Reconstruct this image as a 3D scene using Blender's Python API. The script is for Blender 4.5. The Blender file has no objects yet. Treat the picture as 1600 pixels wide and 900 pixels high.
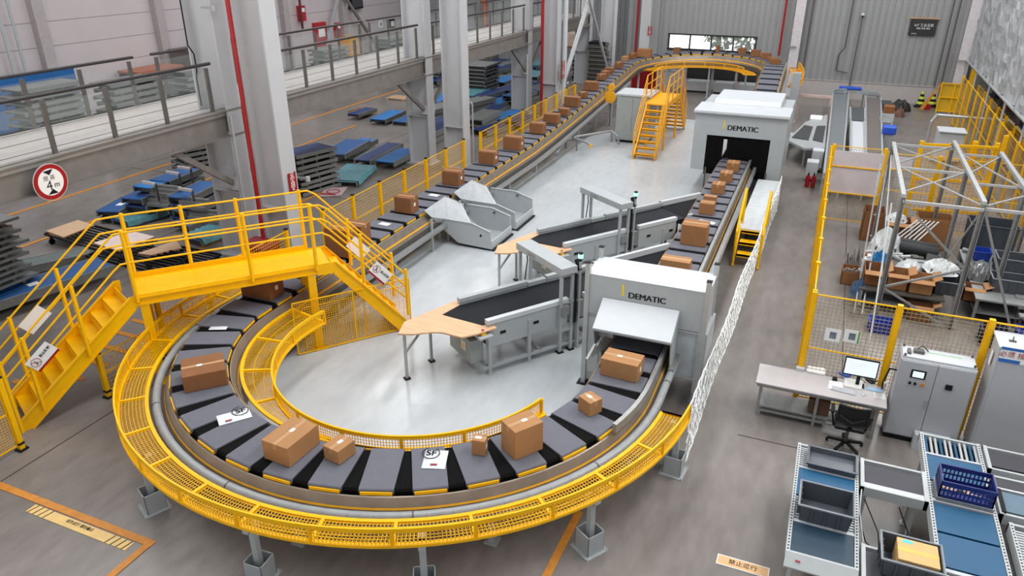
import bpy, bmesh, math, random
from mathutils import Vector, Matrix
random.seed(7)
SC = bpy.context.scene
COL = SC.collection
pi = math.pi
sin, cos, rad = math.sin, math.cos, math.radians
# ------------------------------------------------------------------ camera
CAM_H, FPX, PITCH, YAW = 8.0, 1150.0, rad(25.07), rad(22.93)
FWD = Vector((-sin(YAW) * cos(PITCH), cos(YAW) * cos(PITCH), -sin(PITCH)))
RGT = Vector((cos(YAW), sin(YAW), 0))
UPV = RGT.cross(FWD)
cd = bpy.data.cameras.new('camera'); cd.sensor_width = 36; cd.lens = FPX * 36 / 1600
cd.clip_end = 300
cam = bpy.data.objects.new('camera', cd); COL.objects.link(cam)
cam.location = (0, 0, CAM_H)
cam.rotation_euler = FWD.to_track_quat('-Z', 'Y').to_euler()
SC.camera = cam
# ------------------------------------------------------------------ light
w = bpy.data.worlds.new('daylight'); SC.world = w; w.use_nodes = True
WB = w.node_tree.nodes['Background']
# overcast sky, raised to white below the horizon to brighten the window view
_N = w.node_tree.nodes; _L = w.node_tree.links
_tc = _N.new('ShaderNodeTexCoord'); _sx = _N.new('ShaderNodeSeparateXYZ'); _cr = _N.new('ShaderNodeValToRGB')
_L.new(_tc.outputs['Generated'], _sx.inputs[0]); _L.new(_sx.outputs['Z'], _cr.inputs[0]); _L.new(_cr.outputs[0], WB.inputs[0])
_cr.color_ramp.elements[0].position = 0.0; _cr.color_ramp.elements[0].color = (1, 1, 1, 1)
_cr.color_ramp.elements[1].position = 0.04; _cr.color_ramp.elements[1].color = (0.215, 0.222, 0.232, 1)
WB.inputs[1].default_value = 2.1
def area(name, loc, sx, sy, power, rot=(0, 0, 0), col=(1, 1, 1)):
    l = bpy.data.lights.new(name, 'AREA'); l.shape = 'RECTANGLE'; l.size = sx; l.size_y = sy
    l.energy = power; l.color = col
    o = bpy.data.objects.new(name, l); COL.objects.link(o); o.location = loc; o.rotation_euler = rot
    return o
for i, (x, y) in enumerate(((-20, 14), (-20, 36), (-6, 12), (-6, 34), (5, 12), (5, 34))):
    area('skylight', (x, y, 15), 2.2, 16, 1150)
area('side_window_light', (13, 18, 9), 22, 5, 2300, (0, rad(62), 0), (1, .98, .95))
SC.view_settings.view_transform = 'Standard'
SC.view_settings.look = 'None'
SC.view_settings.gamma = 1
SC.view_settings.use_curve_mapping = False
SC.view_settings.exposure = 0.2

# ------------------------------------------------------------------ helpers
def G(px, py, z=0.0):
    """point at height z seen at a place of the photo (used to survey positions)"""
    d = FWD + RGT * ((px - 800) / FPX) - UPV * ((py - 450) / FPX)
    return Vector((0, 0, CAM_H)) + d * ((z - CAM_H) / d.z)
def PR(p):
    v = Vector(p) - Vector((0, 0, CAM_H)); k = v.dot(FWD)
    return 800 + FPX * v.dot(RGT) / k, 450 - FPX * v.dot(UPV) / k
def lin(c):
    c = c / 255.0
    return c / 12.92 if c <= 0.04045 else ((c + 0.055) / 1.055) ** 2.4
MATS = {}
def mat(name, rgb, rough=.5, metal=0.0, var=.08, scale=6.0, bump=0.0, bscale=60.0, stretch=None, alpha=1.0, emit=0, spec=.5):
    if name in MATS: return MATS[name]
    m = bpy.data.materials.new(name); m.use_nodes = True; nt = m.node_tree; N = nt.nodes; L = nt.links
    b = N['Principled BSDF']
    c = tuple(lin(v) for v in rgb)
    tc = N.new('ShaderNodeTexCoord'); src = tc.outputs['Object']
    if stretch:
        mp = N.new('ShaderNodeMapping'); mp.inputs['Scale'].default_value = stretch
        L.new(src, mp.inputs[0]); src = mp.outputs[0]
    nz = N.new('ShaderNodeTexNoise'); nz.inputs['Scale'].default_value = scale; nz.inputs['Detail'].default_value = 6
    L.new(src, nz.inputs['Vector'])
    cr = N.new('ShaderNodeValToRGB')
    cr.color_ramp.elements[0].position = .3; cr.color_ramp.elements[1].position = .72
    cr.color_ramp.elements[0].color = tuple(v * (1 - var) for v in c) + (1,)
    cr.color_ramp.elements[1].color = tuple(min(1, v * (1 + var)) for v in c) + (1,)
    L.new(nz.outputs['Fac'], cr.inputs[0]); L.new(cr.outputs[0], b.inputs['Base Color'])
    b.inputs['Roughness'].default_value = rough; b.inputs['Metallic'].default_value = metal
    b.inputs['Specular IOR Level'].default_value = spec
    if bump:
        n2 = N.new('ShaderNodeTexNoise'); n2.inputs['Scale'].default_value = bscale; n2.inputs['Detail'].default_value = 4
        L.new(src, n2.inputs['Vector'])
        bp = N.new('ShaderNodeBump'); bp.inputs['Strength'].default_value = bump; bp.inputs['Distance'].default_value = .02
        L.new(n2.outputs['Fac'], bp.inputs['Height']); L.new(bp.outputs[0], b.inputs['Normal'])
    if emit:
        b.inputs['Emission Color'].default_value = c + (1,); b.inputs['Emission Strength'].default_value = emit
    if alpha < 1:
        b.inputs['Alpha'].default_value = alpha
    MATS[name] = m
    return m
M_Y = mat('yellow_paint', (243, 184, 0), .42, var=.05, spec=.3)
M_YO = mat('amber_paint', (238, 170, 22), .4, var=.05)
M_LG = mat('light_grey_coat', (168, 173, 175), .42, var=.03)
M_WH = mat('white_coat', (194, 198, 202), .4, var=.02)
M_AL = mat('aluminium', (182, 185, 186), .36, .35, var=.06)
M_STL = mat('galvanised_steel', (152, 154, 154), .42, .35, var=.1, scale=12)
M_DST = mat('dark_steel', (98, 94, 90), .5, .3, var=.12)
M_BK = mat('black_rubber', (17, 17, 19), .6, var=.1, spec=.3)
M_BLW = mat('bellows_black', (12, 12, 13), .85, var=.1, spec=.12)
M_BEL = mat('black_belt', (22, 23, 28), .6, var=.12, bump=.1, bscale=200, spec=.2)
M_GB = mat('grey_belt', (104, 105, 114), .65, var=.05, bump=.12, bscale=240, spec=.25)
M_APR = mat('apron_metal', (140, 129, 117), .38, .35, var=.16, scale=3)
M_CB = mat('cardboard', (156, 110, 72), .8, var=.06, scale=5, spec=.2)
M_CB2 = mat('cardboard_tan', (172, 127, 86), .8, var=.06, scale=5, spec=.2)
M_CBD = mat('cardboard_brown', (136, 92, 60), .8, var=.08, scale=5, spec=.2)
M_TAPE = mat('parcel_tape', (184, 142, 98), .35, var=.03)
M_PAP = mat('white_paper', (236, 236, 234), .6, var=.02)
M_RED = mat('red_paint', (158, 16, 22), .4, var=.08)
M_BLU = mat('blue_belt', (28, 84, 142), .45, var=.12, scale=3)
M_BLD = mat('navy_belt', (26, 52, 104), .45, var=.14, scale=3)
M_TEA = mat('teal_film', (92, 148, 158), .25, var=.22, scale=9, bump=.4, bscale=25)
M_BLB = mat('steel_blue_belt', (14, 82, 120), .5, var=.05)
M_PLY = mat('plywood', (206, 170, 136), .55, var=.07, scale=4)
M_OR = mat('orange_floor_paint', (206, 134, 44), .5, var=.14, scale=8)
M_COL = mat('column_paint', (186, 186, 188), .45, var=.03, scale=2)
M_NVY = mat('blue_plastic', (24, 40, 110), .4, var=.08)
M_TOT = mat('grey_plastic', (76, 80, 86), .5, var=.05)

class MB:
    def __init__(s): s.v = []; s.f = []; s.mi = []; s.sm = []
    def add(s, vs, fs, mi=0, smooth=False):
        o = len(s.v); s.v += [tuple(v) for v in vs]
        for f in fs: s.f.append(tuple(i + o for i in f)); s.mi.append(mi); s.sm.append(smooth)
        return s
    def box(s, x0, y0, z0, x1, y1, z1, mi=0):
        return s.add([(x0,y0,z0),(x1,y0,z0),(x1,y1,z0),(x0,y1,z0),(x0,y0,z1),(x1,y0,z1),(x1,y1,z1),(x0,y1,z1)],
              [(0,3,2,1),(4,5,6,7),(0,1,5,4),(1,2,6,5),(2,3,7,6),(3,0,4,7)], mi)
    def cb(s, cx, cy, z0, lx, ly, h, rot=0.0, mi=0):
        c, n = cos(rot), sin(rot); vs = []
        for z in (z0, z0 + h):
            for a, b in ((-1,-1),(1,-1),(1,1),(-1,1)):
                x, y = a*lx/2, b*ly/2
                vs.append((cx + x*c - y*n, cy + x*n + y*c, z))
        return s.add(vs, [(0,3,2,1),(4,5,6,7),(0,1,5,4),(1,2,6,5),(2,3,7,6),(3,0,4,7)], mi)
    def bar(s, p, q, w, h, mi=0, up=(0,0,1)):
        p, q = Vector(p), Vector(q); d = (q-p)
        if d.length < 1e-6: return s
        d.normalize(); u = Vector(up)
        if abs(d.dot(u)) > .98: u = Vector((0,1,0)) if abs(d.y) < .9 else Vector((1,0,0))
        a = d.cross(u).normalized()*w/2; b = a.cross(d).normalized()*h/2
        vs = [p-a-b, p+a-b, p+a+b, p-a+b, q-a-b, q+a-b, q+a+b, q-a+b]
        return s.add(vs, [(0,1,2,3),(4,7,6,5),(0,4,5,1),(1,5,6,2),(2,6,7,3),(3,7,4,0)], mi)
    def tube(s, p, q, r, n=8, mi=0, r2=None, cap=True):
        p, q = Vector(p), Vector(q); d = (q-p)
        if d.length < 1e-6: return s
        d.normalize(); u = Vector((0,0,1)) if abs(d.z) < .95 else Vector((1,0,0))
        a = d.cross(u).normalized(); b = a.cross(d).normalized(); r2 = r if r2 is None else r2
        vs = [p + (a*cos(2*pi*i/n) + b*sin(2*pi*i/n))*r for i in range(n)] + [q + (a*cos(2*pi*i/n) + b*sin(2*pi*i/n))*r2 for i in range(n)]
        s.add(vs, [(i, i+n, (i+1) % n + n, (i+1) % n) for i in range(n)], mi, True)
        if cap: s.add(vs, [tuple(range(n)), tuple(range(2*n-1, n-1, -1))], mi)
        return s
    def path(s, pts, r, n=8, mi=0):
        for a, b in zip(pts, pts[1:]): s.tube(a, b, r, n, mi)
        for p in pts[1:-1]: s.ball(p, r, n, mi)
        return s
    def ball(s, p, r, n=8, mi=0, sz=1.0):
        k = max(3, n//2); vs = []; fs = []
        for i in range(k+1):
            t = pi*i/k
            for j in range(n): vs.append((p[0]+r*sin(t)*cos(2*pi*j/n), p[1]+r*sin(t)*sin(2*pi*j/n), p[2]+r*sz*cos(t)))
        for i in range(k):
            for j in range(n): fs.append((i*n+j, (i+1)*n+j, (i+1)*n+(j+1) % n, i*n+(j+1) % n))
        return s.add(vs, fs, mi, True)
    def barpath(s, pts, w, h, mi=0):
        for a, b in zip(pts, pts[1:]): s.bar(a, b, w, h, mi)
        return s
    def ext(s, pts, vec, mi=0):
        n = len(pts); v = Vector(vec); vs = [Vector(p) for p in pts]; vs += [p + v for p in vs]
        return s.add(vs, [tuple(range(n-1, -1, -1)), tuple(range(n, 2*n))] + [(i, (i+1) % n, (i+1) % n + n, i+n) for i in range(n)], mi)
    def strip(s, A, B, mi=0, smooth=False, th=0.0):
        """surface between two polylines, with thickness th downwards"""
        n = len(A); vs = [Vector(p) for p in A] + [Vector(p) for p in B]
        s.add(vs, [(i, i+1, n+i+1, n+i) for i in range(n-1)], mi, smooth)
        if th:
            vs2 = [p - Vector((0,0,th)) for p in vs]
            s.add(vs2, [(i, n+i, n+i+1, i+1) for i in range(n-1)], mi, smooth)
            for a in (0, n): s.add(vs[a:a+n] + vs2[a:a+n], [(i, i+1, n+i+1, n+i) for i in range(n-1)], mi)
            for e in (0, n-1): s.add([vs[e], vs[n+e], vs2[n+e], vs2[e]], [(0,1,2,3)], mi)
        return s
    def mesh(s, p, u, v, nu, nv, r=.004, mi=0):
        """welded wire panel: corner p, edges u and v"""
        p, u, v = Vector(p), Vector(u), Vector(v)
        for i in range(nu+1): s.bar(p + u*(i/nu), p + u*(i/nu) + v, r*2, r*2, mi)
        for j in range(nv+1): s.bar(p + v*(j/nv), p + v*(j/nv) + u, r*2, r*2, mi)
        return s
    def lathe(s, prof, c, n=16, mi=0):
        k = len(prof); vs = []
        for r, z in prof:
            for j in range(n): vs.append((c[0]+r*cos(2*pi*j/n), c[1]+r*sin(2*pi*j/n), c[2]+z))
        fs = [(i*n+j, i*n+(j+1) % n, (i+1)*n+(j+1) % n, (i+1)*n+j) for i in range(k-1) for j in range(n)]
        return s.add(vs, fs, mi, True)
    def build(s, name, m, parent=None, origin=None, bevel=0, **tags):
        if parent is not None: W = WM[parent]
        elif origin is not None: W = Matrix.Translation(Vector(origin))
        else:
            xs = [v[0] for v in s.v]; ys = [v[1] for v in s.v]; zs = [v[2] for v in s.v]
            W = Matrix.Translation(((min(xs)+max(xs))/2, (min(ys)+max(ys))/2, min(zs)))
        I = W.inverted()
        me = bpy.data.meshes.new(name)
        me.from_pydata([tuple(I @ Vector(v)) for v in s.v], [], s.f)
        for mm in (m if isinstance(m, (list, tuple)) else [m]): me.materials.append(mm)
        me.polygons.foreach_set('material_index', s.mi); me.polygons.foreach_set('use_smooth', s.sm)
        me.update()
        o = bpy.data.objects.new(name, me); COL.objects.link(o)
        if parent is not None: o.parent = parent; WM[o] = W
        else: o.matrix_world = W; WM[o] = W
        if bevel:
            b = o.modifiers.new('bevel', 'BEVEL'); b.width = bevel; b.segments = 2; b.limit_method = 'ANGLE'
        tg(o, **tags)
        return o
WM = {}
def tg(o, label=None, cat=None, group=None, kind=None):
    if label: o['label'] = label
    if cat: o['category'] = cat
    if group: o['group'] = group
    if kind: o['kind'] = kind
    return o
def thing(name, loc, label, cat, group=None, rz=0.0):
    o = bpy.data.objects.new(name, None); COL.objects.link(o); o.empty_display_size = .2
    o.location = loc; o.rotation_euler = (0, 0, rz)
    WM[o] = Matrix.Translation(Vector(loc)) @ Matrix.Rotation(rz, 4, 'Z')
    return tg(o, label, cat, group)
KIDS = {}
def copy_tree(o, loc=None, rz=None, label=None, group=None, parent=None):
    c = o.copy(); COL.objects.link(c)
    if parent: c.parent = parent
    if loc is not None: c.location = loc
    if rz is not None: c.rotation_euler = (0, 0, rz)
    if label: c['label'] = label
    if group: c['group'] = group
    for ch in list(o.children): copy_tree(ch, parent=c)
    WM[c] = Matrix.Translation(c.location) @ Matrix.Rotation(c.rotation_euler.z, 4, 'Z')
    return c
def frame(o, x, nrm_up=Vector((0,0,1))):
    """4x4 with origin o, text direction x, up direction"""
    x = Vector(x).normalized(); y = Vector(nrm_up); y = (y - x*y.dot(x)).normalized(); z = x.cross(y)
    m = Matrix((x, y, z)).transposed().to_4x4(); m.translation = Vector(o); return m
def text(name, body, size, m, parent, W, depth=.002, bold=0.0, align='CENTER', sx=1.0, dup=0.0):
    c = bpy.data.curves.new('t', 'FONT'); c.body = body; c.size = size; c.extrude = depth; c.offset = bold
    c.align_x = align; c.align_y = 'CENTER'
    t = bpy.data.objects.new('t', c); COL.objects.link(t)
    bpy.context.view_layer.update()
    me = bpy.data.meshes.new_from_object(t.evaluated_get(bpy.context.evaluated_depsgraph_get()))
    COL.objects.unlink(t); bpy.data.objects.remove(t); bpy.data.curves.remove(c)
    if dup:
        bm = bmesh.new(); bm.from_mesh(me); base = me.copy()
        for k in (1, 2):
            m2 = base.copy(); m2.transform(Matrix.Translation((dup*k/2, 0, .0002*k))); bm.from_mesh(m2)
        bm.to_mesh(me); bm.free()
    me.transform(WM[parent].inverted() @ W @ Matrix.Diagonal((sx, 1, 1, 1)))
    me.materials.clear(); me.materials.append(m)
    o = bpy.data.objects.new(name, me); COL.objects.link(o); o.parent = parent; WM[o] = WM[parent]
    return o
def arc(cx, cy, a, b, t0, t1, n, z):
    return [Vector((cx + a*cos(t0+(t1-t0)*i/n), cy + b*sin(t0+(t1-t0)*i/n), z)) for i in range(n+1)]
# ================================================================== STRUCTURE
def floor_mat(name, c1, c2, rough, bumpy=.03):
    m = bpy.data.materials.new(name); m.use_nodes = True; N = m.node_tree.nodes; L = m.node_tree.links; b = N['Principled BSDF']
    tc = N.new('ShaderNodeTexCoord')
    n1 = N.new('ShaderNodeTexNoise'); n1.inputs['Scale'].default_value = .35; n1.inputs['Detail'].default_value = 8
    n2 = N.new('ShaderNodeTexNoise'); n2.inputs['Scale'].default_value = 5; n2.inputs['Detail'].default_value = 8
    mp = N.new('ShaderNodeMapping'); mp.inputs['Scale'].default_value = (1, .35, 1); mp.inputs['Rotation'].default_value = (0, 0, .5)
    L.new(tc.outputs['Object'], n1.inputs['Vector']); L.new(tc.outputs['Object'], mp.inputs[0]); L.new(mp.outputs[0], n2.inputs['Vector'])
    mx = N.new('ShaderNodeMath'); mx.operation = 'ADD'
    m1 = N.new('ShaderNodeMath'); m1.operation = 'MULTIPLY'; m1.inputs[1].default_value = .55
    m2 = N.new('ShaderNodeMath'); m2.operation = 'MULTIPLY'; m2.inputs[1].default_value = .45
    L.new(n1.outputs['Fac'], m1.inputs[0]); L.new(n2.outputs['Fac'], m2.inputs[0]); L.new(m1.outputs[0], mx.inputs[0]); L.new(m2.outputs[0], mx.inputs[1])
    cr = N.new('ShaderNodeValToRGB'); cr.color_ramp.elements[0].position = .35; cr.color_ramp.elements[1].position = .65
    cr.color_ramp.elements[0].color = tuple(lin(v) for v in c1) + (1,); cr.color_ramp.elements[1].color = tuple(lin(v) for v in c2) + (1,)
    L.new(mx.outputs[0], cr.inputs[0]); L.new(cr.outputs[0], b.inputs['Base Color'])
    b.inputs['Roughness'].default_value = rough
    bp = N.new('ShaderNodeBump'); bp.inputs['Strength'].default_value = bumpy; bp.inputs['Distance'].default_value = .05
    L.new(n1.outputs['Fac'], bp.inputs['Height']); L.new(bp.outputs[0], b.inputs['Normal'])
    MATS[name] = m
    return m
M_FL = floor_mat('polished_concrete', (112, 106, 102), (139, 132, 127), .3)
M_FW = floor_mat('light_epoxy', (174, 179, 182), (190, 194, 197), .2, .02)
M_JNT = mat('floor_joint', (70, 66, 64), .7)
MB().box(-48, -4, -.2, 16, 60, 0).build('floor', M_FL, origin=(0, 0, 0), kind='structure')
YW = 46.6
# pale epoxy area inside the loop
pts = []
for i in range(25):
    t = pi + pi*i/24
    pts.append((-6.1 + 3.65*cos(t), 10.6 + 3.45*sin(t), 0.0))
edgeL = [G(576, 446), G(680, 366), G(800, 267), G(878, 223)]
XL = sum(p.x for p in edgeL)/4
pts += [(-2.45, 10.6, 0), (-2.45, 37.6, 0), (edgeL[-1].x + 3.5, 37.6, 0), (edgeL[-1].x, edgeL[-1].y, 0), (edgeL[0].x, edgeL[0].y, 0)]
MB().ext(pts, (0, 0, .006)).build('floor_coating', M_FW, origin=(0, 0, 0), kind='structure')
# floor joints
j = MB()
for x0, y0, x1, y1 in ((-11.47, 2, -11.47, 9.2), (-.5, 11.6, 6, 11.6), (-.3, 30.5, 7, 30.5), (-30, 20.2, -14, 20.2), (-17.8, 8, -17.8, 46), (1.2, 13, 1.2, 46)):
    j.bar((x0, y0, .003), (x1, y1, .003), .02, .006)
j.build('trim_1', M_JNT, kind='structure')
tn = [2]
def mark(segs, w=.12):
    b = MB()
    for q_, ((x0, y0), (x1, y1)) in enumerate(segs): b.bar((x0, y0, .007+.003*q_), (x1, y1, .007+.003*q_), w, .006)
    b.build('trim_%d' % tn[0], M_OR, kind='structure'); tn[0] += 1
mark([((-11.6, 5.5), (-8.05, 5.5)), ((-8.12, 5.5), (-8.12, 3.5))])
mark([((-2.5, 8.6), (-2.56, 4))])
mark([((-23.9, 8), (-23.9, 46)), ((-20.9, 12), (-20.9, 30))], .14)
mark([((-16.0, 14), (-16.0, 44))], .12)
mark([((-30, 44), (-14, 44))], .14)
for i in range(7):
    y = 7.75 + i*.58
    mark([((-14.2, y), (-12.95, y))], .13)
# back wall: ribbed sheet over a pale plinth
M_RIB = mat('ribbed_sheet', (150, 151, 151), .5, var=.03, scale=1)
M_PLI = mat('plinth_paint', (178, 172, 170), .6, var=.04)
def ribs(b, x0, x1, z0, z1, y):
    n = max(1, round((x1-x0)/.33)); p = (x1-x0)/n; prof = []
    for i in range(n):
        a = x0 + i*p
        prof += [(a, y), (a+p*.70, y), (a+p*.76, y-.05), (a+p*.94, y-.05)]
    prof.append((x1, y))
    A = [Vector((x, yy, z0)) for x, yy in prof]; B = [Vector((x, yy, z1)) for x, yy in prof]
    b.strip(A, B); b.box(x0, y+.02, z0, x1, y+.12, z1)
WX0, WX1, WZ0, WZ1 = -9.42, -4.38, 2.26, 3.1
b = MB(); ribs(b, -12.0, WX0, .95, 11, YW); ribs(b, WX1, 12, .95, 11, YW); ribs(b, WX0, WX1, WZ1, 11, YW); ribs(b, WX0, WX1, .95, WZ0, YW)
b.build('wall_back', M_RIB, origin=(0, YW, 0), kind='structure')
b = MB(); b.box(-12, YW-.05, 0, 12, YW+.1, .95); b.box(-12, YW-.08, .93, 12, YW+.1, .97)
b.build('trim_%d' % tn[0], M_PLI, kind='structure'); tn[0] += 1
# recessed bay left of the corner column
b = MB(); ribs(b, -34, -12, 0, 11, 52.0)
b.build('wall_back_left', mat('bay_sheet', (140, 142, 142), .5), kind='structure')
# left wall of insulated panels with pilasters
M_PAN = mat('pinkish_panel', (196, 186, 188), .5, var=.03, scale=.6)
b = MB(); z = 0
while z < 12:
    b.box(-31.6, -2, z, -31.3, 52, z+.97); z += 1.0
b.box(-31.65, -2, 0, -31.34, 52, 12)
b.build('wall_left', M_PAN, origin=(-31.5, 20, 0), kind='structure')
b = MB()
for y in (9.2, 19.0, 22.2, 28.5, 34.0, 38.0, 44.0): b.box(-31.3, y, 0, -30.95, y+.5, 12)
b.build('trim_%d' % tn[0], mat('pilaster_grey', (170, 162, 162), .5), kind='structure'); tn[0] += 1
# right hand wall far outside + foil cladding
b = MB(); b.box(11.8, -2, 0, 12, YW, 11)
b.build('wall_right', mat('right_wall', (150, 150, 150), .6), kind='structure')
# window in the back wall
M_GLS = mat('window_glass', (235, 240, 240), .05, alpha=.12)
wn = bpy.data.objects.new('window_1', None); COL.objects.link(wn); wn.location = (-6.9, YW, WZ0); WM[wn] = Matrix.Translation(wn.location); wn['kind'] = 'structure'
f = MB(); pw = (WX1-WX0)/4
for i in range(5): f.box(WX0+i*pw-.04, YW-.09, WZ0, WX0+i*pw+.04, YW+.06, WZ1)
f.box(WX0-.06, YW-.1, WZ0-.05, WX1+.06, YW+.06, WZ0+.04); f.box(WX0-.06, YW-.1, WZ1-.04, WX1+.06, YW+.06, WZ1+.04)
f.build('window_frame', mat('black_frame', (34, 36, 40), .4), wn)
for i in range(4):
    MB().box(WX0+i*pw+.04, YW-.02, WZ0+.04, WX0+(i+1)*pw-.04, YW-.01, WZ1-.04).build('pane', M_GLS, wn)
# roller doors
for k, (x0, x1) in enumerate(((-8.1, -6.75), (-6.5, -5.35), (-5.1, -3.9))):
    b = MB()
    for i in range(12): b.box(x0, YW-.1, .62+i*.08, x1, YW-.06, .69+i*.08)
    b.box(x0-.05, YW-.09, .6, x1+.05, YW-.07, 1.6)
    b.build('door_%d' % (k+1), mat('dark_door', (38, 36, 38), .4), kind='structure')
# bushes outside the window
M_LEAF = mat('leaves', (196, 210, 184), .6, var=.3, scale=8)
def bush(x, y, z0, r, label):
    b = MB(); rnd = random.Random(int(x*10))
    for i in range(260):
        t, u = rnd.uniform(0, 2*pi), rnd.uniform(-1, 1); k = rnd.uniform(.5, 1)*r; s = math.sqrt(1-u*u)
        c = Vector((x + k*s*cos(t), y + k*s*sin(t), z0 + r*1.1 + k*u))
        d = Vector((rnd.uniform(-1,1), rnd.uniform(-1,1), rnd.uniform(-1,1)))*.2; e = Vector((rnd.uniform(-1,1), rnd.uniform(-1,1), rnd.uniform(-1,1)))*.16
        b.add([c-d, c+e, c+d, c-e], [(0,1,2,3)])
    root = thing('tree', (x, y, 0), label, 'tree', 'trees beyond the window')
    b.build('foliage', M_LEAF, root)
    MB().tube((x, y, 0), (x, y, z0+r), .12).build('trunk', mat('bark', (96, 80, 66), .9), root)
bush(-7.6, 55, 1.0, 1.15, 'pale green tree outside the third pane of the long window')
bush(-5.6, 54.5, .8, 1.2, 'pale green tree outside, seen through the rightmost pane of the long window')
# painted frame bars around the foil
# ================================================================== COLUMNS
def column(name, x, y, wx, wy, h, label, cat='column', plates=()):
    r = thing(name, (x, y, 0), label, cat, 'white steel columns along the walkway')
    t = .05
    b = MB(); b.box(x+wx/2-t, y-wy/2, 0, x+wx/2, y+wy/2, h); b.build('flange', M_COL, r)
    b = MB(); b.box(x-wx/2, y-wy/2, 0, x-wx/2+t, y+wy/2, h); b.build('flange', M_COL, r)
    b = MB(); b.box(x-wx/2+t, y-t/2-.02, 0, x+wx/2-t, y+t/2-.02, h); b.build('web', M_COL, r)
    b = MB(); b.box(x-wx/2-.12, y-wy/2-.12, 0, x+wx/2+.12, y+wy/2+.12, .05)
    for z in plates: b.box(x-wx/2+t, y-wy/2+.02, z, x+wx/2-t, y+wy/2-.02, z+.04)
    b.build('stiffener', M_COL, r)
    return r
CY = {'A': 14.93, 'B': 25.38, 'C': 35.83, 'D': 46.0}
names = {'A': 'nearest thick white column beside the yellow crossing, with the red extinguisher sign',
         'B': 'thick white column rising behind the left conveyor, middle of the picture top',
         'C': 'thick white column with a red pipe on its left, third along the conveyor',
         'D': 'thick white column nearest the back wall, where the conveyor starts to climb'}
names2 = {'A': 'white column left of the nearest thick column, carrying the walkway with black cable',
          'B': 'white column carrying the walkway, left of the second thick column',
          'C': 'slim white column carrying the far end of the walkway, third along',
          'D': 'farthest white column of the walkway row, behind crossing braces'}
for k in 'ABCD':
    column('steel_column', -13.05, CY[k], .85, .56, 13, names[k], plates=(1.6,))
    column('steel_column', -14.62, CY[k], .95, .5, 13 if k != 'Z' else 4, names2[k], plates=(1.9, 3.5))
# corner column at the back wall
r = thing('steel_column', (-10.85, 46.2, 0), 'pinkish corner column at the left end of the ribbed wall, red pipe beside it', 'column')
MB().box(-11.1, 46.0, 0, -10.5, 46.5, 11).build('flange', M_COL, r)
MB().box(-10.5, 46.3, 0, -10.05, 46.58, 11).build('cladding', M_RIB, r)
r = thing('steel_column', (6.2, 46.2, 0), 'pale slim column against the grey back wall, right of the black sign', 'column')
b = MB(); b.box(5.95, 46.0, 0, 6.5, 46.08, 11); b.box(6.18, 46.08, 0, 6.26, 46.5, 11); b.build('flange', mat('pink_white', (206, 200, 202), .5), r)
b = MB(); b.bar((5.6, 46.1, 2.9), (6.0, 46.1, 2.6), .06, .05); b.bar((5.9, 45.9, 2.45), (6.8, 45.9, 2.45), .05, .05); b.build('bracket', M_STL, r)
r = thing('steel_column', (-2.2, 46.3, 0), 'pale column behind the right end of the raised loop, red pipe on its left', 'column')
b = MB(); b.box(-2.45, 46.1, 0, -1.95, 46.5, 11); b.build('flange', mat('pink_white', (206, 200, 202)), r)
b = MB(); b.bar((-2.6, 46.0, 2.75), (-2.1, 46.0, 2.75), .06, .06); b.build('bracket', M_STL, r)
# red fire pipes
def pipe(pts, rr, m, name, label, cat='pipe', group=None):
    b = MB(); b.path([Vector(p) for p in pts], rr, 10)
    return b.build(name, m, label=label, cat=cat, group=group)
pipe([(-13.42, 14.5, 0.05), (-13.42, 14.5, 12)], .055, M_RED, 'fire_pipe', 'red vertical pipe on the nearest thick column')
pipe([(-13.36, 35.4, 0.05), (-13.36, 35.4, 12)], .07, M_RED, 'fire_pipe', 'red vertical pipe on the third thick column')
pipe([(-11.3, 46.0, 1.2), (-11.3, 46.0, 11)], .06, M_RED, 'fire_pipe', 'red vertical pipe beside the corner column at the ribbed wall')
pipe([(-3.0, 46.2, 2.2), (-3.0, 46.2, 11)], .06, M_RED, 'fire_pipe', 'red vertical pipe above the right side of the raised loop')
pipe([(-14.9, 14.6, 4.2), (-14.9, 14.6, 4.9), (-14.8, 14.55, 5.1), (-14.8, 14.55, 5.5), (-14.95, 14.55, 5.7), (-14.95, 14.6, 12)], .018, M_BK, 'cable', 'thin black cable running up the left column of the nearest pair', 'cable')
pipe([(-14.1, 14.72, .05), (-14.1, 14.72, 4)], .03, M_WH, 'conduit', 'white conduit down the left column of the nearest pair', 'pipe')
pipe([(-12.55, 25.75, .05), (-12.55, 25.75, 2.4), (-12.62, 25.75, 2.5)], .03, M_LG, 'conduit', 'pale conduit at the foot of the second thick column', 'pipe')
pipe([(-14.2, 35.5, .05), (-14.2, 35.5, 3)], .035, M_WH, 'conduit', 'white conduit in front of the third slim column', 'pipe')
pipe([(-12.45, 36.15, .05), (-12.45, 36.15, 12)], .12, M_WH, 'drain_pipe', 'thick white drain pipe on the third thick column', 'pipe')
pipe([(.4, 46.4, 11), (.4, 46.4, 2.8), (.15, 46.4, 2.4), (.15, 46.4, 1.55), (.75, 46.4, 1.45)], .035, M_DST, 'conduit', 'grey conduit with a bend at its foot on the ribbed back wall', 'pipe', None)
pipe([(1.8, 46.35, 4.5), (1.05, 46.4, .98)] if False else [(1.0, 46.45, .0), (1.0, 46.45, 4.4)], .03, M_DST, 'conduit', 'straight grey conduit under the small camera on the back wall', 'pipe')
pipe([(-1.6, 46.4, 1.2), (-1.6, 46.4, 11)], .04, M_DST, 'conduit', 'grey conduit just right of the pale column behind the loop', 'pipe')
pipe([(5.2, 46.4, .98), (5.2, 46.4, 11)], .035, M_DST, 'conduit', 'left one of two close conduits right of the black sign', 'pipe')
pipe([(5.5, 46.4, .5), (5.5, 46.4, 11)], .035, M_DST, 'conduit', 'right one of two close conduits right of the black sign', 'pipe')
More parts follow.
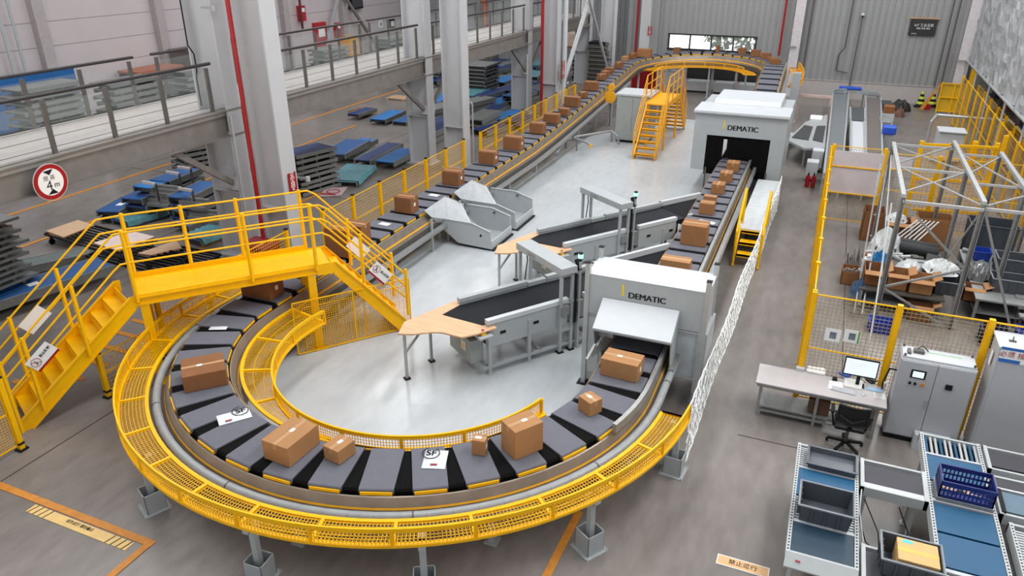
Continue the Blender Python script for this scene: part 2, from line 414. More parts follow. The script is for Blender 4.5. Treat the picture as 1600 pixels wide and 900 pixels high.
r = thing('security_camera', (1.0, 46.3, 4.4), 'tiny white dome camera on top of the straight conduit on the back wall', 'camera')
MB().ball((1.0, 46.45, 4.5), .11, 10).build('dome', M_WH, r); MB().ball((1.0, 46.38, 4.43), .06, 8).build('lens', M_BK, r)
# X brace between third and fourth columns
def brace(p, q, w, label):
    b = MB(); b.bar(p, q, w, .12); b.bar(Vector(p)+Vector((0, -.05, 0)), Vector(q)+Vector((0, -.05, 0)), .03, w)
    b.build('diagonal_brace', M_COL, label=label, cat='brace', group='crossing braces')
brace((-12.9, 36.6, .6), (-12.9, 45.6, 9.5), .2, 'pale diagonal brace leaning right behind the climbing conveyor')
brace((-12.75, 36.6, 9.5), (-12.75, 45.6, .6), .12, 'grey diagonal brace leaning left behind the climbing conveyor')
# ================================================================== WALKWAY
M_DK = mat('walkway_deck', (168, 162, 158), .6, var=.06, scale=2)
M_BM = mat('walkway_beam', (128, 123, 118), .5, .2, var=.12, scale=3)
M_RG = mat('rail_glass', (180, 188, 186), .06, alpha=.09)
M_POST = mat('rail_post', (108, 104, 100), .4, .5, var=.1)
M_HAND = mat('handrail_black', (46, 40, 40), .45)
XF, XB, ZD = -14.22, -17.15, 4.08
wk = thing('elevated_walkway', (-15.7, 26, 3.5), 'pale elevated walkway with grey edge beams running along the left side', 'walkway')
b = MB(); b.box(XB, -3, ZD-.1, XF-.02, 46, ZD)
b.build('deck', M_DK, wk)
b = MB()
for x in (-15.0, -15.9, -16.8): b.box(x-.012, -3, ZD+.001, x+.012, 46, ZD+.008)
b.build('deck_seam', M_JNT, wk)
def ibeam(b, x, y0, y1, z0, z1, w=.22):
    b.box(x-w/2, y0, z1-.03, x+w/2, y1, z1); b.box(x-w/2, y0, z0, x+w/2, y1, z0+.03); b.box(x-.02, y0, z0, x+.02, y1, z1)
b = MB(); ibeam(b, XF-.08, -3, 46, ZD-.62, ZD+.06, .36)
b.build('edge_beam', M_BM, wk)
b = MB(); ibeam(b, XB+.1, -3, 46, ZD-.55, ZD, .2)
b.build('edge_beam', M_BM, wk)
b = MB()
for y in range(-2, 46, 3): b.box(XB+.1, y, ZD-.4, XF-.1, y+.12, ZD-.1)
b.build('cross_beam', M_BM, wk)
for k in 'ABC':
    for dy in (-1, 1):
        y = CY[k]; 
        MB().bar((-14.3, y+dy*.3, 2.2), (-14.3, y+dy*2.1, ZD-.6), .1, .14).build('strut', M_BM, wk)
        MB().box(-14.4, y+dy*.27-.03, 2.0, -14.15, y+dy*.27+.03, 2.35).build('gusset', M_COL, wk)
def railing(x, y0, y1, label, n=None):
    r = thing('walkway_railing', (x, (y0+y1)/2, ZD), label, 'railing', 'glass railings of the walkway')
    n = n or max(2, round((y1-y0)/1.45)); ys = [y0+.15+(y1-y0-.3)*i/n for i in range(n+1)]
    for y in ys:
        b = MB(); b.box(x-.03, y-.045, ZD, x+.03, y+.045, ZD+1.13); b.box(x-.07, y-.09, ZD, x+.07, y+.09, ZD+.03); b.build('post', M_POST, r)
    for a, c in zip(ys, ys[1:]): MB().box(x-.006, a+.08, ZD+.1, x+.006, c-.08, ZD+1.05).build('glass_panel', M_RG, r)
    MB().tube((x, y0, ZD+1.22), (x, y1, ZD+1.22), .04).build('handrail', M_HAND, r)
railing(-14.3, 1.0, 14.5, 'front glass railing of the walkway, left of the nearest columns', 9)
railing(-17.0, 1.0, 14.6, 'rear glass railing of the walkway, left of the nearest columns', 9)
railing(-14.3, 15.4, 24.9, 'front glass railing of the walkway between first and second columns', 7)
railing(-17.0, 15.2, 25.3, 'rear glass railing of the walkway between first and second columns', 7)
railing(-14.3, 25.9, 35.4, 'front glass railing of the walkway between second and third columns', 7)
railing(-17.0, 25.7, 35.6, 'rear glass railing of the walkway between second and third columns', 7)
railing(-14.3, 36.3, 45.6, 'front glass railing at the far end of the walkway', 7)
railing(-17.0, 36.2, 45.6, 'rear glass railing at the far end of the walkway', 7)
# ================================================================== SORTER LOOP
def lerp(a, b, t): return a + (b-a)*t
def sm(t): t = max(0, min(1, t)); return t*t*(3-2*t)
PTS = []
for i in range(121):
    t = pi + pi*i/120; PTS.append(Vector((-6.45 + 3.93*cos(t), 10.6 + 3.8*sin(t), 1.2)))
for i in range(1, 121):
    y = lerp(10.6, 40.5, i/120); PTS.append(Vector((lerp(-2.52, -2.75, (y-10.6)/29.9), y, 1.2 + 1.25*sm((y-33.4)/7.4))))
for i in range(1, 121):
    t = pi*i/120; PTS.append(Vector((-6.565 + 3.815*cos(t), 40.5 + 3.8*sin(t), lerp(2.45, 2.2, sm((i-50)/70)))))
for i in range(1, 121):
    y = lerp(40.5, 10.6, i/120); z = 1.2 if y < 25 else 1.2 + 1.0*((y-25)/15.5)**1.25
    PTS.append(Vector((-10.38, y, z)))
CUM = [0.0]
for a, b_ in zip(PTS, PTS[1:]): CUM.append(CUM[-1] + (b_-a).length)
LEN = CUM[-1]
import bisect
def PP(s):
    s %= LEN; i = min(max(bisect.bisect_right(CUM, s) - 1, 0), len(PTS)-2)
    t = (s-CUM[i])/(CUM[i+1]-CUM[i]); p = PTS[i].lerp(PTS[i+1], t)
    a = PTS[i-1] if i > 0 else PTS[-2]; c = PTS[i+2] if i+2 < len(PTS) else PTS[1]
    d = ((PTS[i]-a).normalized()).lerp((c-PTS[i+1]).normalized(), t).normalized()
    return p, d
def nrm(d): return Vector((d.y, -d.x, 0)).normalized()
def off(d, dz, s0, s1, step=.25):
    n = max(2, int((s1-s0)/step)); out = []
    for i in range(n+1):
        p, t = PP(s0 + (s1-s0)*i/n); out.append(p + nrm(t)*d + Vector((0, 0, dz)))
    return out
S_A1 = CUM[120]; S_R = CUM[240]; S_A2 = CUM[360]
trk = thing('sorter_track', (-6.5, 25, 0), 'oval conveyor track with brown metal aprons and yellow stripes', 'conveyor track')
HL = .465
for sgn, nm in ((1, 'outer'), (-1, 'inner')):
    pr = [(.03, -.09), (.05, -.10), (.16, -.30)] if sgn > 0 else [(.03, -.09), (.05, -.10), (.17, -.42)]
    b = MB()
    P3 = [off(sgn*(HL+d), z, 0, LEN) for d, z in pr]
    for A, B in zip(P3, P3[1:]): b.strip(A, B, 0, True)
    b.build('side_apron', M_APR, trk)
    (d0, z0), (d1, z1) = pr[1], pr[2]
    b = MB()
    A = off(sgn*(HL+lerp(d0, d1, .6)+.006), lerp(z0, z1, .6)+.003, 0, LEN); B = off(sgn*(HL+lerp(d0, d1, .74)+.006), lerp(z0, z1, .74)+.003, 0, LEN)
    b.strip(A, B, 0, True); b.build('yellow_stripe', M_YO, trk)
    b = MB(); A = off(sgn*(HL+pr[2][0]-.02), pr[2][1]-.01, 0, LEN); B = off(sgn*(HL+pr[2][0]-.02), pr[2][1]-.2, 0, LEN); b.strip(A, B)
    A2 = off(sgn*.32, -.12, 0, LEN); b.strip(A2, off(sgn*.34, -.5, 0, LEN))
    b.build('track_beam', M_DST, trk)
b = MB(); b.strip(off(-.44, -.16, 0, LEN), off(.44, -.16, 0, LEN)); b.strip(off(-.4, -.5, 0, LEN), off(.4, -.5, 0, LEN)); b.build('track_bed', M_DST, trk)
# tube shaped cable cover outside the near curve, cable tray on the legs
b = MB()
A = off(HL+.26, -.25, -4.5, S_A1+12, .3)
for p, q in zip(A, A[1:]): b.tube(p, q, .07, 10, cap=False)
b.build('cable_cover', mat('cover_grey', (150, 154, 156), .35), trk)
b = MB()
for i in range(0, int((S_A1+16)/2.4)):
    p, t = PP(-4 + i*2.4); q = p + nrm(t)*(HL+.26) + Vector((0, 0, -.25)); b.tube(q-t*.012, q+t*.012, .074, 10)
b.build('cover_clip', M_DST, trk)
b = MB(); A = off(-(HL+.28), -.6, S_A2+2, LEN+2, .3); b.barpath(A, .16, .08)
b.build('cable_tray', M_STL, trk)
s = 1.2
while s < LEN:
    b = MB(); p, t = PP(s); n = nrm(t)
    for k in (-1, 1):
        q = p + n*k*.42; b.bar((q.x, q.y, 0), (q.x, q.y, p.z-.3), .09, .09); b.cb(q.x, q.y, 0, .2, .2, .02)
    a, c = p+n*.42, p-n*.42
    b.bar((a.x, a.y, p.z-.5), (c.x, c.y, p.z-.5), .08, .1); b.bar((a.x, a.y, .25), (c.x, c.y, .25), .06, .06)
    s += 2.6
    b.build('support_leg', M_LG, trk)
b = MB(); b.barpath(off(HL+.075, .015, S_A1-1.2, S_R+.5), .07, .16); b.barpath(off(HL+.26, -.22, S_A1+1.0, S_R), .1, .14); b.build('guide_rail', mat('rail_silver', (150, 150, 148), .35, .4, var=.12), trk)
# carriers
NC = round(LEN/.667); PITCHS = LEN/NC
# phase: a belt centred under photo x = 588 at the near side
best = None
for k in range(60):
    ph = k*PITCHS/60
    for i in range(NC):
        s = ph+i*PITCHS
        if s > S_A1: break
        p, t = PP(s); e = abs(PR(p+nrm(t)*HL)[0]-588)
        if best is None or e < best[0]: best = (e, ph)
PHS = best[1]
def belt_mb():
    b = MB(); pr = []
    for i in range(5):
        a = pi/2 - pi/2*i/4; pr.append((HL-.02+.02*cos(a) if False else HL-.03+.03*cos(a), -.03+.03*sin(a)))
    prof = [(x, z) for x, z in pr] + [(HL, -.06)]
    full = [(-x, z) for x, z in reversed(prof)] + prof
    A = [Vector((x, -.245, z)) for x, z in full]; B = [Vector((x, .245, z)) for x, z in full]
    b.strip(B, A, 0, False); b.add(A, [tuple(range(len(A)))]); b.add(B, [tuple(range(len(B)-1, -1, -1))])
    b.box(-HL+.02, -.24, -.1, HL-.02, .24, -.06, 0)
    return b
def make_carrier(curv, label, group):
    r = thing('belt_carrier', (0, 0, 0), label, 'belt carrier', group)
    bl = belt_mb().build('belt', M_GB, r)
    for s_ in (1, -1):
        MB().box(s_*HL-.012, -.225, -.085, s_*HL+.022, .225, -.04).build('edge_strip', M_Y, bl)
    # ribbed bellows to the next carrier
    b = MB(); dth = PITCHS/curv if curv else 0; n = 6
    E = []
    for i in range(n+1):
        th = dth*i/n
        if curv:
            yy = lambda x: 0
            o = Vector((-curv, 0, 0)); y0 = .245*(1-2*i/n)
            def q(x, z, th=th, y0=y0):
                v = Vector((x+curv, y0, 0)); return o + Vector((v.x*cos(th)-v.y*sin(th), v.x*sin(th)+v.y*cos(th), z))
        else:
            yy0 = lerp(.245, PITCHS-.245, i/n)
            def q(x, z, yy0=yy0): return Vector((x, yy0, z))
        z = -.022 if i % 2 == 0 else -.028
        E.append([q(-HL+.02, -.14), q(-HL+.02, z-.03), q(-HL+.05, z), q(HL-.05, z), q(HL-.02, z-.03), q(HL-.02, -.14)])
    for A, B in zip(E, E[1:]): b.strip(B, A)
    b.build('bellows', M_BLW, r)
    return r
cs = {}
def cdir(s):
    p, t = PP(s); return p, math.atan2(t.y, t.x) - pi/2, math.atan2(t.z, math.hypot(t.x, t.y))
for i in range(NC):
    s = PHS + i*PITCHS
    reg = 'near curve' if s < S_A1 - .2 else 'right leg' if s < S_R - .1 else 'far curve' if s < S_A2 - .1 else 'left leg'
    key = reg
    lab = {'near curve': 'grey belt carrier with black bellows on the near curve of the loop',
           'right leg': 'grey belt carrier on the straight run passing through both white tunnels',
           'far curve': 'grey belt carrier on the raised far curve below the window',
           'left leg': 'grey belt carrier on the straight run beside the yellow fence and columns'}[reg]
    p, h, pt = cdir(s)
    if key not in cs:
        o = make_carrier(3.86 if 'curve' in reg else 0, lab, 'belt carriers on the ' + reg); cs[key] = o
    else: o = copy_tree(cs[key])
    o.location = p; o.rotation_euler = (pt, 0, h)
# ================================================================== GUARDS ON THE NEAR CURVE
def wire_tray(name, A, B, wall, zt, label, cat, npost, wallside, parts_mat=M_Y, cell=.05):
    """A,B: floor edge polylines (inner, outer), wall: polyline that carries the upright mesh"""
    r = thing(name, tuple(wall[len(wall)//2]), label, cat)
    b = MB(); b.barpath(A, .06, .04); b.barpath(B, .06, .04)
    k = max(1, len(A)//npost)
    for i in range(0, len(A), k): b.bar(A[i], B[i], .05, .045)
    b.bar(A[-1], B[-1], .05, .045); b.build('tray_frame', parts_mat, r)
    b = MB()
    wlen = (A[len(A)//2]-B[len(B)//2]).length; m = max(3, int(wlen/cell))
    for j in range(1, m): b.barpath([p.lerp(q, j/m) for p, q in zip(A, B)], .009, .009)
    for i in range(len(A)-1):
        n = max(1, int(round(max((A[i+1]-A[i]).length, (B[i+1]-B[i]).length)/cell)))
        for q in range(n): t = q/n; b.bar(A[i].lerp(A[i+1], t), B[i].lerp(B[i+1], t), .009, .009)
    b.build('tray_mesh', parts_mat, r)
    up = Vector((0, 0, zt))
    b = MB(); b.barpath([p+up for p in wall], .03, .06)
    for i in range(0, len(wall), k): b.bar(wall[i], wall[i]+up, .05, .03)
    b.bar(wall[-1], wall[-1]+up, .05, .05); b.build('wall_frame', parts_mat, r)
    b = MB()
    m = max(3, int(zt/cell))
    for j in range(1, m): b.barpath([p+up*(j/m) for p in wall], .008, .008)
    for i in range(len(wall)-1):
        n = max(1, int(round((wall[i+1]-wall[i]).length/cell)))
        for q in range(n): p = wall[i].lerp(wall[i+1], q/n); b.bar(p, p+up, .008, .008)
    b.build('wall_mesh', parts_mat, r)
    return r
n = 100
A = off(HL+.40, -.2, -1.9, S_A1-.25, .2); B = off(HL+.84, -.2, -1.9, S_A1-.25, .2)
wire_tray('curved_guard', A, B, B, .26, 'wide yellow mesh guard tray around the outside of the near curve', 'guard', 17, 1)
tA, tB = rad(168), rad(345)
nn = 60
B2 = [Vector((-6.08 + 2.67*cos(tA+(tB-tA)*i/nn), 10.2 + 2.67*sin(tA+(tB-tA)*i/nn), 1.0)) for i in range(nn+1)]
A2 = []
for p in B2:
    # outer edge: point on the inner track offset in the same direction
    d = (p - Vector((-6.08, 10.2, 1.0))).normalized(); bestp = None
    for q in off(-(HL+.22), -.2, -1.6, S_A1+1, .08):
        v = q - Vector((-6.08, 10.2, 1.0)); v.z = 0; c = v.normalized().dot(d)
        if bestp is None or c > bestp[0]: bestp = (c, q)
    A2.append(bestp[1])
wire_tray('curved_guard', A2, B2, B2, .26, 'narrow yellow mesh guard on the inside of the near curve', 'guard', 8, -1)
def basket_post(x, y, top, rz, label):
    r = thing('support_post', (x, y, 0), label, 'post', 'support posts standing in open boxes', rz)
    W = WM[r]
    def lb(b, *a):
        m = MB(); m.box(*a); b.add([W @ Vector(v) for v in m.v], m.f)
    b = MB(); lb(b, -.045, -.045, .02, .045, .045, top); lb(b, -.05, -.14, top-.06, .05, .14, top); b.bar(W @ Vector((0, .02, top-.3)), W @ Vector((0, .2, top-.03)), .03, .03)
    b.build('post', M_LG, r, bevel=.004)
    b = MB(); h = .36
    for a in ((-.15, -.15, .01, .15, -.135, h), (-.15, .135, .01, .15, .15, h), (-.15, -.15, .01, -.135, .15, h), (.135, -.15, .01, .15, .15, h)): lb(b, *a)
    b.build('foot_box', M_LG, r)
    b = MB(); lb(b, -.2, -.2, 0, .2, .2, .015)
    for sx in (-.18, .18):
        for sy in (-.18, .18): q = W @ Vector((sx, sy, .015)); b.tube(q, q+Vector((0, 0, .02)), .012, 6)
    b.build('base_plate', M_LG, r)
for px, py, lab in ((934, 872, 'grey post in an open box under the yellow guard, right of the orange floor line'),
                    (1056, 735, 'grey post in an open box under the right end of the yellow guard'),
                    (250, 790, 'grey post in an open box under the left side of the yellow guard'),
                    (394, 912, 'grey post in a box at the picture bottom, left of centre, under the guard'),
                    (668, 935, 'grey post at the picture bottom centre below the yellow guard'),
                    ):
    p = G(px, py)
    # snap beneath the tray
    bestq = None
    for s in [i*.1 for i in range(0, 130)]:
        pp, t = PP(s); q = pp + nrm(t)*((HL+.72) if px != 470 else -(HL+.9)); dd = (Vector((q.x, q.y, 0))-p).length
        if bestq is None or dd < bestq[0]: bestq = (dd, q, t)
    q, t = bestq[1], bestq[2]
    if bestq[0] > .9: q = p
    basket_post(q.x, q.y, .97, math.atan2(t.y, t.x), lab)
# ================================================================== CARTONS ON THE LOOP
def carton(name, P, Q, R, h, label, m=M_CB, group='cartons riding on the loop', sticker=None, tape=True):
    """P,Q,R three bottom corners (Q shared corner)"""
    P, Q, R = Vector(P), Vector(Q), Vector(R)
    u = P-Q; v = R-Q; u.z = v.z = 0
    v = v - u.normalized()*v.dot(u.normalized())*1.0
    c = Q + (u+v)/2; root = thing(name, tuple(c), label, 'box', group)
    b = MB(); b.ext([Q, Q+u, Q+u+v, Q+v] if u.cross(v).z > 0 else [Q, Q+v, Q+u+v, Q+u], (0, 0, h)); 
    body = b.build('body', m, root, bevel=.006)
    long_, short_ = (u, v) if u.length > v.length else (v, u)
    if tape:
        w_ = short_.normalized()*.03; top = Vector((0, 0, h+.0015)); m0 = c - long_/2; m1 = c + long_/2
        b = MB(); b.add([m0-w_+top, m1-w_+top, m1+w_+top, m0+w_+top], [(0,1,2,3)])
        e = long_.normalized()*.0015
        for mm, s_ in ((m0, -1), (m1, 1)):
            b.add([mm-w_+top+e*s_, mm+w_+top+e*s_, mm+w_+e*s_+Vector((0,0,h-.09)), mm-w_+e*s_+Vector((0,0,h-.09))], [(0,1,2,3)])
        b.build('tape', M_TAPE, body)
    if sticker == 'top' or sticker == 'both':
        b = MB(); k = c + long_*.08; b.cb(k.x, k.y, c.z+h, .09, .06, .003, math.atan2(long_.y, long_.x)); b.build('sticker', M_PAP, body)
    if sticker == 'side' or sticker == 'both':
        # on the side facing +x/-y nearest the camera
        cand = [(u, -v), (-u, v)]
        faces = [(u/2, v), (-u/2, v), (v/2, u), (-v/2, u)]
        fc = max(faces, key=lambda f: f[0].normalized().x)
        o = c + fc[0]*1.004 + Vector((0, 0, h*.5)); t = fc[1].normalized()*.045
        b = MB(); b.add([o-t-Vector((0,0,.05)), o+t-Vector((0,0,.05)), o+t+Vector((0,0,.05)), o-t+Vector((0,0,.05))], [(0,1,2,3)]); b.build('sticker', M_PAP, body)
    return root
def px_carton(p, q, r, ytop, z, label, **k):
    P, Q, R = G(*p, z), G(*q, z), G(*r, z); h = .1
    while h < 1.2 and PR((Q.x, Q.y, z+h))[1] > ytop: h += .005
    return carton('cardboard_box', P, Q, R, h, label, **k)
Z0 = 1.205
px_carton((413, 716), (453, 731), (496, 690), 702, Z0, 'big carton on the near curve, at its lower left beside a small carton', m=M_CB2, sticker='top')
px_carton((507, 716), (530, 727), (547, 703), 707, Z0, 'small carton on the near curve just right of the big lower left carton', m=M_CB2, sticker='top')
px_carton((737, 710), (758, 713), (764, 702), 691, Z0, 'narrow upright carton on the near curve, left of a big square carton', m=M_CB2, sticker='both')
px_carton((783, 699), (805, 720), (853, 706), 677, Z0, 'large square carton on the near curve, lower right', m=M_CB2, sticker='top')
px_carton((903, 639), (921, 652), (941, 644), 631, Z0, 'small carton on the near curve in front of the near tunnel', m=M_CB2, sticker='top')
px_carton((937, 585), (994, 599), (1007, 581), 573, Z0, 'long carton coming out under the white hood of the near tunnel', m=M_CB2, sticker='both')
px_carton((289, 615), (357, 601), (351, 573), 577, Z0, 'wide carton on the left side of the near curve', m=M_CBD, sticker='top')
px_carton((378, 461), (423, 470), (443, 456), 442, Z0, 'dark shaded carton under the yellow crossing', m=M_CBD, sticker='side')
def row_carton(x0, x1, yb, yt, label, z=None, depth=.42, X=None, m=M_CB, **k):
    """carton square to the track; x0..x1 front face, yb its foot, yt its top edge"""
    P = G(x0, yb, z or Z0); Q = G(x1, yb, z or Z0)
    if z is None:
        side = -10.38 if P.x < -7 else -2.65; 
    else: side = X
    # height of the belt where the box stands
    for _ in range(6):
        zz = Z0
        i = min(range(len(PTS)), key=lambda j: abs(PTS[j].x-Q.x)*3 + abs(PTS[j].y-Q.y)*1)
        zz = PTS[i].z + .01
        P = G(x0, yb, zz); Q = G(x1, yb, zz)
    wd = max(.12, Q.x-P.x); cx = PTS[i].x
    if abs((P.x+Q.x)/2-cx) > .25: sh = cx-(P.x+Q.x)/2; sh -= math.copysign(.2, sh)
    else: sh = 0
    P.x += sh; Q.x += sh; Q.y = P.y; h = .06
    while h < .9 and PR((Q.x, Q.y, zz+h))[1] > yt: h += .005
    tilt = 0.02 if zz > 1.3 else 0
    return carton('cardboard_box', P, Q, (Q.x, Q.y+depth, zz), h, label, m=m, **k)
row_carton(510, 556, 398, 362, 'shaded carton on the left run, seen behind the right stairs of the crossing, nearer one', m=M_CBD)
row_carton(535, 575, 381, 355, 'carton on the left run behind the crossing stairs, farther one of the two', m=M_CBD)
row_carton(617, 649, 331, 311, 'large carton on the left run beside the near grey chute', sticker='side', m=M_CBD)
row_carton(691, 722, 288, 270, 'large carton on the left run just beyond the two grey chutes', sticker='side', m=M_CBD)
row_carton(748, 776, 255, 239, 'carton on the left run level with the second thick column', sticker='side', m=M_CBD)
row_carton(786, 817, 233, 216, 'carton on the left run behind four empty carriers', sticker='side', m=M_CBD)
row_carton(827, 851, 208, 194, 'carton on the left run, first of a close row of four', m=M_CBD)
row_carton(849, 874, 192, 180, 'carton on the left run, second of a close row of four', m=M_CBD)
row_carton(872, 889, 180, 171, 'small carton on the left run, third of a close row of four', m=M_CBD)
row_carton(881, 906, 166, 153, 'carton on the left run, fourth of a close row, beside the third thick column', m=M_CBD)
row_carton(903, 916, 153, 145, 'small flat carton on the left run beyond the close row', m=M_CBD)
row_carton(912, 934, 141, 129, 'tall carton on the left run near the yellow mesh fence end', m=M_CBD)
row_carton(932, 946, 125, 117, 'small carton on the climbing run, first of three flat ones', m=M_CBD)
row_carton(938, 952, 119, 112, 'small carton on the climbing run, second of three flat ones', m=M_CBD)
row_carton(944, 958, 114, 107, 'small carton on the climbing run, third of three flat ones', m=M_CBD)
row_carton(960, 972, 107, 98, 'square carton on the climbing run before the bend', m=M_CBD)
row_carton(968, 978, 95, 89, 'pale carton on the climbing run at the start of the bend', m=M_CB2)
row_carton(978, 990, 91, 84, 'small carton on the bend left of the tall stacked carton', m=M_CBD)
def far_carton(ang, wx, dy, h, label, m=M_CBD):
    t = rad(ang); c = Vector((-6.565+3.815*cos(t), 40.5+3.8*sin(t), 0)); k = min(range(len(PTS)), key=lambda j: (Vector((PTS[j].x, PTS[j].y, 0))-c).length); z = PTS[k].z+.01
    carton('cardboard_box', (c.x-wx/2, c.y-dy/2, z), (c.x+wx/2, c.y-dy/2, z), (c.x+wx/2, c.y+dy/2, z), h, label, m=m, tape=False)
far_carton(150, .75, .5, .42, 'big pale topped carton on the left bend of the raised curve', M_CB)
far_carton(118, .35, .3, .3, 'small carton on the raised curve below the left window pane')
far_carton(84, .2, .25, .38, 'narrow upright carton on the raised curve below the window middle')
far_carton(62, .4, .3, .35, 'carton on the raised curve below the right window pane')
far_carton(48, .5, .3, .35, 'carton on the raised curve just right of the window')
far_carton(34, .5, .3, .3, 'carton on the right bend of the raised curve')
far_carton(20, .5, .35, .2, 'flat carton on the right bend, going downhill')
far_carton(6, .5, .35, .25, 'wide carton where the right bend starts to descend')
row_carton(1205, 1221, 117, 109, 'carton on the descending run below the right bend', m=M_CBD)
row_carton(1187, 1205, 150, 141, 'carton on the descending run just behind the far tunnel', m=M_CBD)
row_carton(1134, 1154, 267, 256, 'small carton half inside the mouth of the far tunnel', m=M_CB)
row_carton(1123, 1143, 284, 272, 'small carton in front of the far tunnel, second from its mouth', m=M_CB)
row_carton(1110, 1131, 302, 290, 'small carton in front of the far tunnel, third from its mouth', m=M_CB)
row_carton(1098, 1119, 318, 309, 'small carton on the tunnel run, standing close behind another', m=M_CB, depth=.25)
row_carton(1091, 1115, 334, 320, 'small carton on the tunnel run, front one of a close pair', m=M_CB, depth=.35)
row_carton(1062, 1104, 381, 356, 'large carton between the two tunnels', m=M_CB, depth=.5)
row_carton(1030, 1079, 425, 412, 'flat pale carton just behind the roof of the near tunnel', m=M_CB2, depth=.35)
# flat parcels and cards
def parcel(px, py, wx, dy, rz, label, cat='parcel', logo=False, name='mail_bag', z=None):
    zz = z or Z0; p = G(px, py, zz)
    r = thing(name, tuple(p), label, cat, 'flat parcels on the loop', rz)
    W = WM[r]; b = MB(); nx, ny = 8, 6; rnd = random.Random(px)
    V = []
    for j in range(ny+1):
        for i in range(nx+1):
            e = min(i, nx-i, j, ny-j); V.append(W @ Vector(((i/nx-.5)*wx, (j/ny-.5)*dy, .004 + (.018 if e > 1 else .012 if e == 1 else 0) + (rnd.uniform(0, .006) if e else 0))))
    b.add(V, [(j*(nx+1)+i, j*(nx+1)+i+1, (j+1)*(nx+1)+i+1, (j+1)*(nx+1)+i) for j in range(ny) for i in range(nx)], 0, True)
    bag = b.build('bag', mat('poly_bag', (214, 218, 224), .35), r)
    if logo:
        Wt = W @ Matrix.Translation((wx*.22*(-1 if logo < 0 else 1), dy*.26, .03))
        text('logo', 'SF', .17, M_BK, bag, Wt, .001, .0, dup=.008)
        b = MB(); c0 = Wt.translation
        for i in range(20):
            a0, a1 = 2*pi*i/24+pi*.75, 2*pi*(i+1)/24+pi*.75; b.bar(c0+Vector((.125*cos(a0), .125*sin(a0), .001)), c0+Vector((.125*cos(a1), .125*sin(a1), .001)), .014, .003)
        b.build('logo_ring', M_BK, bag)
        q = W @ Vector((-wx*.2 if logo > 0 else 0, -dy*.34, .03)); MB().cb(q.x, q.y, q.z-.003, .1, .03, .003, rz).build('red_mark', M_RED, bag)
    return r
parcel(680, 718, .34, .42, rad(20), 'white plastic mail bag with black letters on the near curve, bottom centre', logo=-1)
parcel(366, 651, .5, .3, rad(52), 'white plastic mail bag with black letters on the left of the near curve', logo=1)
parcel(341, 513, .34, .13, rad(25), 'small white envelope on a carrier below the crossing', name='envelope', cat='envelope')
parcel(601, 350, .32, .2, rad(-5), 'white envelope on the left run right of the crossing stairs', name='envelope', cat='envelope')
parcel(678, 305, .32, .2, rad(-4), 'white envelope on the left run beside the far grey chute', name='envelope', cat='envelope')
parcel(1104, 347, .46, .2, rad(-10), 'white labelled parcel just behind the large carton between the tunnels')
parcel(1210, 123, .4, .2, 0, 'white envelope on the descending run behind the far tunnel', name='envelope', cat='envelope', z=1.62)
def AY(px, py, Y):
    d = FWD + RGT*((px-800)/FPX) - UPV*((py-450)/FPX); return Vector((0, 0, CAM_H)) + d*(Y/d.y)
def AX(px, py, X):
    d = FWD + RGT*((px-800)/FPX) - UPV*((py-450)/FPX); return Vector((0, 0, CAM_H)) + d*(X/d.x)
# ================================================================== YELLOW CROSSING
class Fr:
    def __init__(s, o, th): s.o = Vector(o); s.u = Vector((cos(th), sin(th), 0)); s.v = Vector((-sin(th), cos(th), 0))
    def __call__(s, a, b, z): return s.o + s.u*a + s.v*b + Vector((0, 0, z))
def fbox(b, F, a0, a1, b0, b1, z0, z1, mi=0):
    b.add([F(a0,b0,z0),F(a1,b0,z0),F(a1,b1,z0),F(a0,b1,z0),F(a0,b0,z1),F(a1,b0,z1),F(a1,b1,z1),F(a0,b1,z1)],
          [(0,3,2,1),(4,5,6,7),(0,1,5,4),(1,2,6,5),(2,3,7,6),(3,0,4,7)], mi)
def stair(root, F, W, a0, a1, ztop, zb, m, nst, depth=.26, th=.008, first_flat=0, riser=True):
    """flight from a0 (z ztop) to a1 (z zb); side stringers at b=0 and b=W, treads between"""
    sg = 1 if a1 > a0 else -1
    sl = (ztop-zb)/abs(a1-a0)
    for bb in (0, W):
        b = MB()
        top = [F(a0-sg*first_flat, bb-.025, ztop+.05), F(a0+sg*.1, bb-.025, ztop+.05), F(a1, bb-.025, zb+.2)]
        bot = [F(a1, bb-.025, zb), F(a1-sg*.18, bb-.025, zb), F(a0+sg*.05, bb-.025, ztop-depth), F(a0-sg*first_flat, bb-.025, ztop-depth)]
        b.ext(top+bot, F.v*.02); 
        b.bar(top[1], top[2], .06, .02); b.bar(bot[1], bot[2], .06, .02)
        b.build('stringer', m, root)
    for i in range(1, nst):
        a = lerp(a0, a1, i/nst); z = lerp(ztop, zb, i/nst)
        b = MB(); fbox(b, F, a-.13, a+.13, .0, W, z-.035, z-.005); fbox(b, F, a-.13, a-.115, 0, W, z-.06, z); fbox(b, F, a+.115, a+.13, 0, W, z-.06, z); fbox(b, F, a-sg*.13-.006, a-sg*.13+.006, 0, W, z, z+(ztop-zb)/nst-.03) if riser else None
        b.build('tread', m, root)
cr = thing('stair_crossing', (-10.5, 10.2, 0), 'big yellow stair bridge crossing over the conveyor, with railings and warning signs', 'stair bridge')
F = Fr((-11.45, 8.78, 0), rad(49)); FL = Fr((-11.45, 8.78, 0), rad(65)); PW = .98; PL = 3.4
b = MB(); fbox(b, F, 0, PL, 0, PW, 1.9, 1.95)
for a in (1.12, 2.24): fbox(b, F, a, a+.012, 0, PW, 1.95, 1.953)
for i in range(9): fbox(b, F, 0, PL, .1*i+.09, .1*i+.1, 1.95, 1.953)
b.build('deck', M_Y, cr)
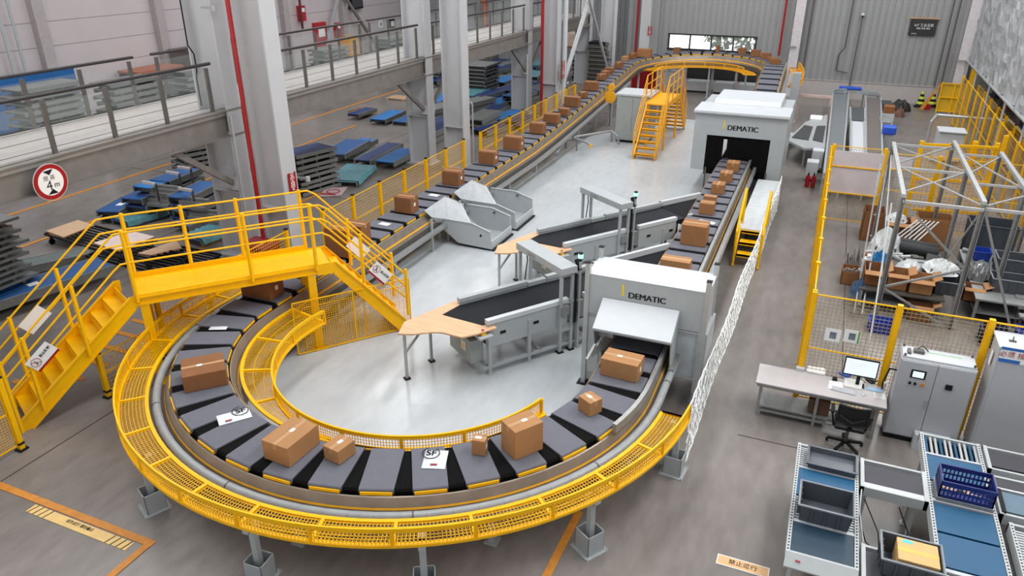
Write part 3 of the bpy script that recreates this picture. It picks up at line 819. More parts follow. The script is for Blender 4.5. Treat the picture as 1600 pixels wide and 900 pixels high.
for bb in (-.02, PW):
    b = MB(); fbox(b, F, -.04, PL+.04, bb, bb+.02, 1.9, 2.05 if bb > 0 else 1.98)
    b.build('fascia', M_Y, cr)
    b = MB(); fbox(b, F, -.02, PL+.02, bb-.03, bb+.05, 1.77, 1.8); fbox(b, F, -.02, PL+.02, bb-.03, bb+.05, 1.91, 1.94); fbox(b, F, -.02, PL+.02, bb+.01, bb+.02, 1.78, 1.93)
    b.build('beam', M_Y, cr)
for a in (.12, PL-.12):
    for bb in (.05, PW-.1):
        b = MB(); fbox(b, F, a-.08, a+.08, bb-.08, bb-.065, 0, 1.82); fbox(b, F, a-.08, a+.08, bb+.065, bb+.08, 0, 1.82); fbox(b, F, a-.006, a+.006, bb-.07, bb+.07, 0, 1.82); fbox(b, F, a-.14, a+.14, bb-.14, bb+.14, 0, .02)
        b.build('leg', M_Y, cr)
# right flight
b = MB(); fbox(b, F, PL, PL+.3, 0, PW, 1.9, 1.95); b.build('landing', M_Y, cr)
stair(cr, F, PW, PL+.3, 5.3, 1.92, 0, M_Y, 9, first_flat=.3, depth=.2)
stair(cr, FL, PW, 0, -2.35, 1.92, 0, M_Y, 9, depth=.2)
def post(p, q, w=.055):
    MB().bar(p, q, w, w).build('rail_post', M_Y, cr)
def rails(pls):
    for pl in pls:
        b = MB(); b.path([Vector(p) for p in pl], .02, 8); b.build('rail', M_Y, cr)
ZR = 3.27
for bb in (-.05, PW+.03):
    for a in (.02, 1.08, 2.12, PL) if bb > 0 else (.02, 2.12, PL): post(F(a, bb, 1.85), F(a, bb, ZR+.02))
    for a, zt in ((4.36, 2.5), (5.3, 1.52)): post(F(a, bb, zt-1.12), F(a, bb, zt))
    zs = [ZR-.02, 2.96, 2.66]
    R = []
    for z in zs: R.append([F(.02, bb, z), F(PL+.18, bb, z), F(PL+.34, bb, z-.1), F(5.3, bb, z-1.86)])
    rails(R)
    F2 = FL
    for a in (-1.0, -1.93, -2.35): post(F2(a, bb, 1.98+.84*a-.05), F2(a, bb, ZR+.84*a*.9-.02))
    R = []
    for z in zs: R.append([F(.02, bb, z), F2(-.14, bb, z-.0), F2(-.28, bb, z-.1), F2(-2.35, bb, z-1.84)])
    rails(R)
def sign_plate(o, x, up, wx, hy, label, logo=True):
    Wm = frame(o, x, up); r = thing('warning_sign', tuple(o), label, 'sign')
    def T(a, b_, c=0): return Wm @ Vector((a, b_, c))
    b = MB(); b.ext([T(-wx/2, -hy/2, -.003), T(wx/2, -hy/2, -.003), T(wx/2, hy/2, -.003), T(-wx/2, hy/2, -.003)], Wm.to_3x3() @ Vector((0, 0, .006))); pl = b.build('plate', M_PAP, r)
    if logo:
        b = MB(); b.ext([T(-wx/2, -hy/2, .004), T(wx/2, -hy/2, .004), T(wx/2, -hy*.36, .004), T(-wx/2, -hy*.36, .004)], Wm.to_3x3() @ Vector((0, 0, .001))); b.build('red_band', M_RED, pl)
        b = MB(); c = (-wx*.27, hy*.07)
        for i in range(20):
            a0, a1 = 2*pi*i/20, 2*pi*(i+1)/20; rr = hy*.27
            b.bar(T(c[0]+rr*cos(a0), c[1]+rr*sin(a0), .005), T(c[0]+rr*cos(a1), c[1]+rr*sin(a1), .005), .018, .004)
        b.bar(T(c[0]-rr*.7, c[1]+rr*.7, .005), T(c[0]+rr*.7, c[1]-rr*.7, .005), .016, .004); b.build('symbol', M_RED, pl)
        b = MB(); b.bar(T(c[0], c[1]-rr*.6, .005), T(c[0], c[1]+rr*.5, .005), .03, .003); b.bar(T(c[0]-.03, c[1]-rr*.6, .005), T(c[0]+.01, c[1], .005), .02, .003); b.build('figure', M_BK, pl)
        text('lettering', '禁止跨越', hy*.2, M_BK, pl, Wm @ Matrix.Translation((wx*.2, hy*.12, .005)), .001, .002)
    return r
sd = (F(5.3, 0, .6)-F(3.74, 0, 2.46)).normalized()
sign_plate(F(4.72, -.085, 1.55), sd, (0, 0, 1), .5, .3, 'white sign with a red circle on the right stair railing of the yellow crossing')
sign_plate(F(4.55, PW-.0, 1.78), sd, (0, 0, 1), .5, .3, 'blank back of a white sign on the rear rail of the right stairs', logo=False)
sl = (FL(0, 0, 2)-FL(-2.35, 0, .1)).normalized()
sign_plate(FL(-1.55, PW-.0, 1.62), sl, (0, 0, 1), .5, .3, 'blank back of a white sign on the rear rail of the left stairs', logo=False)
sign_plate(FL(-1.72, -.085, 1.35), sl, (0, 0, 1), .5, .3, 'white sign with a red circle on the left stair railing of the yellow crossing')
# ================================================================== FENCES (LEFT)
def fence(name, pts, h, label, cat='fence', hz=(.12, .8), cell=.05, m=M_Y, pw=.085, r_=.003, group=None, meshm=None, caps=True):
    r = thing(name, tuple(pts[0]), label, cat, group)
    for p in pts:
        p = Vector(p); b = MB(); b.box(p.x-pw/2, p.y-pw/2, .03, p.x+pw/2, p.y+pw/2, h); b.build('post', m, r)
        if caps:
            b = MB(); b.box(p.x-pw/2-.004, p.y-pw/2-.004, h, p.x+pw/2+.004, p.y+pw/2+.004, h+.03); b.build('post_cap', M_BK, r)
            b = MB(); b.box(p.x-pw/2-.01, p.y-pw/2-.01, .12, p.x+pw/2+.01, p.y+pw/2+.01, .16); b.build('post_band', M_BK, r)
            b = MB(); b.box(p.x-.08, p.y-.08, 0, p.x+.08, p.y+.08, .03); b.build('post_foot', M_BK, r)
    for p, q in zip(pts, pts[1:]):
        p, q = Vector(p), Vector(q); d = (q-p); L_ = d.length; d.normalize(); p = p + d*pw*.6; q = q - d*pw*.6; L_ = (q-p).length
        b = MB(); z0, z1 = hz[0], h-.05
        for z in (z0, z1, lerp(z0, z1, .5)): b.bar(p+Vector((0, 0, z)), q+Vector((0, 0, z)), .022, .022)
        for k in (p, q): b.bar(k+Vector((0, 0, z0)), k+Vector((0, 0, z1)), .022, .022)
        b.build('panel_frame', m, r)
        b = MB(); b.mesh(p+Vector((0, 0, z0)), q-p, (0, 0, z1-z0), max(2, int(L_/cell)), max(2, int((z1-z0)/cell)), r_)
        b.build('mesh_panel', meshm or m, r)
    return r
fence('mesh_fence', [(-11.95, y, 0) for y in (3.4, 4.85, 6.29)], 1.45, 'yellow mesh fence at the left picture edge below the stairs')
fence('mesh_fence', [(-11.95, y, 0) for y in (8.08, 9.4)], .95, 'low yellow mesh fence panel starting under the left stairs', cell=.08)
fence('mesh_fence', [(-11.95, y, 0) for y in (9.6, 10.95, 12.32, 13.72)], 1.52, 'yellow mesh fence passing under the yellow crossing', cell=.08)
fence('mesh_fence', [(-11.95, 13.8+i*1.42, 0) for i in range(1, 8)], 1.55, 'yellow mesh fence beside the left run, from the crossing to the second column', cell=.09)
fence('mesh_fence', [(-11.95, 13.8+i*1.42, 0) for i in range(8, 17)], 1.55, 'yellow mesh fence beside the left run, beyond the second thick column', cell=.12)
r = thing('mesh_gate', (-9.5, 10.8, 0), 'low yellow mesh screen standing on the pale floor in front of the crossing stairs', 'screen')
P0, P1 = Vector((-9.53, 10.81, .04)), Vector((-7.95, 12.86, .04)); dd = P1-P0; h = Vector((0, 0, 1.2))
b = MB()
for p, q in ((P0, P1), (P0+h, P1+h), (P0, P0+h), (P1, P1+h), (P0+dd*.5, P0+dd*.5+h)): b.bar(p, q, .025, .025)
nb = Vector((-.05, .04, 0))
for p, q in ((P0+dd*.08, P0+dd*.08+h*.85), (P0+dd*.08+h*.85, P1+h*.85), (P0+dd*.6, P0+dd*.6+h*.85)): b.bar(p+nb, q+nb, .02, .02)
b.build('frame', M_Y, r)
b = MB(); b.mesh(P0, dd, h, 52, 24, .003); b.mesh(P0+dd*.08+nb, dd*.92, h*.85, 40, 17, .002); b.build('mesh_panel', M_Y, r)
# ================================================================== WHITE TUNNELS
r = thing('scan_tunnel', (-2.5, 12.6, 0), 'near white scanning tunnel over the conveyor with a slanted white hood and black lettering', 'scanner')
X0, X1, Y0, Y1, ZT = -3.62, -1.36, 12.16, 13.05, 2.4
b = MB(); b.box(X0, Y0, 1.58, X1, Y1, ZT); b.build('housing', M_LG, r, bevel=.01)
b = MB(); b.box(X0-.005, Y0-.005, ZT, X1+.005, Y1+.005, ZT+.012); b.build('roof', M_WH, r)
b = MB(); b.box(X0, Y0+.02, .12, X0+.36, Y1, 1.58); b.build('side_panel', M_LG, r)
b = MB(); b.box(X0+.04, Y0+.005, .3, X0+.3, Y0+.02, 1.5); b.build('door', mat('panel_grey', (178, 183, 184), .4), r)
b = MB(); b.box(X1-.52, Y0+.05, .6, X1-.06, Y1, 1.58); b.build('side_panel', mat('panel_blue_grey', (180, 187, 190), .4), r)
b = MB(); b.box(X1-.06, Y0, .0, X1+.06, Y1+.05, 1.58); b.build('side_panel', M_LG, r)
b = MB()
for x0, x1 in ((X1-.52, X1-.06),): 
    b.box(x0, Y0, 1.55, x1, Y0+.05, 1.6); b.box(x0, Y0, .6, x0+.03, Y0+.05, 1.6); b.box(x1-.05, Y0-.01, .3, x1, Y0+.05, 1.6); b.box(x0, Y0, .58, x1, Y0+.05, .62)
b.build('door_frame', M_AL, r)
for x in (X0+.02, X1-.02):
    for y in (Y0+.02, Y1-.02):
        b = MB(); b.box(x-.045, y-.045, .02, x+.045, y+.045, ZT+.22)
        for g_ in (-.02, .02): b.box(x+g_-.004, y-.047, .02, x+g_+.004, y+.047, ZT+.215)
        b.build('corner_post', M_AL, r)
        b = MB(); b.box(x-.05, y-.05, ZT+.22, x+.05, y+.05, ZT+.235); b.build('post_cap', M_BK, r); MB().box(x-.11, y-.11, 0, x+.11, y+.11, .02).build('post_foot', M_BK, r)
# slanted hood with cheeks
hx0, hx1 = -3.28, -1.84
b = MB(); b.ext([(hx0, Y0-.01, 1.95), (hx1, Y0-.01, 1.95), (hx1, Y0-.62, 1.6), (hx0, Y0-.62, 1.6)], (0, 0, .025)); b.build('hood', M_WH, r, bevel=.004)
for x in (hx0, hx1):
    b = MB(); b.ext([(x-.012, Y0-.0, 1.94), (x-.012, Y0-.6, 1.6), (x-.012, Y0-.42, 1.15 if x == hx0 else .62), (x-.012, Y0, 1.15 if x == hx0 else .62)], (.024, 0, 0)); b.build('hood_cheek', M_LG, r)
b = MB(); b.box(hx0, Y0-.6, 1.56, hx1, Y0-.58, 1.6); b.build('hood_edge', M_LG, r)
b = MB()
for k in range(6): b.bar((hx0+.05+.05*k, Y0-.55+k*.12, 1.25+.02*k), (hx0-.02+.04*k, Y0-.8+k*.12, 1.05), .05, .05)
b.box(hx0+.02, Y0-.25, 1.28, hx0+.3, Y0-.02, 1.5)
b.build('sensor_bracket', M_AL, r)
b = MB(); b.box(hx0+.1, Y0+.3, 1.2, hx1-.05, Y0+.32, 1.58); b.build('rear_skirt', mat('cream_panel', (200, 198, 186), .5), r)
b = MB(); b.box(-2.93, Y0-.006, 2.07, -2.89, Y0-.001, 2.3); b.build('yellow_mark', mat('yellow_mark', (226, 200, 24), .5), r)
text('lettering', 'DEMATIC', .165, M_BK, r, frame((-2.46, Y0-.004, 2.10), (1, 0, 0)), .002, .0, dup=.012)

r = thing('scan_tunnel', (-2.6, 27.5, 0), 'far white tunnel with dark curtained mouth and black lettering, over the straight run', 'scanner')
X0, X1, Y0 = -4.1, -1.08, 25.9
b = MB(); b.box(X0-.05, Y0-.15, 2.78, X1+.05, Y0+1.4, 2.88); b.build('roof_edge', M_WH, r, bevel=.02)
b = MB(); b.ext([(X0+.4, Y0+1.2, 2.8), (X0+.4, Y0+1.2, 2.9), (X0+.4, Y0+1.5, 3.0), (X0+.4, Y0+3.5, 3.0), (X0+.4, Y0+3.5, 2.8)], (2.26, 0, 0)); b.build('roof', M_WH, r, bevel=.02)
b = MB(); b.box(X0+.46, Y0, 2.05, X1-.46, Y0+.1, 2.8); b.box(X0+.46, Y0-.02, 2.03, X1-.46, Y0, 2.09); b.build('header', M_LG, r)
b = MB(); b.box(X0, Y0, .78, X0+.46, Y0+3.4, 2.8); b.build('side_panel', M_LG, r)
b = MB(); b.box(X1-.46, Y0, .6, X1, Y0+3.4, 2.8); b.build('side_panel', M_LG, r)
b = MB(); b.box(X0+.46, Y0+.12, 2.6, X1-.46, Y0+3.4, 2.7); b.box(X0+.465, Y0+.05, .62, X0+.49, Y0+3.4, 2.6); b.box(X1-.49, Y0+.05, .62, X1-.465, Y0+3.4, 2.6); b.box(X0+.5, Y0+1.6, 1.55, X1-.5, Y0+1.7, 2.6)  # last box: back panel added to block light and darken the tunnel interior
b.build('lining_and_shade_panel', mat('tunnel_black', (10, 10, 11), .9, spec=.1), r)
M_CUR = mat('curtain_black', (13, 13, 14), .85, spec=.1)
for x0, x1, z0 in ((X0+.47, -3.06, .66), (-2.14, X1-.47, .6), (-2.94, -2.14, 1.3)):
    b = MB(); nn = max(4, int((x1-x0)/.1))
    for i in range(nn):
        a0 = lerp(x0, x1, i/nn); a1 = lerp(x0, x1, (i+1)/nn); b.box(a0, Y0+.02+.012*(i % 2), z0, a1, Y0+.03+.012*(i % 2), 2.08)
    b.build('curtain', M_CUR, r)
for x in (-3.56, -1.54):
    b = MB(); b.bar((x, Y0-.04, 0), (x, Y0-.04, .9), .05, .05); b.cb(x, Y0-.04, 0, .16, .16, .02); b.build('front_leg', M_DST, r)
for x in (X0+.2, X1-.2): MB().bar((x, Y0+3.2, 0), (x, Y0+3.2, .9), .08, .08).build('rear_leg', M_LG, r)
b = MB(); b.box(-3.12, Y0-.006, 2.26, -3.08, Y0-.001, 2.56); b.build('yellow_mark', MATS['yellow_mark'], r)
text('lettering', 'DEMATIC', .24, M_BK, r, frame((-2.49, Y0-.004, 2.32), (1, 0, 0)), .002, .0, dup=.018)
# steps with yellow rails
r = thing('step_platform', (-1.3, 22, 0), 'yellow steps up to a pale platform in front of the far tunnel', 'steps')
b = MB(); b.box(-1.72, 20.3, .72, -1.02, 25.4, .8); b.box(-1.72, 20.3, .3, -1.68, 25.4, .72); b.box(-1.06, 20.3, .3, -1.02, 25.4, .72); b.build('deck', mat('deck_grey', (196, 200, 202), .5), r)
for i, (y, z) in enumerate(((20.2, .72), (19.85, .5), (19.5, .28))):
    MB().box(-1.6, y, z, -1.04, y+.3, z+.05).box(-1.6, y, z-.03, -1.04, y+.03, z+.05).build('tread', M_Y, r)
for x in (-1.66, -1.0):
    MB().bar((x, 19.4, 0), (x, 20.4, .8), .04, .14).build('stringer', M_Y, r)
    b = MB(); b.path([Vector(v) for v in ((x, 19.42, .0), (x, 19.42, 1.0), (x, 19.6, 1.15), (x, 20.6, 1.85), (x, 20.75, 1.8), (x, 20.75, .8))], .035, 10); b.build('handrail', M_Y, r)
for y in (21, 23, 25):
    for x in (-1.6, -1.1): MB().bar((x, y, 0), (x, y, .75), .06, .06).build('leg', M_STL, r)
# white net
b = MB(); 
def NP(t, z):
    y = lerp(10.3, 24.8, t); x = lerp(-1.24, -.97, t) + .02*sin(y*1.3+z*2) + .006*sin(y*37.7+z*51); return Vector((x, y, z*(1.22-.15*abs(sin(t*9)))))
NN = 120; NH = 10
JT = [[(random.uniform(-.35, .35), random.uniform(-.3, .3), random.uniform(-.012, .012)) for j in range(NH+1)] for i in range(NN+1)]
def NK(i, j):
    a, c, x = JT[i][j]; q = NP(min(1, max(0, (i+a)/NN)), min(1, max(0, (j+c)/NH))); q.x += x; return q
for i in range(NN):
    for j in range(NH):
        z0, z1 = j/NH, (j+1)/NH
        if (i+j) % 2 == 0: b.bar(NK(i, j), NK(i+1, j+1), .013, .013)
        else: b.bar(NK(i, j+1), NK(i+1, j), .013, .013)
b.path([NP(i/NN, 1) for i in range(NN+1)], .014, 6); b.path([NP(i/NN, 0)+Vector((0, 0, .01)) for i in range(NN+1)], .014, 6)
b.build('safety_net', mat('white_cord', (232, 234, 232), .7), label='white knotted safety net hung along the right side of the straight run', cat='net')
# ================================================================== INDUCTION LINES
def induct(y_off, x_off, label, tl):
    """feeding belt with wooden table; local frame along the belt"""
    th = math.atan2(14.52-12.4, -5.02+6.53); o = Vector((-6.0+x_off, 12.07+y_off, 0)); F = Fr(o, th)
    r = thing('feeding_conveyor', tuple(o), label, 'conveyor', 'black belted feeding lines', 0)
    Wd = .62
    L1 = 2.75; L2 = tl
    b = MB(); b.ext([F(*v) for v in ((-.5, .33, 1.05), (-.04, -.52, 1.05), (.3, -Wd+.09, 1.05), (L2-.1, -Wd+.09, 1.05), (L2-.1, Wd-.09, 1.05), (0, Wd-.09, 1.05))], (0, 0, .045))
    b.build('belt', M_BEL, r)
    b = MB()
    for a in (1.75, 2.9, 4.2): fbox(b, F, a, a+.02, -Wd+.1, Wd-.1, 1.091, 1.094)
    b.build('belt_joint', M_BK, r)
    # rails in pieces
    for (a0, a1, side, zt, zb) in ((0, 1.7, 1, 1.24, .98), (1.72, 2.2, 1, 1.2, .98), (2.22, L2, 1, 1.24, .98), (0, 1.98, -1, 1.24, .62), (2.4, L2-.55, -1, 1.24, .62)):
        y0, y1 = (Wd-.09, Wd+.03) if side > 0 else (-Wd-.03, -Wd+.09)
        b = MB(); fbox(b, F, a0, a1, y0, y1, zt-.1, zt); b.build('top_rail', M_WH if side < 0 else M_LG, r, bevel=.006)
        b = MB(); fbox(b, F, a0+.01, a1-.01, y0+.02, y1-.01, zb, zt-.1)
        for k in (.3, 1.1): 
            if a0+k+.15 < a1 and side < 0: fbox(b, F, a0+k, a0+k+.13, y0+.01, y0+.02, .86, .92, 1)
        b.build('side_panel', [M_LG, M_BK], r)
    b = MB(); fbox(b, F, 1.98, 2.4, -Wd, -Wd+.06, .7, 1.1); fbox(b, F, 2.05, 2.2, -Wd-.05, -Wd+.05, .85, 1.15); fbox(b, F, 1.75, 1.95, -Wd-.09, -Wd-.03, .9, 1.1)
    b.build('drive_unit', M_STL, r)
    b = MB(); fbox(b, F, .1, L2-.3, -.45, .45, .55, .95); b.build('under_frame', M_DST, r)
    b = MB()
    for bb in (-Wd, Wd): fbox(b, F, -.1, L2-.5, bb-.03, bb+.03, .14, .2)
    for a in (0, 1.3, 2.6): fbox(b, F, a-.03, a+.03, -Wd, Wd, .14, .2)
    b.build('base_rail', M_LG, r)
    for a in (.05, 1.0, 2.2, 3.3):
        for bb in (-Wd, Wd):
            if a > L2-.8: continue
            b = MB(); fbox(b, F, a-.035, a+.035, bb-.035, bb+.035, .02, 1.0); fbox(b, F, a-.08, a+.08, bb-.08, bb+.08, 0, .02); b.build('leg', M_LG, r)
    # front control box under the table
    b = MB(); fbox(b, F, -.32, -.02, -.5, .42, .28, .8); b.build('drive_cover', mat('machine_grey', (150, 156, 152), .45), r, bevel=.01)
    b = MB(); fbox(b, F, -.325, -.32, -.28, -.1, .48, .68); b.build('warning_label', mat('cream_label', (222, 214, 190), .6), r)
    b = MB(); c = F(-.328, -.19, .58); b.add([c+F.v*.05-Vector((0,0,.05)), c-F.v*.05-Vector((0,0,.05)), c+Vector((0,0,.05))], [(0,1,2)]); b.build('warning_triangle', M_YO, r)
    b = MB()
    for i in range(10):
        a0, a1 = pi*i/10, pi*(i+1)/10
        b.tube(F(-.2, .2+.28*cos(a0), .7+.25*sin(a0)), F(-.2, .2+.28*cos(a1), .7+.25*sin(a1)), .04, 8)
    b.tube(F(-.1, -.2, .84), F(-.1, .2, .84), .06, 10); b.build('cable_hose', M_DST, r)
    # emergency stop box on the side
    b = MB(); fbox(b, F, -.28, .02, -Wd-.22, -Wd+.06, .96, 1.0); b.build('button_bracket', M_LG, r)
    c = F(-.14, -Wd-.08, 1.0); b = MB(); b.cb(c.x, c.y, 1.0, .1, .09, .07, th); b.build('stop_box', M_Y, r)
    b = MB(); b.tube(c+Vector((0, 0, .07)), c+Vector((0, 0, .11)), .03, 12); b.build('stop_button', M_RED, r)
    # wooden table, a forked worktop
    P = [(-1.42, .42), (-1.32, .52), (-.85, .66), (-.2, .9), (.02, .62), (.06, .56), (-.34, .36), (-.36, .3), (-.0, -.46), (.28, -.52), (.32, -.62), (.02, -.78), (-.3, -.86), (-.36, -.8), (-.52, -.38), (-.62, -.18), (-1.0, .12), (-1.2, .2), (-1.38, .2)]
    P = [(-1.62, .06), (-1.3, .46), (-1.02, .52), (-.62, .62), (-.06, .76), (.04, .74), (.04, .56), (-.52, .34), (-.04, -.52), (.16, -.5), (.16, -.74), (-.34, -.76), (-.62, -.72), (-.86, -.34), (-1.0, -.24), (-1.2, -.16), (-1.36, -.12)]
    r2 = thing('worktop', tuple(F(-.8, .1, 0)), label.replace('feeding conveyor', 'worktop').split(' with')[0] + ' of pale wood in front of its belt', 'table', 'forked wooden worktops')
    b = MB(); b.ext([F(a, c_, 1.06) for a, c_ in P], (0, 0, .035)); b.build('top', mat('wood_board', (214, 172, 134), .5, var=.13, scale=3, stretch=(1, 6, 1)), r2, bevel=.005)
    for a, c_ in ((-1.48, .08), (-.75, .45)):
        b = MB(); b.tube(F(a, c_, .03), F(a, c_, 1.06), .032, 12); b.build('leg', M_LG, r2)
        b = MB(); q = F(a, c_, 0); b.cb(q.x, q.y, 0, .12, .12, .03, th); b.build('foot', M_BK, r2)
    b = MB(); b.bar(F(-1.45, .1, .62), F(-.78, .42, 1.0), .03, .05); b.build('brace', M_LG, r2)
    return F
F1 = induct(0, 0, 'near feeding conveyor with black belt and white side rails', 3.6)
F2_ = induct(4.52, .05, 'far feeding conveyor with black belt and white side rails', 4.3)
def gantry(F, a, label, zt=2.0):
    F = (lambda G_: (lambda a_, b_, z_: G_(a_, b_+.14, z_)))(F)
    r = thing('scanner_gantry', tuple(F(a, 0, 0)), label, 'gantry', 'grey portal frames over the feeding belts')
    b = MB(); fbox(b, F, a-.2, a+.2, -.88, .88, zt-.16, zt); b.build('beam', M_LG, r, bevel=.008)
    b = MB(); fbox(b, F, a-.205, a-.2, .1, .4, zt-.12, zt-.05); b.build('name_strip', M_STL, r)
    for aa in (-.14, .14):
        for bb in (-.8, .8):
            b = MB(); fbox(b, F, a+aa-.03, a+aa+.03, bb-.03, bb+.03, .02, zt-.16); b.build('leg', M_LG, r)
            b = MB(); fbox(b, F, a+aa-.07, a+aa+.07, bb-.07, bb+.07, 0, .03); b.build('foot', M_BK, r)
    for bb in (-.8, .8):
        b = MB(); fbox(b, F, a-.14, a+.14, bb-.02, bb+.02, .5, .56); b.build('cross_bar', M_LG, r)
    b = MB(); b.path([F(a+.05, .84, 1.8), F(a+.12, .9, 1.5), F(a+.05, .88, 1.1), F(a, .84, .9)], .014, 6); b.path([F(a+.2, -.84, 1.8), F(a+.2, -.86, .7), F(a+.22, -.7, .6)], .03, 6); b.build('cable', M_BK, r)
    r2 = thing('signal_lamp', tuple(F(a+.3, -.84, 0)), label.split(' over')[0].replace('portal frame', 'signal lamp') + ' beside the portal over the belt', 'lamp', 'green signal lamps')
    b = MB(); b.tube(F(a+.3, -.84, 0), F(a+.3, -.84, zt+.05), .028, 10); b.build('pole', M_AL, r2)
    b = MB(); b.tube(F(a+.3, -.84, zt+.05), F(a+.3, -.84, zt+.13), .02, 10, r2=.05); b.tube(F(a+.3, -.84, zt+.22), F(a+.3, -.84, zt+.25), .05, 12); b.tube(F(a+.3, -.84, zt-.15), F(a+.3, -.7, zt+.05), .05, 8); b.build('holder', M_BK, r2)
    b = MB(); b.tube(F(a+.3, -.84, zt+.13), F(a+.3, -.84, zt+.22), .055, 14); b.build('lens', mat('lamp_green', (150, 226, 200), .3, emit=1.2), r2)
gantry(F1, 1.9, 'near grey portal frame over the near feeding belt')
gantry(F2_, 1.85, 'far grey portal frame over the far feeding belt')
# merge rollers beside the straight run
for k, (F, a0, lab) in enumerate(((F1, 3.6, 'black roller bed joining the near feeding belt to the straight run'), (F2_, 4.3, 'black roller bed joining the far feeding belt to the straight run'))):
    r = thing('merge_bed', tuple(F(a0, 0, 0)), lab, 'conveyor', 'merge beds beside the straight run')
    b = MB(); n_ = 16
    endx = -3.06
    for i in range(n_):
        bb = lerp(-.52, .56, i/(n_-1)); p = F(a0-.08, bb, 1.08); t = (endx-p.x)/F.u.x
        if t < .1: continue
        q = p + F.u*t; b.tube(p, q, .03, 8)
    b.build('roller', M_BEL, r)
    b = MB(); p = F(a0-.1, .62, 1.12); t = (endx-p.x)/F.u.x; b.bar(p, p+F.u*t, .09, .24); b.build('side_rail', M_WH, r)
    b = MB(); p = F(a0-.1, -.6, 1.12); t = max(.15, (endx-p.x)/F.u.x); b.bar(p, p+F.u*t, .06, .2); b.build('side_rail', M_WH, r)
    b = MB(); p = F(a0, 0, .9); b.bar(p, p+F.u*.5, .9, .2); b.bar(F(a0+.1, .4, 0), F(a0+.1, .4, .95), .06, .06); b.bar(F(a0+.1, -.3, 0), F(a0+.1, -.3, .95), .06, .06); b.build('under_frame', M_DST, r)
# ================================================================== CHUTES
M_CH = mat('chute_grey', (176, 181, 183), .35, var=.02)
def chute(dy, label):
    D = Vector((0, dy, 0)); YN, YF = 17.8, 19.25
    r = thing('discharge_chute', (-8.8, 18.5+dy, 0), label, 'chute', 'grey discharge chutes beside the left run')
    near = [AY(693.7, 342, YN), AY(736.5, 349, YN), AY(766, 363, YN), AY(767.6, 393.5, YN), AY(716, 381, YN), AY(686.7, 352.5, YN)]
    for p in near: p.z = max(p.z, .03)
    far = [p + Vector((0, YF-YN, 0)) for p in near]
    a, b_ = G(663, 329, 1.28), G(695, 307, 1.28)
    for Q in (near, far):
        b = MB(); b.ext([p+D for p in Q], (0, .03, 0)); b.build('side_panel', M_CH, r)
        b = MB(); b.barpath([p+D+Vector((0, .015, 0)) for p in Q[0:3]], .06, .02); b.build('flange', M_CH, r)
    b = MB(); nb_ = [near[5], near[4], near[3]]; fb = [far[5], far[4], far[3]]
    b.strip([p+D+Vector((0, 0, .03)) for p in nb_], [p+D+Vector((0, 0, .03)) for p in fb], th=.03); b.build('chute_floor', mat('chute_floor', (160, 166, 169), .35), r)
    lp, lf = near[3]+D, far[3]+D
    b = MB(); b.bar(lp+Vector((0, .02, .14)), lf+Vector((0, 0, .14)), .04, .24); 
    for i in range(7): q = lp.lerp(lf, .12+.12*i); b.box(q.x+.02, q.y-.05, .08, q.x+.03, q.y+.05, .18)
    b.build('front_lip', M_CH, r)
    MB().bar(lp+Vector((.05, 0, .01)), lf+Vector((.05, 0, .01)), .08, .03).build('rubber_edge', M_BK, r)
    c, d = near[1]+D, near[0]+D
    a, b_ = a+D, b_+D
    cf = far[0]+D
    b = MB(); b.ext([a, b_, b_.lerp(cf, .75), c, d], (0, 0, -.02)); b.build('cover_plate', mat('plate_white', (192, 196, 199), .4), r)
    b = MB(); e = near[5]+D; b.add([a, d, e, Vector((a.x+.15, a.y+.1, a.z-.2))], [(0,1,2,3)]); b.add([b_, b_.lerp(cf, .9), b_.lerp(cf, .9)-Vector((0,0,.4)), b_-Vector((0, 0, .35))], [(0,1,2,3)]); b.build('side_fold', M_CH, r)
    b = MB(); q = Vector((a.x+.12, a.y+.15, 0)); b.bar(q, q+Vector((0, 0, 1.0)), .06, .06); q2 = q+Vector((0, 1.0, 0)); b.bar(q2, q2+Vector((0, 0, 1.0)), .06, .06)
    b.build('leg', M_LG, r)
    b = MB()
    for q in (near[2]+Vector((-.3, .05, -.15)), far[1]+Vector((.1, -.05, -.1))): b.tube(q+D, q+D+Vector((0, -.05, 0)), .04, 8)
    b.build('sensor', M_DST, r)
chute(0, 'near grey discharge chute beside the left run')
chute(1.8, 'far grey discharge chute behind the first')
# ================================================================== FAR STAIRS
r = thing('stair_crossing', (-6.5, 31.5, 0), 'smaller yellow stair bridge standing at the far end of the pale floor', 'stair bridge')
FS = Fr((-6.1, 30.9, 0), rad(90)); Wd = .85
b = MB(); fbox(b, FS, 0, 2.7, 0, Wd, 1.9, 1.95); fbox(b, FS, 0, 2.7, -.03, 0, 1.8, 2.0); fbox(b, FS, 0, 2.7, Wd, Wd+.03, 1.8, 2.0); b.build('deck', M_YO, r)
cr_save = M_Y
stair(r, FS, Wd, 0, -1.75, 1.93, 0, M_YO, 9, depth=.2, riser=False)
stair(r, FS, Wd, 2.7, 4.6, 1.93, 0, M_YO, 9, depth=.2, riser=False)
for a in (.15, 2.55):
    for bb in (.05, Wd-.05):
        b = MB(); fbox(b, FS, a-.04, a+.04, bb-.04, bb+.04, 0, 1.9); b.build('leg', M_YO, r)
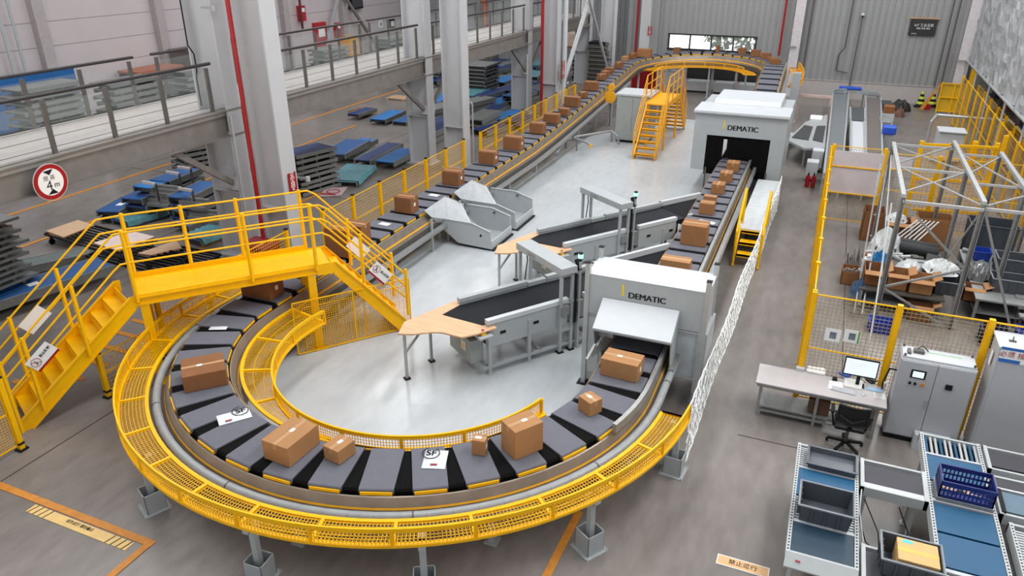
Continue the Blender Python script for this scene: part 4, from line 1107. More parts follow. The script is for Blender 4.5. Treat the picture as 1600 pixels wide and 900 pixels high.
for bb in (-.04, Wd+.04):
    for a in (0, .9, 1.8, 2.7): MB().bar(FS(a, bb, 1.9), FS(a, bb, 3.1), .045, .045).build('rail_post', M_YO, r)
    for a in (-1.7, -.9): MB().bar(FS(a, bb, 1.95+a*1.1), FS(a, bb, 3.05+a*1.1), .045, .045).build('rail_post', M_YO, r)
    for a in (3.6, 4.5): MB().bar(FS(a, bb, 1.95-(a-2.7)*1.02), FS(a, bb, 3.05-(a-2.7)*1.02), .045, .045).build('rail_post', M_YO, r)
    for z in (3.08, 2.7, 2.35):
        b = MB(); b.path([FS(-1.7, bb, z-1.87), FS(0, bb, z), FS(2.7, bb, z), FS(4.5, bb, z-1.84)], .018, 6); b.build('rail', M_YO, r)
# guard tray under the far curve
def far_tray(t0, t1, z0, z1, label, out):
    n_ = 24; cx, cy = -6.565, 40.5; A = []; B = []
    for i in range(n_+1):
        t = rad(lerp(t0, t1, i/n_)); z = lerp(z0, z1, i/n_)
        ra, rb_ = (2.35, 2.95) if not out else (4.75, 5.25)
        A.append(Vector((cx+ra*cos(t), cy+ra*sin(t), z))); B.append(Vector((cx+rb_*cos(t), cy+rb_*sin(t), z)))
    wire_tray('curved_guard', A, B, A if not out else B, .28, label, 'guard', 6, 1, M_YO, .08)
far_tray(8, 172, 1.85, 1.75, 'amber mesh guard hanging under the inside of the raised far curve', False)
far_tray(-12, 22, 1.6, 2.1, 'amber mesh guard basket at the outer right of the raised far curve', True)
# cabinets and things at the far end
r = thing('machine_cabinet', (-7.8, 32.2, 0), 'grey machine cabinet left of the far yellow stairs', 'cabinet')
b = MB(); b.box(-8.45, 31.7, .12, -7.0, 33.2, 2.05); b.build('body', mat('cabinet_green_grey', (160, 166, 164), .45), r, bevel=.01)
b = MB(); b.box(-8.5, 31.65, 2.05, -6.95, 33.25, 2.12); b.build('top', M_WH, r); b = MB(); b.box(-8.4, 31.8, 0, -7.05, 33.1, .12); b.build('plinth', M_BK, r)
for x in (-8.44, -7.72):
    b = MB(); b.box(x, 31.68, .15, x+.7, 31.7, 2.0); b.build('door', mat('cabinet_green_grey'), r) if False else b.build('door', MATS['cabinet_green_grey'], r)
r = thing('tube_rail', (-9.3, 29, 0), 'bent grey tube rail curving over the floor beside the left run', 'rail')
b = MB(); b.path([G(868, 240, .5), G(885, 218, .55), G(903, 213, .6), G(955, 205, .6), G(965, 213, .45), G(967, 226, .1)], .05, 8); b.path([G(890, 214, .6), G(915, 222, .5), G(925, 228, .4)], .05, 8)
b.build('tube', M_STL, r)
for px, py in ((884, 232), (955, 222), (901, 236)): q = G(px, py, 0); MB().bar(q, q+Vector((0, 0, .62)), .07, .07).build('leg', M_STL, r)
q = G(923, 228, .42); MB().cb(q.x, q.y, q.z-.06, .1, .1, .12).build('end_cap', M_YO, r)
for px, py, lab in ((952, 152, 'larger round yellow cover under the climbing conveyor'), (945, 137, 'smaller round yellow cover above it under the climbing conveyor')):
    q = AY(px+10*(py < 140)+20*0, py, 34.5); r = thing('drive_wheel_cover', tuple(q), lab, 'cover', 'yellow round covers')
    MB().tube(q, q+Vector((0, .12, 0)), .3 if py > 140 else .16, 20).build('disc', M_YO, r)
    MB().bar((q.x, q.y+.2, 0), (q.x, q.y+.2, q.z+.2), .1, .1).build('bracket', M_LG, r)
r = thing('red_cabinet', (-9.6, 44, 0), 'red cabinet under the left bend of the raised curve', 'cabinet')
q = AY(999, 132, 44.0); q2 = AY(1012, 112, 44.0)
b = MB(); b.box(q.x-.5, 44, .2, q.x+.9, 44.5, q2.z+.1); b.build('body', M_RED, r); b = MB(); b.box(q.x-.45, 44.05, 0, q.x+.85, 44.45, .2); b.build('plinth', M_BK, r)
# white sheet machines under the far curve
for x0, x1, lab in ((-7.9, -6.6, 'left one of the low white units against the wall under the raised curve'), (-6.3, -5.2, 'middle one of the low white units against the wall under the raised curve'), (-4.9, -3.9, 'right one of the low white units against the wall under the raised curve')):
    r = thing('low_unit', ((x0+x1)/2, 45.6, 0), lab, 'unit', 'low white units under the raised curve')
    b = MB(); b.box(x0, 45.3, .08, x1, 46.2, .62); b.build('body', M_WH, r, bevel=.02); b = MB(); b.box(x0+.05, 45.35, 0, x1-.05, 46.1, .08); b.build('plinth', M_BK, r)
# height limit sign
r = thing('height_limit_sign', (-14.02, 9.5, 3.69), 'round red rimmed height limit sign hung on the walkway beam', 'sign')
Wm = frame((-14.02, 9.5, 3.69), (0, 1, 0))
def disc(rr, z0, z1, m_, name, n=40):
    b = MB(); A = [Wm @ Vector((rr*cos(2*pi*i/n), rr*sin(2*pi*i/n), z0)) for i in range(n)]; b.ext(A, Wm.to_3x3() @ Vector((0, 0, z1-z0))); return b.build(name, m_, r)
disc(.37, -.01, 0, M_WH, 'back_plate'); disc(.355, 0, .006, M_RED, 'red_rim'); disc(.27, .006, .009, M_PAP, 'face')
for s_ in (1, -1):
    b = MB(); b.ext([Wm @ Vector((x, y*s_, .0095)) for x, y in ((-.12, .235), (.1, .245), (0, .14))], Wm.to_3x3() @ Vector((0, 0, .002))); b.build('arrowhead', M_BK, r)
text('lettering', '限 高', .11, M_BK, r, Wm @ Matrix.Translation((-.02, .08, .01)), .001, .0)
text('numeral', '4', .27, M_BK, r, Wm @ Matrix.Translation((-.05, -.07, .01)), .001, .0)
text('lettering', 'm', .16, M_BK, r, Wm @ Matrix.Translation((.11, -.075, .01)), .001, .001)
b = MB(); b.bar((-14.06, 9.5, 3.7), (-14.2, 9.5, 3.7), .04, .04); b.build('bracket', M_DST, r)
# extinguisher signs
def vsign(o, x, w_, h_, s, label, up=(0, 0, 1)):
    Wm = frame(o, x, up); r = thing('extinguisher_sign', tuple(o), label, 'sign')
    b = MB(); b.ext([Wm @ Vector(v) for v in ((-w_/2, -h_/2, 0), (w_/2, -h_/2, 0), (w_/2, h_/2, 0), (-w_/2, h_/2, 0))], Wm.to_3x3() @ Vector((0, 0, .01))); pl = b.build('plate', M_RED, r)
    for i, ch in enumerate(s): text('lettering', ch, w_*.62, M_PAP, pl, Wm @ Matrix.Translation((0, h_/2-h_*(i+.65)/(len(s)+.9), .011)), .001, .0)
    b = MB(); y0 = -h_/2+h_*.04; b.ext([Wm @ Vector(v) for v in ((-w_*.2, y0+h_*.05, .011), (0, y0, .011), (w_*.2, y0+h_*.05, .011), (w_*.06, y0+h_*.05, .011), (w_*.06, y0+h_*.13, .011), (-w_*.06, y0+h_*.13, .011), (-w_*.06, y0+h_*.05, .011))], Wm.to_3x3() @ Vector((0, 0, .001))); b.build('arrow', M_PAP, pl)
q = AX(457, 284, -12.6)
vsign((-12.6, q.y, q.z), (0, 1, 0), .3, .5, '灭火器', 'red fire extinguisher sign with white characters on the nearest thick column')
q = AX(881, 109, -12.3); vsign((-12.335, q.y, q.z), (0, 1, 0), .38, .85, '灭火器', 'red fire extinguisher sign on the third thick column')
q = AY(1015, 48, 45.9); vsign((q.x, 45.95, q.z), (1, 0, 0), .22, .5, '灭火器', 'small red sign on the corner column beside the ribbed wall')
# wall sign
r = thing('wall_sign', (4.0, 46.4, 3.55), 'black rectangular sign with white writing on the grey back wall', 'sign')
b = MB(); b.box(3.37, 46.45, 3.56, 4.65, 46.52, 4.4); b.build('panel', mat('sign_black', (40, 40, 42), .4), r)
b = MB(); b.box(3.3, 46.44, 4.4, 4.75, 46.53, 4.46); b.build('top_edge', mat('sign_tan', (190, 150, 110), .6), r)
text('lettering', 'IoT 工业互联', .16, M_PAP, r, frame((4.05, 46.445, 4.08), (1, 0, 0)), .001)
text('lettering', '智能 装备 展区', .1, M_PAP, r, frame((4.05, 46.445, 3.92), (1, 0, 0)), .001)
text('lettering', 'dematic', .08, M_PAP, r, frame((3.65, 46.445, 3.66), (1, 0, 0)), .001)
# ================================================================== RIGHT SIDE: FENCES
def pfence(name, pts, h, label, cell=.07):
    return fence(name, pts, h, label, cell=cell, pw=.085, hz=(.15, h-.06), r_=.0035, meshm=mat('fence_wire', (158, 138, 96), .5), caps=False)
pfence('mesh_fence', [(.36, 13.1, 0), (1.75, 13.1, 0), (3.13, 13.1, 0), (4.5, 13.1, 0), (5.9, 13.1, 0)], 2.35, 'tall yellow mesh fence behind the desk and grey cabinets')
pfence('mesh_fence', [(.36, 13.16+1.42*i, 0) for i in range(0, 9)], 2.35, 'tall yellow mesh fence running away from the desk, seen almost edge on', .09)
pfence('mesh_fence', [(.42, 24.14, 0), (1.85, 24.14, 0)], 2.5, 'yellow mesh fence bay holding the pale board in front of the far conveyors')
pfence('mesh_fence', [(1.95, 24.14, 0), (3.3, 24.14, 0), (4.7, 24.14, 0), (6.1, 24.14, 0)], 2.42, 'yellow mesh fence behind the steel rack frame', .1)
r = thing('fence_board', (1.1, 24.0, 1.0), 'pinkish board fixed to the yellow fence bay right of the aisle', 'board')
q0, q1, q2 = AY(1299, 234, 24.1), AY(1372, 240, 24.1), AY(1357, 305, 24.1)
M_PB = mat('pink_board', (206, 196, 199), .6, var=.03)
b = MB(); b.box(.46, 24.095, q2.z, 1.84, 24.125, q0.z); b.build('board', M_PB, r)
b = MB(); b.box(.46, 24.06, lerp(q2.z, q0.z, .62), 1.84, 24.1, lerp(q2.z, q0.z, .62)+.03); b.box(.46, 24.06, q2.z-.03, 1.84, 24.1, q2.z); b.build('bar', M_Y, r)
q0, q1 = AY(1392, 244, 24.1), AY(1423, 266, 24.1)
r = thing('fence_board', (2.4, 24.0, 1.6), 'smaller pinkish board on the fence behind the left uprights of the rack frame', 'board')
MB().box(q0.x, 24.095, q1.z, q1.x, 24.125, q0.z).build('board', M_PB, r); MB().box(q0.x, 24.06, q1.z-.03, q1.x, 24.1, q1.z).build('bar', M_Y, r)
# side sheets notices on the fence behind the desk
for k, (x0, y0, lab) in enumerate(((1301, 524, 'left of two paper notices on the mesh fence above the desk'), (1331, 526, 'right of two paper notices on the mesh fence, with a green edge'))):
    q = AY(x0, y0, 13.07); r = thing('paper_notice', tuple(q), lab, 'notice')
    b = MB(); b.box(q.x-.13, 13.085, q.z-.13, q.x+.13, 13.092, q.z+.12); b.build('sheet', M_PAP, r)
    b = MB(); b.box(q.x-.05, 13.08, q.z-.07, q.x+.06, 13.084, q.z+.06); b.build('picture', mat('print_grey', (110, 118, 128), .6, var=.4, scale=40), r)
    if k:
        b = MB(); b.box(q.x+.1, 13.08, q.z-.13, q.x+.125, 13.084, q.z+.12); b.build('green_edge', mat('print_green', (96, 168, 72), .6), r)
# ================================================================== DESK
r = thing('work_desk', (.75, 12.6, 0), 'long pale topped metal workbench in front of the mesh fence', 'desk')
DX0, DX1, DY0, DY1 = -.36, 1.82, 12.28, 13.0
M_DT = mat('desk_top', (182, 176, 176), .4, var=.05, scale=3)
b = MB(); b.box(DX0, DY0, .72, DX1, DY1, .75); b.build('top', M_DT, r, bevel=.004)
b = MB(); b.box(DX0+.03, DY0+.03, .66, DX1-.03, DY1-.03, .72); b.build('apron', M_STL, r)
for x in (DX0+.1, .72, DX1-.12):
    for y in (DY0+.12, DY1-.1): MB().bar((x, y, 0), (x, y, .68), .05, .05).build('leg', M_STL, r)
b = MB(); b.box(DX0+.08, DY0+.1, .2, .95, DY1-.1, .225); b.build('shelf', M_STL, r)
for y in (DY0+.12, DY1-.1): MB().bar((DX0+.1, y, .12), (DX1-.12, y, .12), .04, .04).build('foot_rail', M_STL, r)
r = thing('paper_bin', (.7, 12.6, .23), 'brown box on the shelf under the desk', 'box'); MB().box(.6, 12.45, .23, .95, 12.8, .52).build('body', mat('brown_board', (96, 70, 52), .8), r); MB().box(.62, 12.47, .52, .93, 12.78, .53).build('lid', M_CBD, r)
TZ = .751
def desk_item(name, px, py, lab, cat, fn, z=TZ):
    q = G(px, py, z); r = thing(name, tuple(q), lab, cat, None); fn(r, q); return r
def f_box(w_, d_, h_, m_, part='body', rz=0, bev=.004):
    def f(r, q): b = MB(); b.cb(q.x, q.y, q.z, w_, d_, h_, rz); b.build(part, m_, r, bevel=bev)
    return f
r = thing('monitor', (1.5, 12.8, TZ), 'black framed monitor with a bright screen on the desk', 'monitor')
p0, p1 = AY(1322, 556, 12.85), AY(1378, 587, 12.85)
x0, x1, z1 = p0.x, p0.x+.56, p0.z; z0 = z1-.36
b = MB(); b.box(x0, 12.83, z0, x1, 12.87, z1); bz = b.build('bezel', M_BK, r, bevel=.004)
b = MB(); b.box(x0+.02, 12.825, z0+.03, x1-.02, 12.83, z1-.02); b.build('screen', mat('screen_white', (222, 232, 236), .3, emit=.6), bz)
b = MB(); b.box((x0+x1)/2-.03, 12.87, TZ, (x0+x1)/2+.03, 12.89, z0+.1); b.cb((x0+x1)/2, 12.86, TZ, .24, .18, .015); b.build('stand', M_BK, r)
b = MB()
for i in range(5): b.box(x0+.06, 12.8245, z1-.07-.045*i, x0+.06+.1+.07*(i*7 % 4), 12.8249, z1-.078-.045*i+.012)
b.build('screen_text', mat('screen_lines', (170, 186, 196), .5, emit=.4), r)
def f_kb(r, q):
    b = MB(); b.cb(q.x, q.y, q.z, .4, .14, .02, -.1); b.build('base', M_WH, r)
    b = MB(); W_ = Matrix.Translation(q) @ Matrix.Rotation(-.1, 4, 'Z')
    for i in range(12):
        for j in range(4): v = W_ @ Vector((-.175+.032*i, -.045+.03*j, .02)); b.cb(v.x, v.y, v.z, .026, .024, .006, -.1)
    b.build('keys', mat('key_grey', (188, 190, 194), .5), r)
desk_item('keyboard', 1318, 611, 'white computer keyboard at the front of the desk above the chair', 'keyboard', f_kb)
def f_mouse(r, q): b = MB(); b.ball((q.x, q.y, q.z+.005), .045, 10, sz=.5); b.build('shell', M_WH, r); MB().bar((q.x, q.y+.02, q.z+.024), (q.x, q.y+.035, q.z+.022), .006, .006).build('wheel', M_BK, r)
desk_item('mouse', 1349, 617, 'white computer mouse right of the keyboard', 'mouse', f_mouse)
def f_papers(n_, w_, d_):
    def f(r, q):
        for i in range(n_): b = MB(); b.cb(q.x+.01*(i % 3), q.y+.008*(i % 2), q.z+.004*i, w_, d_, .0035, .1*((i*5) % 3-1)); b.build('sheet', M_PAP, r)
    return f
desk_item('paper_stack', 1274, 580, 'stack of white papers at the rear of the desk, left of the monitor', 'papers', f_papers(8, .3, .21))
desk_item('paper_stack', 1333, 600, 'loose white papers in the middle of the desk under the monitor', 'papers', f_papers(4, .3, .3))
desk_item('paper_stack', 1305, 603, 'white sheets left of the keyboard', 'papers', f_papers(3, .22, .3))
desk_item('tissue_box', 1250, 578, 'small white box at the rear edge of the desk beside the fence post', 'box', f_box(.14, .1, .06, M_WH))
desk_item('blue_pack', 1322, 588, 'blue plastic pack on the desk below the left edge of the monitor', 'bag', lambda r, q: (MB().ball((q.x, q.y, q.z+.04), .09, 10, sz=.5).build('pack', mat('pack_blue', (58, 96, 190), .4, var=.3, scale=20), r), MB().ball((q.x-.1, q.y+.02, q.z+.03), .05, 8, sz=.6).build('knot', MATS['pack_blue'], r)))
desk_item('desk_phone', 1304, 594, 'small black device on the desk left of the papers', 'device', f_box(.08, .09, .05, M_BK))
desk_item('cable_heap', 1362, 598, 'black and grey cables and adapters right of the monitor foot', 'cables', lambda r, q: MB().path([q+Vector((.1*cos(a*1.3)*((a % 3)/2), .07*sin(a*1.7), .015+.01*(a % 3))) for a in range(14)], .012, 6).build('cable', M_BK, r))
desk_item('adapter', 1357, 593, 'black adapter block behind the cables on the desk', 'device', f_box(.13, .07, .05, M_BK, rz=.5))
desk_item('folder', 1366, 609, 'pale blue folder on the right end of the desk', 'folder', f_box(.26, .12, .012, mat('pale_blue', (156, 194, 226), .5)))
desk_item('paper_cup', 1381, 604, 'white cup at the right end of the desk', 'cup', lambda r, q: MB().tube(q, q+Vector((0, 0, .09)), .028, 12, r2=.038).build('body', M_PAP, r))
desk_item('clear_folder', 1374, 619, 'clear plastic sleeve at the front right corner of the desk', 'folder', f_box(.2, .2, .006, mat('clear_grey', (186, 188, 186), .25)))
# chair
r = thing('office_chair', (1.27, 12.0, 0), 'black mesh office chair pushed up to the desk', 'chair')
CX, CYc = 1.27, 11.98
b = MB(); b.cb(CX, CYc+.02, .44, .48, .46, .07); b.build('seat', M_BK, r, bevel=.03)
b = MB(); n_ = 8
A = [Vector((CX-.24+.48*i/n_, CYc-.24-.05*sin(pi*i/n_), .62)) for i in range(n_+1)]; B = [Vector((p.x*.98+CX*.02, p.y-.08, 1.02)) for p in A]
b.strip(A, B, 0, True, .0); b.strip([p+Vector((0, .02, 0)) for p in B], [p+Vector((0, .02, 0)) for p in A], 0, True)
b.build('backrest', mat('chair_mesh', (30, 31, 34), .8), r)
b = MB(); b.path(A, .018, 8); b.path(B, .022, 8); b.path([A[0], B[0]], .016, 8); b.path([A[-1], B[-1]], .016, 8)
b.path([Vector((CX-.2, CYc-.3, .8)), Vector((CX, CYc-.36, .72)), Vector((CX+.2, CYc-.3, .8))], .016, 8); b.build('back_frame', mat('chair_plastic', (20, 20, 22), .35), r)
MB().bar((CX, CYc-.3, .66), (CX, CYc-.1, .42), .07, .03).build('back_bracket', M_BK, r)
for s_ in (-1, 1):
    b = MB(); b.path([Vector((CX+s_*.25, CYc-.1, .45)), Vector((CX+s_*.3, CYc-.08, .66)), Vector((CX+s_*.3, CYc+.16, .68))], .018, 8); b.cb(CX+s_*.3, CYc+.05, .68, .06, .26, .03); b.build('armrest', M_BK, r)
b = MB(); b.tube((CX, CYc, .08), (CX, CYc, .44), .028, 12); b.build('gas_column', M_DST, r)
for i in range(5):
    a = 2*pi*i/5+.4; e = Vector((CX+.3*cos(a), CYc+.3*sin(a), .07)); b = MB(); b.bar((CX, CYc, .11), e, .05, .03); b.build('base_arm', M_BK, r)
    b = MB(); b.tube(e+Vector((-.02, 0, -.035)), e+Vector((.02, 0, -.035)), .032, 10); b.build('caster', M_BK, r)
# control cabinets
M_CAB = mat('cabinet_grey', (178, 180, 184), .42, var=.02)
r = thing('control_cabinet', (2.45, 12.8, 0), 'grey two door control cabinet with a small touch screen beside the desk', 'cabinet')
b = MB(); b.box(1.88, 12.55, .1, 3.02, 13.0, 1.62); b.build('body', M_CAB, r, bevel=.008); b = MB(); b.box(1.9, 12.57, 0, 3.0, 12.98, .1); b.build('plinth', M_BK, r)
for x0, x1 in ((1.9, 2.44), (2.455, 3.0)):
    d = MB().box(x0, 12.53, .13, x1, 12.552, 1.6).build('door', M_CAB, r, bevel=.004)
    if x0 < 2: MB().box(2.39, 12.505, .75, 2.41, 12.53, .92).build('handle', M_AL, d)
b = MB(); b.box(2.07, 12.52, 1.3, 2.3, 12.532, 1.46); b.build('touch_frame', M_BK, r); b = MB(); b.box(2.1, 12.515, 1.325, 2.27, 12.521, 1.435); b.build('touch_screen', mat('screen_white'), r) if False else b.build('touch_screen', MATS['screen_white'], r)
for x, m_ in ((2.09, M_BK), (2.17, M_BK), (2.28, M_OR)):
    b = MB(); b.tube((x, 12.53, 1.2), (x, 12.5, 1.2), .022 if m_ == M_BK else .03, 12); b.build('button', m_, r)
b = MB(); b.box(2.62, 12.5, 1.2, 2.72, 12.53, 1.29); b.build('main_switch', M_BK, r)
b = MB(); b.box(1.9, 12.58, 1.62, 3.0, 12.98, 1.66); b.build('roof', M_WH, r)
for x in (1.93, 2.97):
    for y in (12.6, 12.95): b = MB(); b.tube((x, y, 1.66), (x, y, 1.7), .02, 8); b.build('lifting_eye', M_DST, r)
b = MB(); b.cb(2.15, 12.8, 1.66, .16, .12, .05); b.cb(2.0, 12.75, 1.66, .05, .16, .04); b.path([Vector((2.1, 12.8, 1.7)), Vector((2.2, 12.9, 1.75)), Vector((2.3, 12.85, 1.68))], .012, 6); b.build('top_fittings', M_DST, r)
b = MB(); b.bar((2.3, 12.85, 1.662), (2.8, 12.85, 1.662), .015, .004); b.build('green_strip', mat('strip_green', (130, 200, 110), .5), r)
b = MB(); b.path([Vector((1.9, 12.7, 1.3)), Vector((1.78, 12.8, 1.25)), Vector((1.74, 12.9, .9)), Vector((1.8, 12.95, .3)), Vector((1.78, 12.9, .05))], .015, 6); b.build('cable', M_BK, r)
b = MB(); b.box(2.35, 12.2, .1, 2.9, 12.5, .42) if False else b.box(2.35, 12.36, 0, 2.9, 12.52, .3); b.build('skirt_box', M_WH, r)
r = thing('control_cabinet', (4.2, 12.8, 0), 'taller plain grey cabinet at the right picture edge with a blue and white notice', 'cabinet')
b = MB(); b.box(3.2, 12.5, .08, 5.2, 13.03, 2.14); b.build('body', M_CAB, r, bevel=.01); MB().box(3.22, 12.52, 0, 5.18, 13.0, .08).build('plinth', M_BK, r)
b = MB(); b.box(3.18, 12.48, 2.14, 5.22, 13.092, 2.17); b.build('roof', M_WH, r)
MB().box(3.23, 12.48, .12, 4.2, 12.502, 2.1).build('door', M_CAB, r, bevel=.004)
b = MB(); b.cb(3.4, 12.75, 2.17, .1, .05, .02); b.tube((3.4, 12.75, 2.19), (3.4, 12.75, 2.26), .01, 6); b.build('lifting_eye', M_DST, r)
b = MB(); b.box(3.17, 12.7, 1.7, 3.18, 12.8, 1.95); b.build('side_label', M_PAP, r)
q = AY(1566, 541, 12.47)
b = MB(); b.box(q.x, 12.47, q.z-.27, q.x+.55, 12.476, q.z); b.build('notice', M_PAP, r)
b = MB(); b.box(q.x, 12.465, q.z-.05, q.x+.55, 12.469, q.z); b.box(q.x, 12.465, q.z-.27, q.x+.3, 12.469, q.z-.21); b.build('notice_band', mat('sign_blue', (40, 104, 180), .5), r)
text('lettering', '必须 按规定', .11, M_RED, r, frame((q.x+.28, 12.464, q.z-.13), (1, 0, 0)), .001)
# ================================================================== ROLLER CONVEYOR MODULES (bottom right)
ZC = .88
M_RAILW = mat('module_rail', (184, 188, 188), .4, var=.03)
M_TEALB = mat('dark_teal_belt', (34, 58, 76), .5, var=.06)
M_CHAR = mat('charcoal_belt', (62, 62, 68), .6, var=.05)
def module(label, X0, X1, Y0, Y1, secs, perf=True, legs=True, rails='xy'):
    """secs: list of (kind, y0, y1) across X0..X1"""
    r = thing('transfer_conveyor', ((X0+X1)/2, (Y0+Y1)/2, 0), label, 'conveyor', None)
    for x in (X0, X1-.05):
        b = MB(); b.box(x, Y0, ZC-.14, x+.05, Y1, ZC+.03)
        if perf:
            k = Y0+.05
            while k < Y1-.05: b.cb(x+.025, k, ZC+.03, .02, .02, .004, 0, 1); k += .06
        b.build('side_rail', [M_RAILW, M_BK], r)
    for y in (Y0, Y1-.04):
        b = MB(); b.box(X0, y, ZC-.14, X1, y+.04, ZC+.02); b.build('end_rail', M_RAILW, r)
    for kind, a, c in secs:
        b = MB()
        if kind == 'blue': b.box(X0+.05, a, ZC-.04, X1-.05, c, ZC+.01); b.build('belt', M_BLB, r)
        elif kind == 'teal': b.box(X0+.05, a, ZC-.04, X1-.05, c, ZC+.01); b.build('belt', M_TEALB, r)
        elif kind == 'dark': b.box(X0+.05, a, ZC-.04, X1-.05, c, ZC+.01); b.build('belt', M_CHAR, r)
        elif kind == 'bar':
            n_ = max(1, int((c-a)/.05))
            for i in range(n_): y = lerp(a, c, (i+.5)/n_); b.tube((X0+.05, y, ZC-.015), (X1-.05, y, ZC-.015), .018, 8)
            b.build('roller', M_AL, r)
        elif kind == 'white': b.box(X0+.05, a, ZC-.03, X1-.05, c, ZC+.015); b.build('cross_bar', M_WH, r)
        elif kind == 'stripes':
            n_ = 11
            for i in range(n_):
                x = lerp(X0+.08, X1-.08, i/(n_-1)); b.tube((x, a, ZC-.01), (x, c, ZC-.01), .022, 8, 0 if i % 3 else 1)
            b.build('roller', [M_AL, M_BLB], r)
            MB().box(X0+.05, a, ZC-.12, X1-.05, c, ZC-.06).build('tray', M_BK, r)
    b = MB(); b.box(X0+.06, Y0+.05, ZC-.3, X1-.06, Y1-.05, ZC-.16); b.build('drive_tray', M_DST, r) if perf else None
    if legs:
        for x in (X0+.1, X1-.12):
            for y in (Y0+.15, Y1-.15):
                b = MB(); b.bar((x, y, 0), (x, y, ZC-.12), .05, .05); b.cb(x, y, 0, .1, .1, .02); b.build('leg', M_RAILW, r)
    return r
m1 = module('left short transfer conveyor with blue and dark teal belts, carrying a grey tote', .46, 1.33, 7.98, 10.45,
       [('bar', 9.88, 10.4), ('white', 9.84, 9.87), ('blue', 9.2, 9.83), ('bar', 8.66, 9.19), ('white', 8.61, 8.65), ('teal', 8.03, 8.6)])
b = MB(); b.ext([(.46, 7.98, ZC+.03), (1.33, 7.98, ZC+.03), (1.33, 7.84, ZC-.1), (.46, 7.84, ZC-.1)], (0, 0, -.02)); b.build('end_plate', M_RAILW, m1)
q = Vector((.62, 7.91, ZC-.03)); MB().cb(q.x, q.y, q.z, .06, .03, .004).build('red_mark', M_RED, m1)
m2 = module('cross conveyor with a charcoal belt linking the left and middle transfer lines', 1.36, 2.24, 9.72, 10.42, [('dark', 9.86, 10.3), ('white', 9.76, 9.85)], perf=False)
b = MB(); b.path([Vector((1.4, 9.6, .5)), Vector((1.55, 9.4, .2)), Vector((1.8, 9.3, .05)), Vector((2.0, 9.5, .06)), Vector((2.1, 9.7, .3)), Vector((1.9, 9.72, .7))], .008, 6)
b.path([Vector((1.45, 9.7, .7)), Vector((1.7, 9.55, .3)), Vector((1.75, 9.3, .1)), Vector((1.5, 9.1, .05))], .008, 6); b.build('cable', M_BK, m2)
b = MB(); b.path([Vector((1.38, 9.7, .86)), Vector((1.36, 9.3, .8)), Vector((1.42, 8.8, .7)), Vector((1.4, 8.5, .6))], .01, 6); b.build('pale_cable', M_WH, m2)
module('narrow charcoal belt beside the grey tote with the carton, at the picture bottom', 1.36, 2.24, 7.6, 8.5, [('dark', 7.7, 8.4)], perf=False)
m3 = module('middle transfer conveyor with bright blue belts, carrying the navy basket', 2.24, 3.08, 7.6, 11.5,
       [('stripes', 11.0, 11.44), ('white', 10.95, 10.99), ('blue', 10.3, 10.93), ('bar', 9.86, 10.29), ('white', 9.8, 9.85), ('blue', 9.17, 9.76), ('blue', 8.5, 9.13), ('white', 8.4, 8.46), ('bar', 8.1, 8.38), ('blue', 7.7, 8.08)])
module('right cross conveyor with a charcoal belt below the tall cabinet', 3.12, 4.6, 10.9, 11.5, [('dark', 11.0, 11.4)], perf=False)
module('right cross conveyor with a blue grey belt, at the picture edge', 3.12, 4.6, 9.85, 10.75, [('dark', 10.5, 10.7), ('white', 10.44, 10.48)], perf=False)
r = thing('belt_segment', (3.8, 10.15, ZC), 'steel blue belt segment at the right picture edge', 'belt')
MB().box(3.2, 9.92, ZC+.012, 4.55, 10.36, ZC+.03).build('belt', mat('blue_grey_belt', (92, 118, 134), .45, var=.06), r); MB().box(3.15, 9.88, ZC+.012, 3.2, 10.4, ZC+.05).build('edge', M_BK, r)
m5 = module('right transfer frame at the lower right corner holding a blue bin', 3.2, 4.2, 7.6, 9.7, [('bar', 7.7, 9.6)])
# totes, tray, basket
def tote(name, X0, X1, Y0, Y1, z, h, m, label, cat='tote', inner=None, taper=.03):
    r = thing(name, ((X0+X1)/2, (Y0+Y1)/2, z), label, cat)
    b = MB(); t = .012; T = taper
    for ax in range(4):
        o = [(X0, Y0), (X1, Y0), (X1, Y1), (X0, Y1)]; i = [(X0+T, Y0+T), (X1-T, Y0+T), (X1-T, Y1-T), (X0+T, Y1-T)]
        p, q = o[ax], o[(ax+1) % 4]; pi_, qi = i[ax], i[(ax+1) % 4]; n_ = Vector((p[1]-q[1], q[0]-p[0], 0)).normalized()*t
        V = [Vector((*pi_, z)), Vector((*qi, z)), Vector((*q, z+h)), Vector((*p, z+h))]; b.add(V+[v+n_ for v in V], [(0,1,2,3),(7,6,5,4),(0,4,5,1),(2,6,7,3),(1,5,6,2),(3,7,4,0)])
    b.build('wall', m, r)
    MB().box(X0+T, Y0+T, z, X1-T, Y1-T, z+.015).build('floor_panel', m, r)
    b = MB(); w_ = .02
    b.box(X0-w_, Y0-w_, z+h-.02, X1+w_, Y0, z+h); b.box(X0-w_, Y1, z+h-.02, X1+w_, Y1+w_, z+h); b.box(X0-w_, Y0, z+h-.02, X0, Y1, z+h); b.box(X1, Y0, z+h-.02, X1+w_, Y1, z+h)
    b.build('rim', mat('rim_grey', (134, 139, 144), .45) if m == M_TOT else m, r)
    b = MB()
    for k in (.25, .5, .75): b.box(lerp(X0, X1, k)-.008, Y0-.012, z+.03, lerp(X0, X1, k)+.008, Y0+T, z+h-.02); b.box(X0-.012, lerp(Y0, Y1, k)-.008, z+.03, X0+T, lerp(Y0, Y1, k)+.008, z+h-.02)
    b.build('rib', m, r)
    return r
ZB = ZC+.02
tote('plastic_tote', .55, 1.22, 8.62, 9.14, ZB, .29, M_TOT, 'empty grey plastic tote standing on the left transfer conveyor')
tote('plastic_tote', 1.55, 2.22, 8.0, 8.5, ZB, .29, M_TOT, 'grey plastic tote holding a pale carton, at the picture bottom')
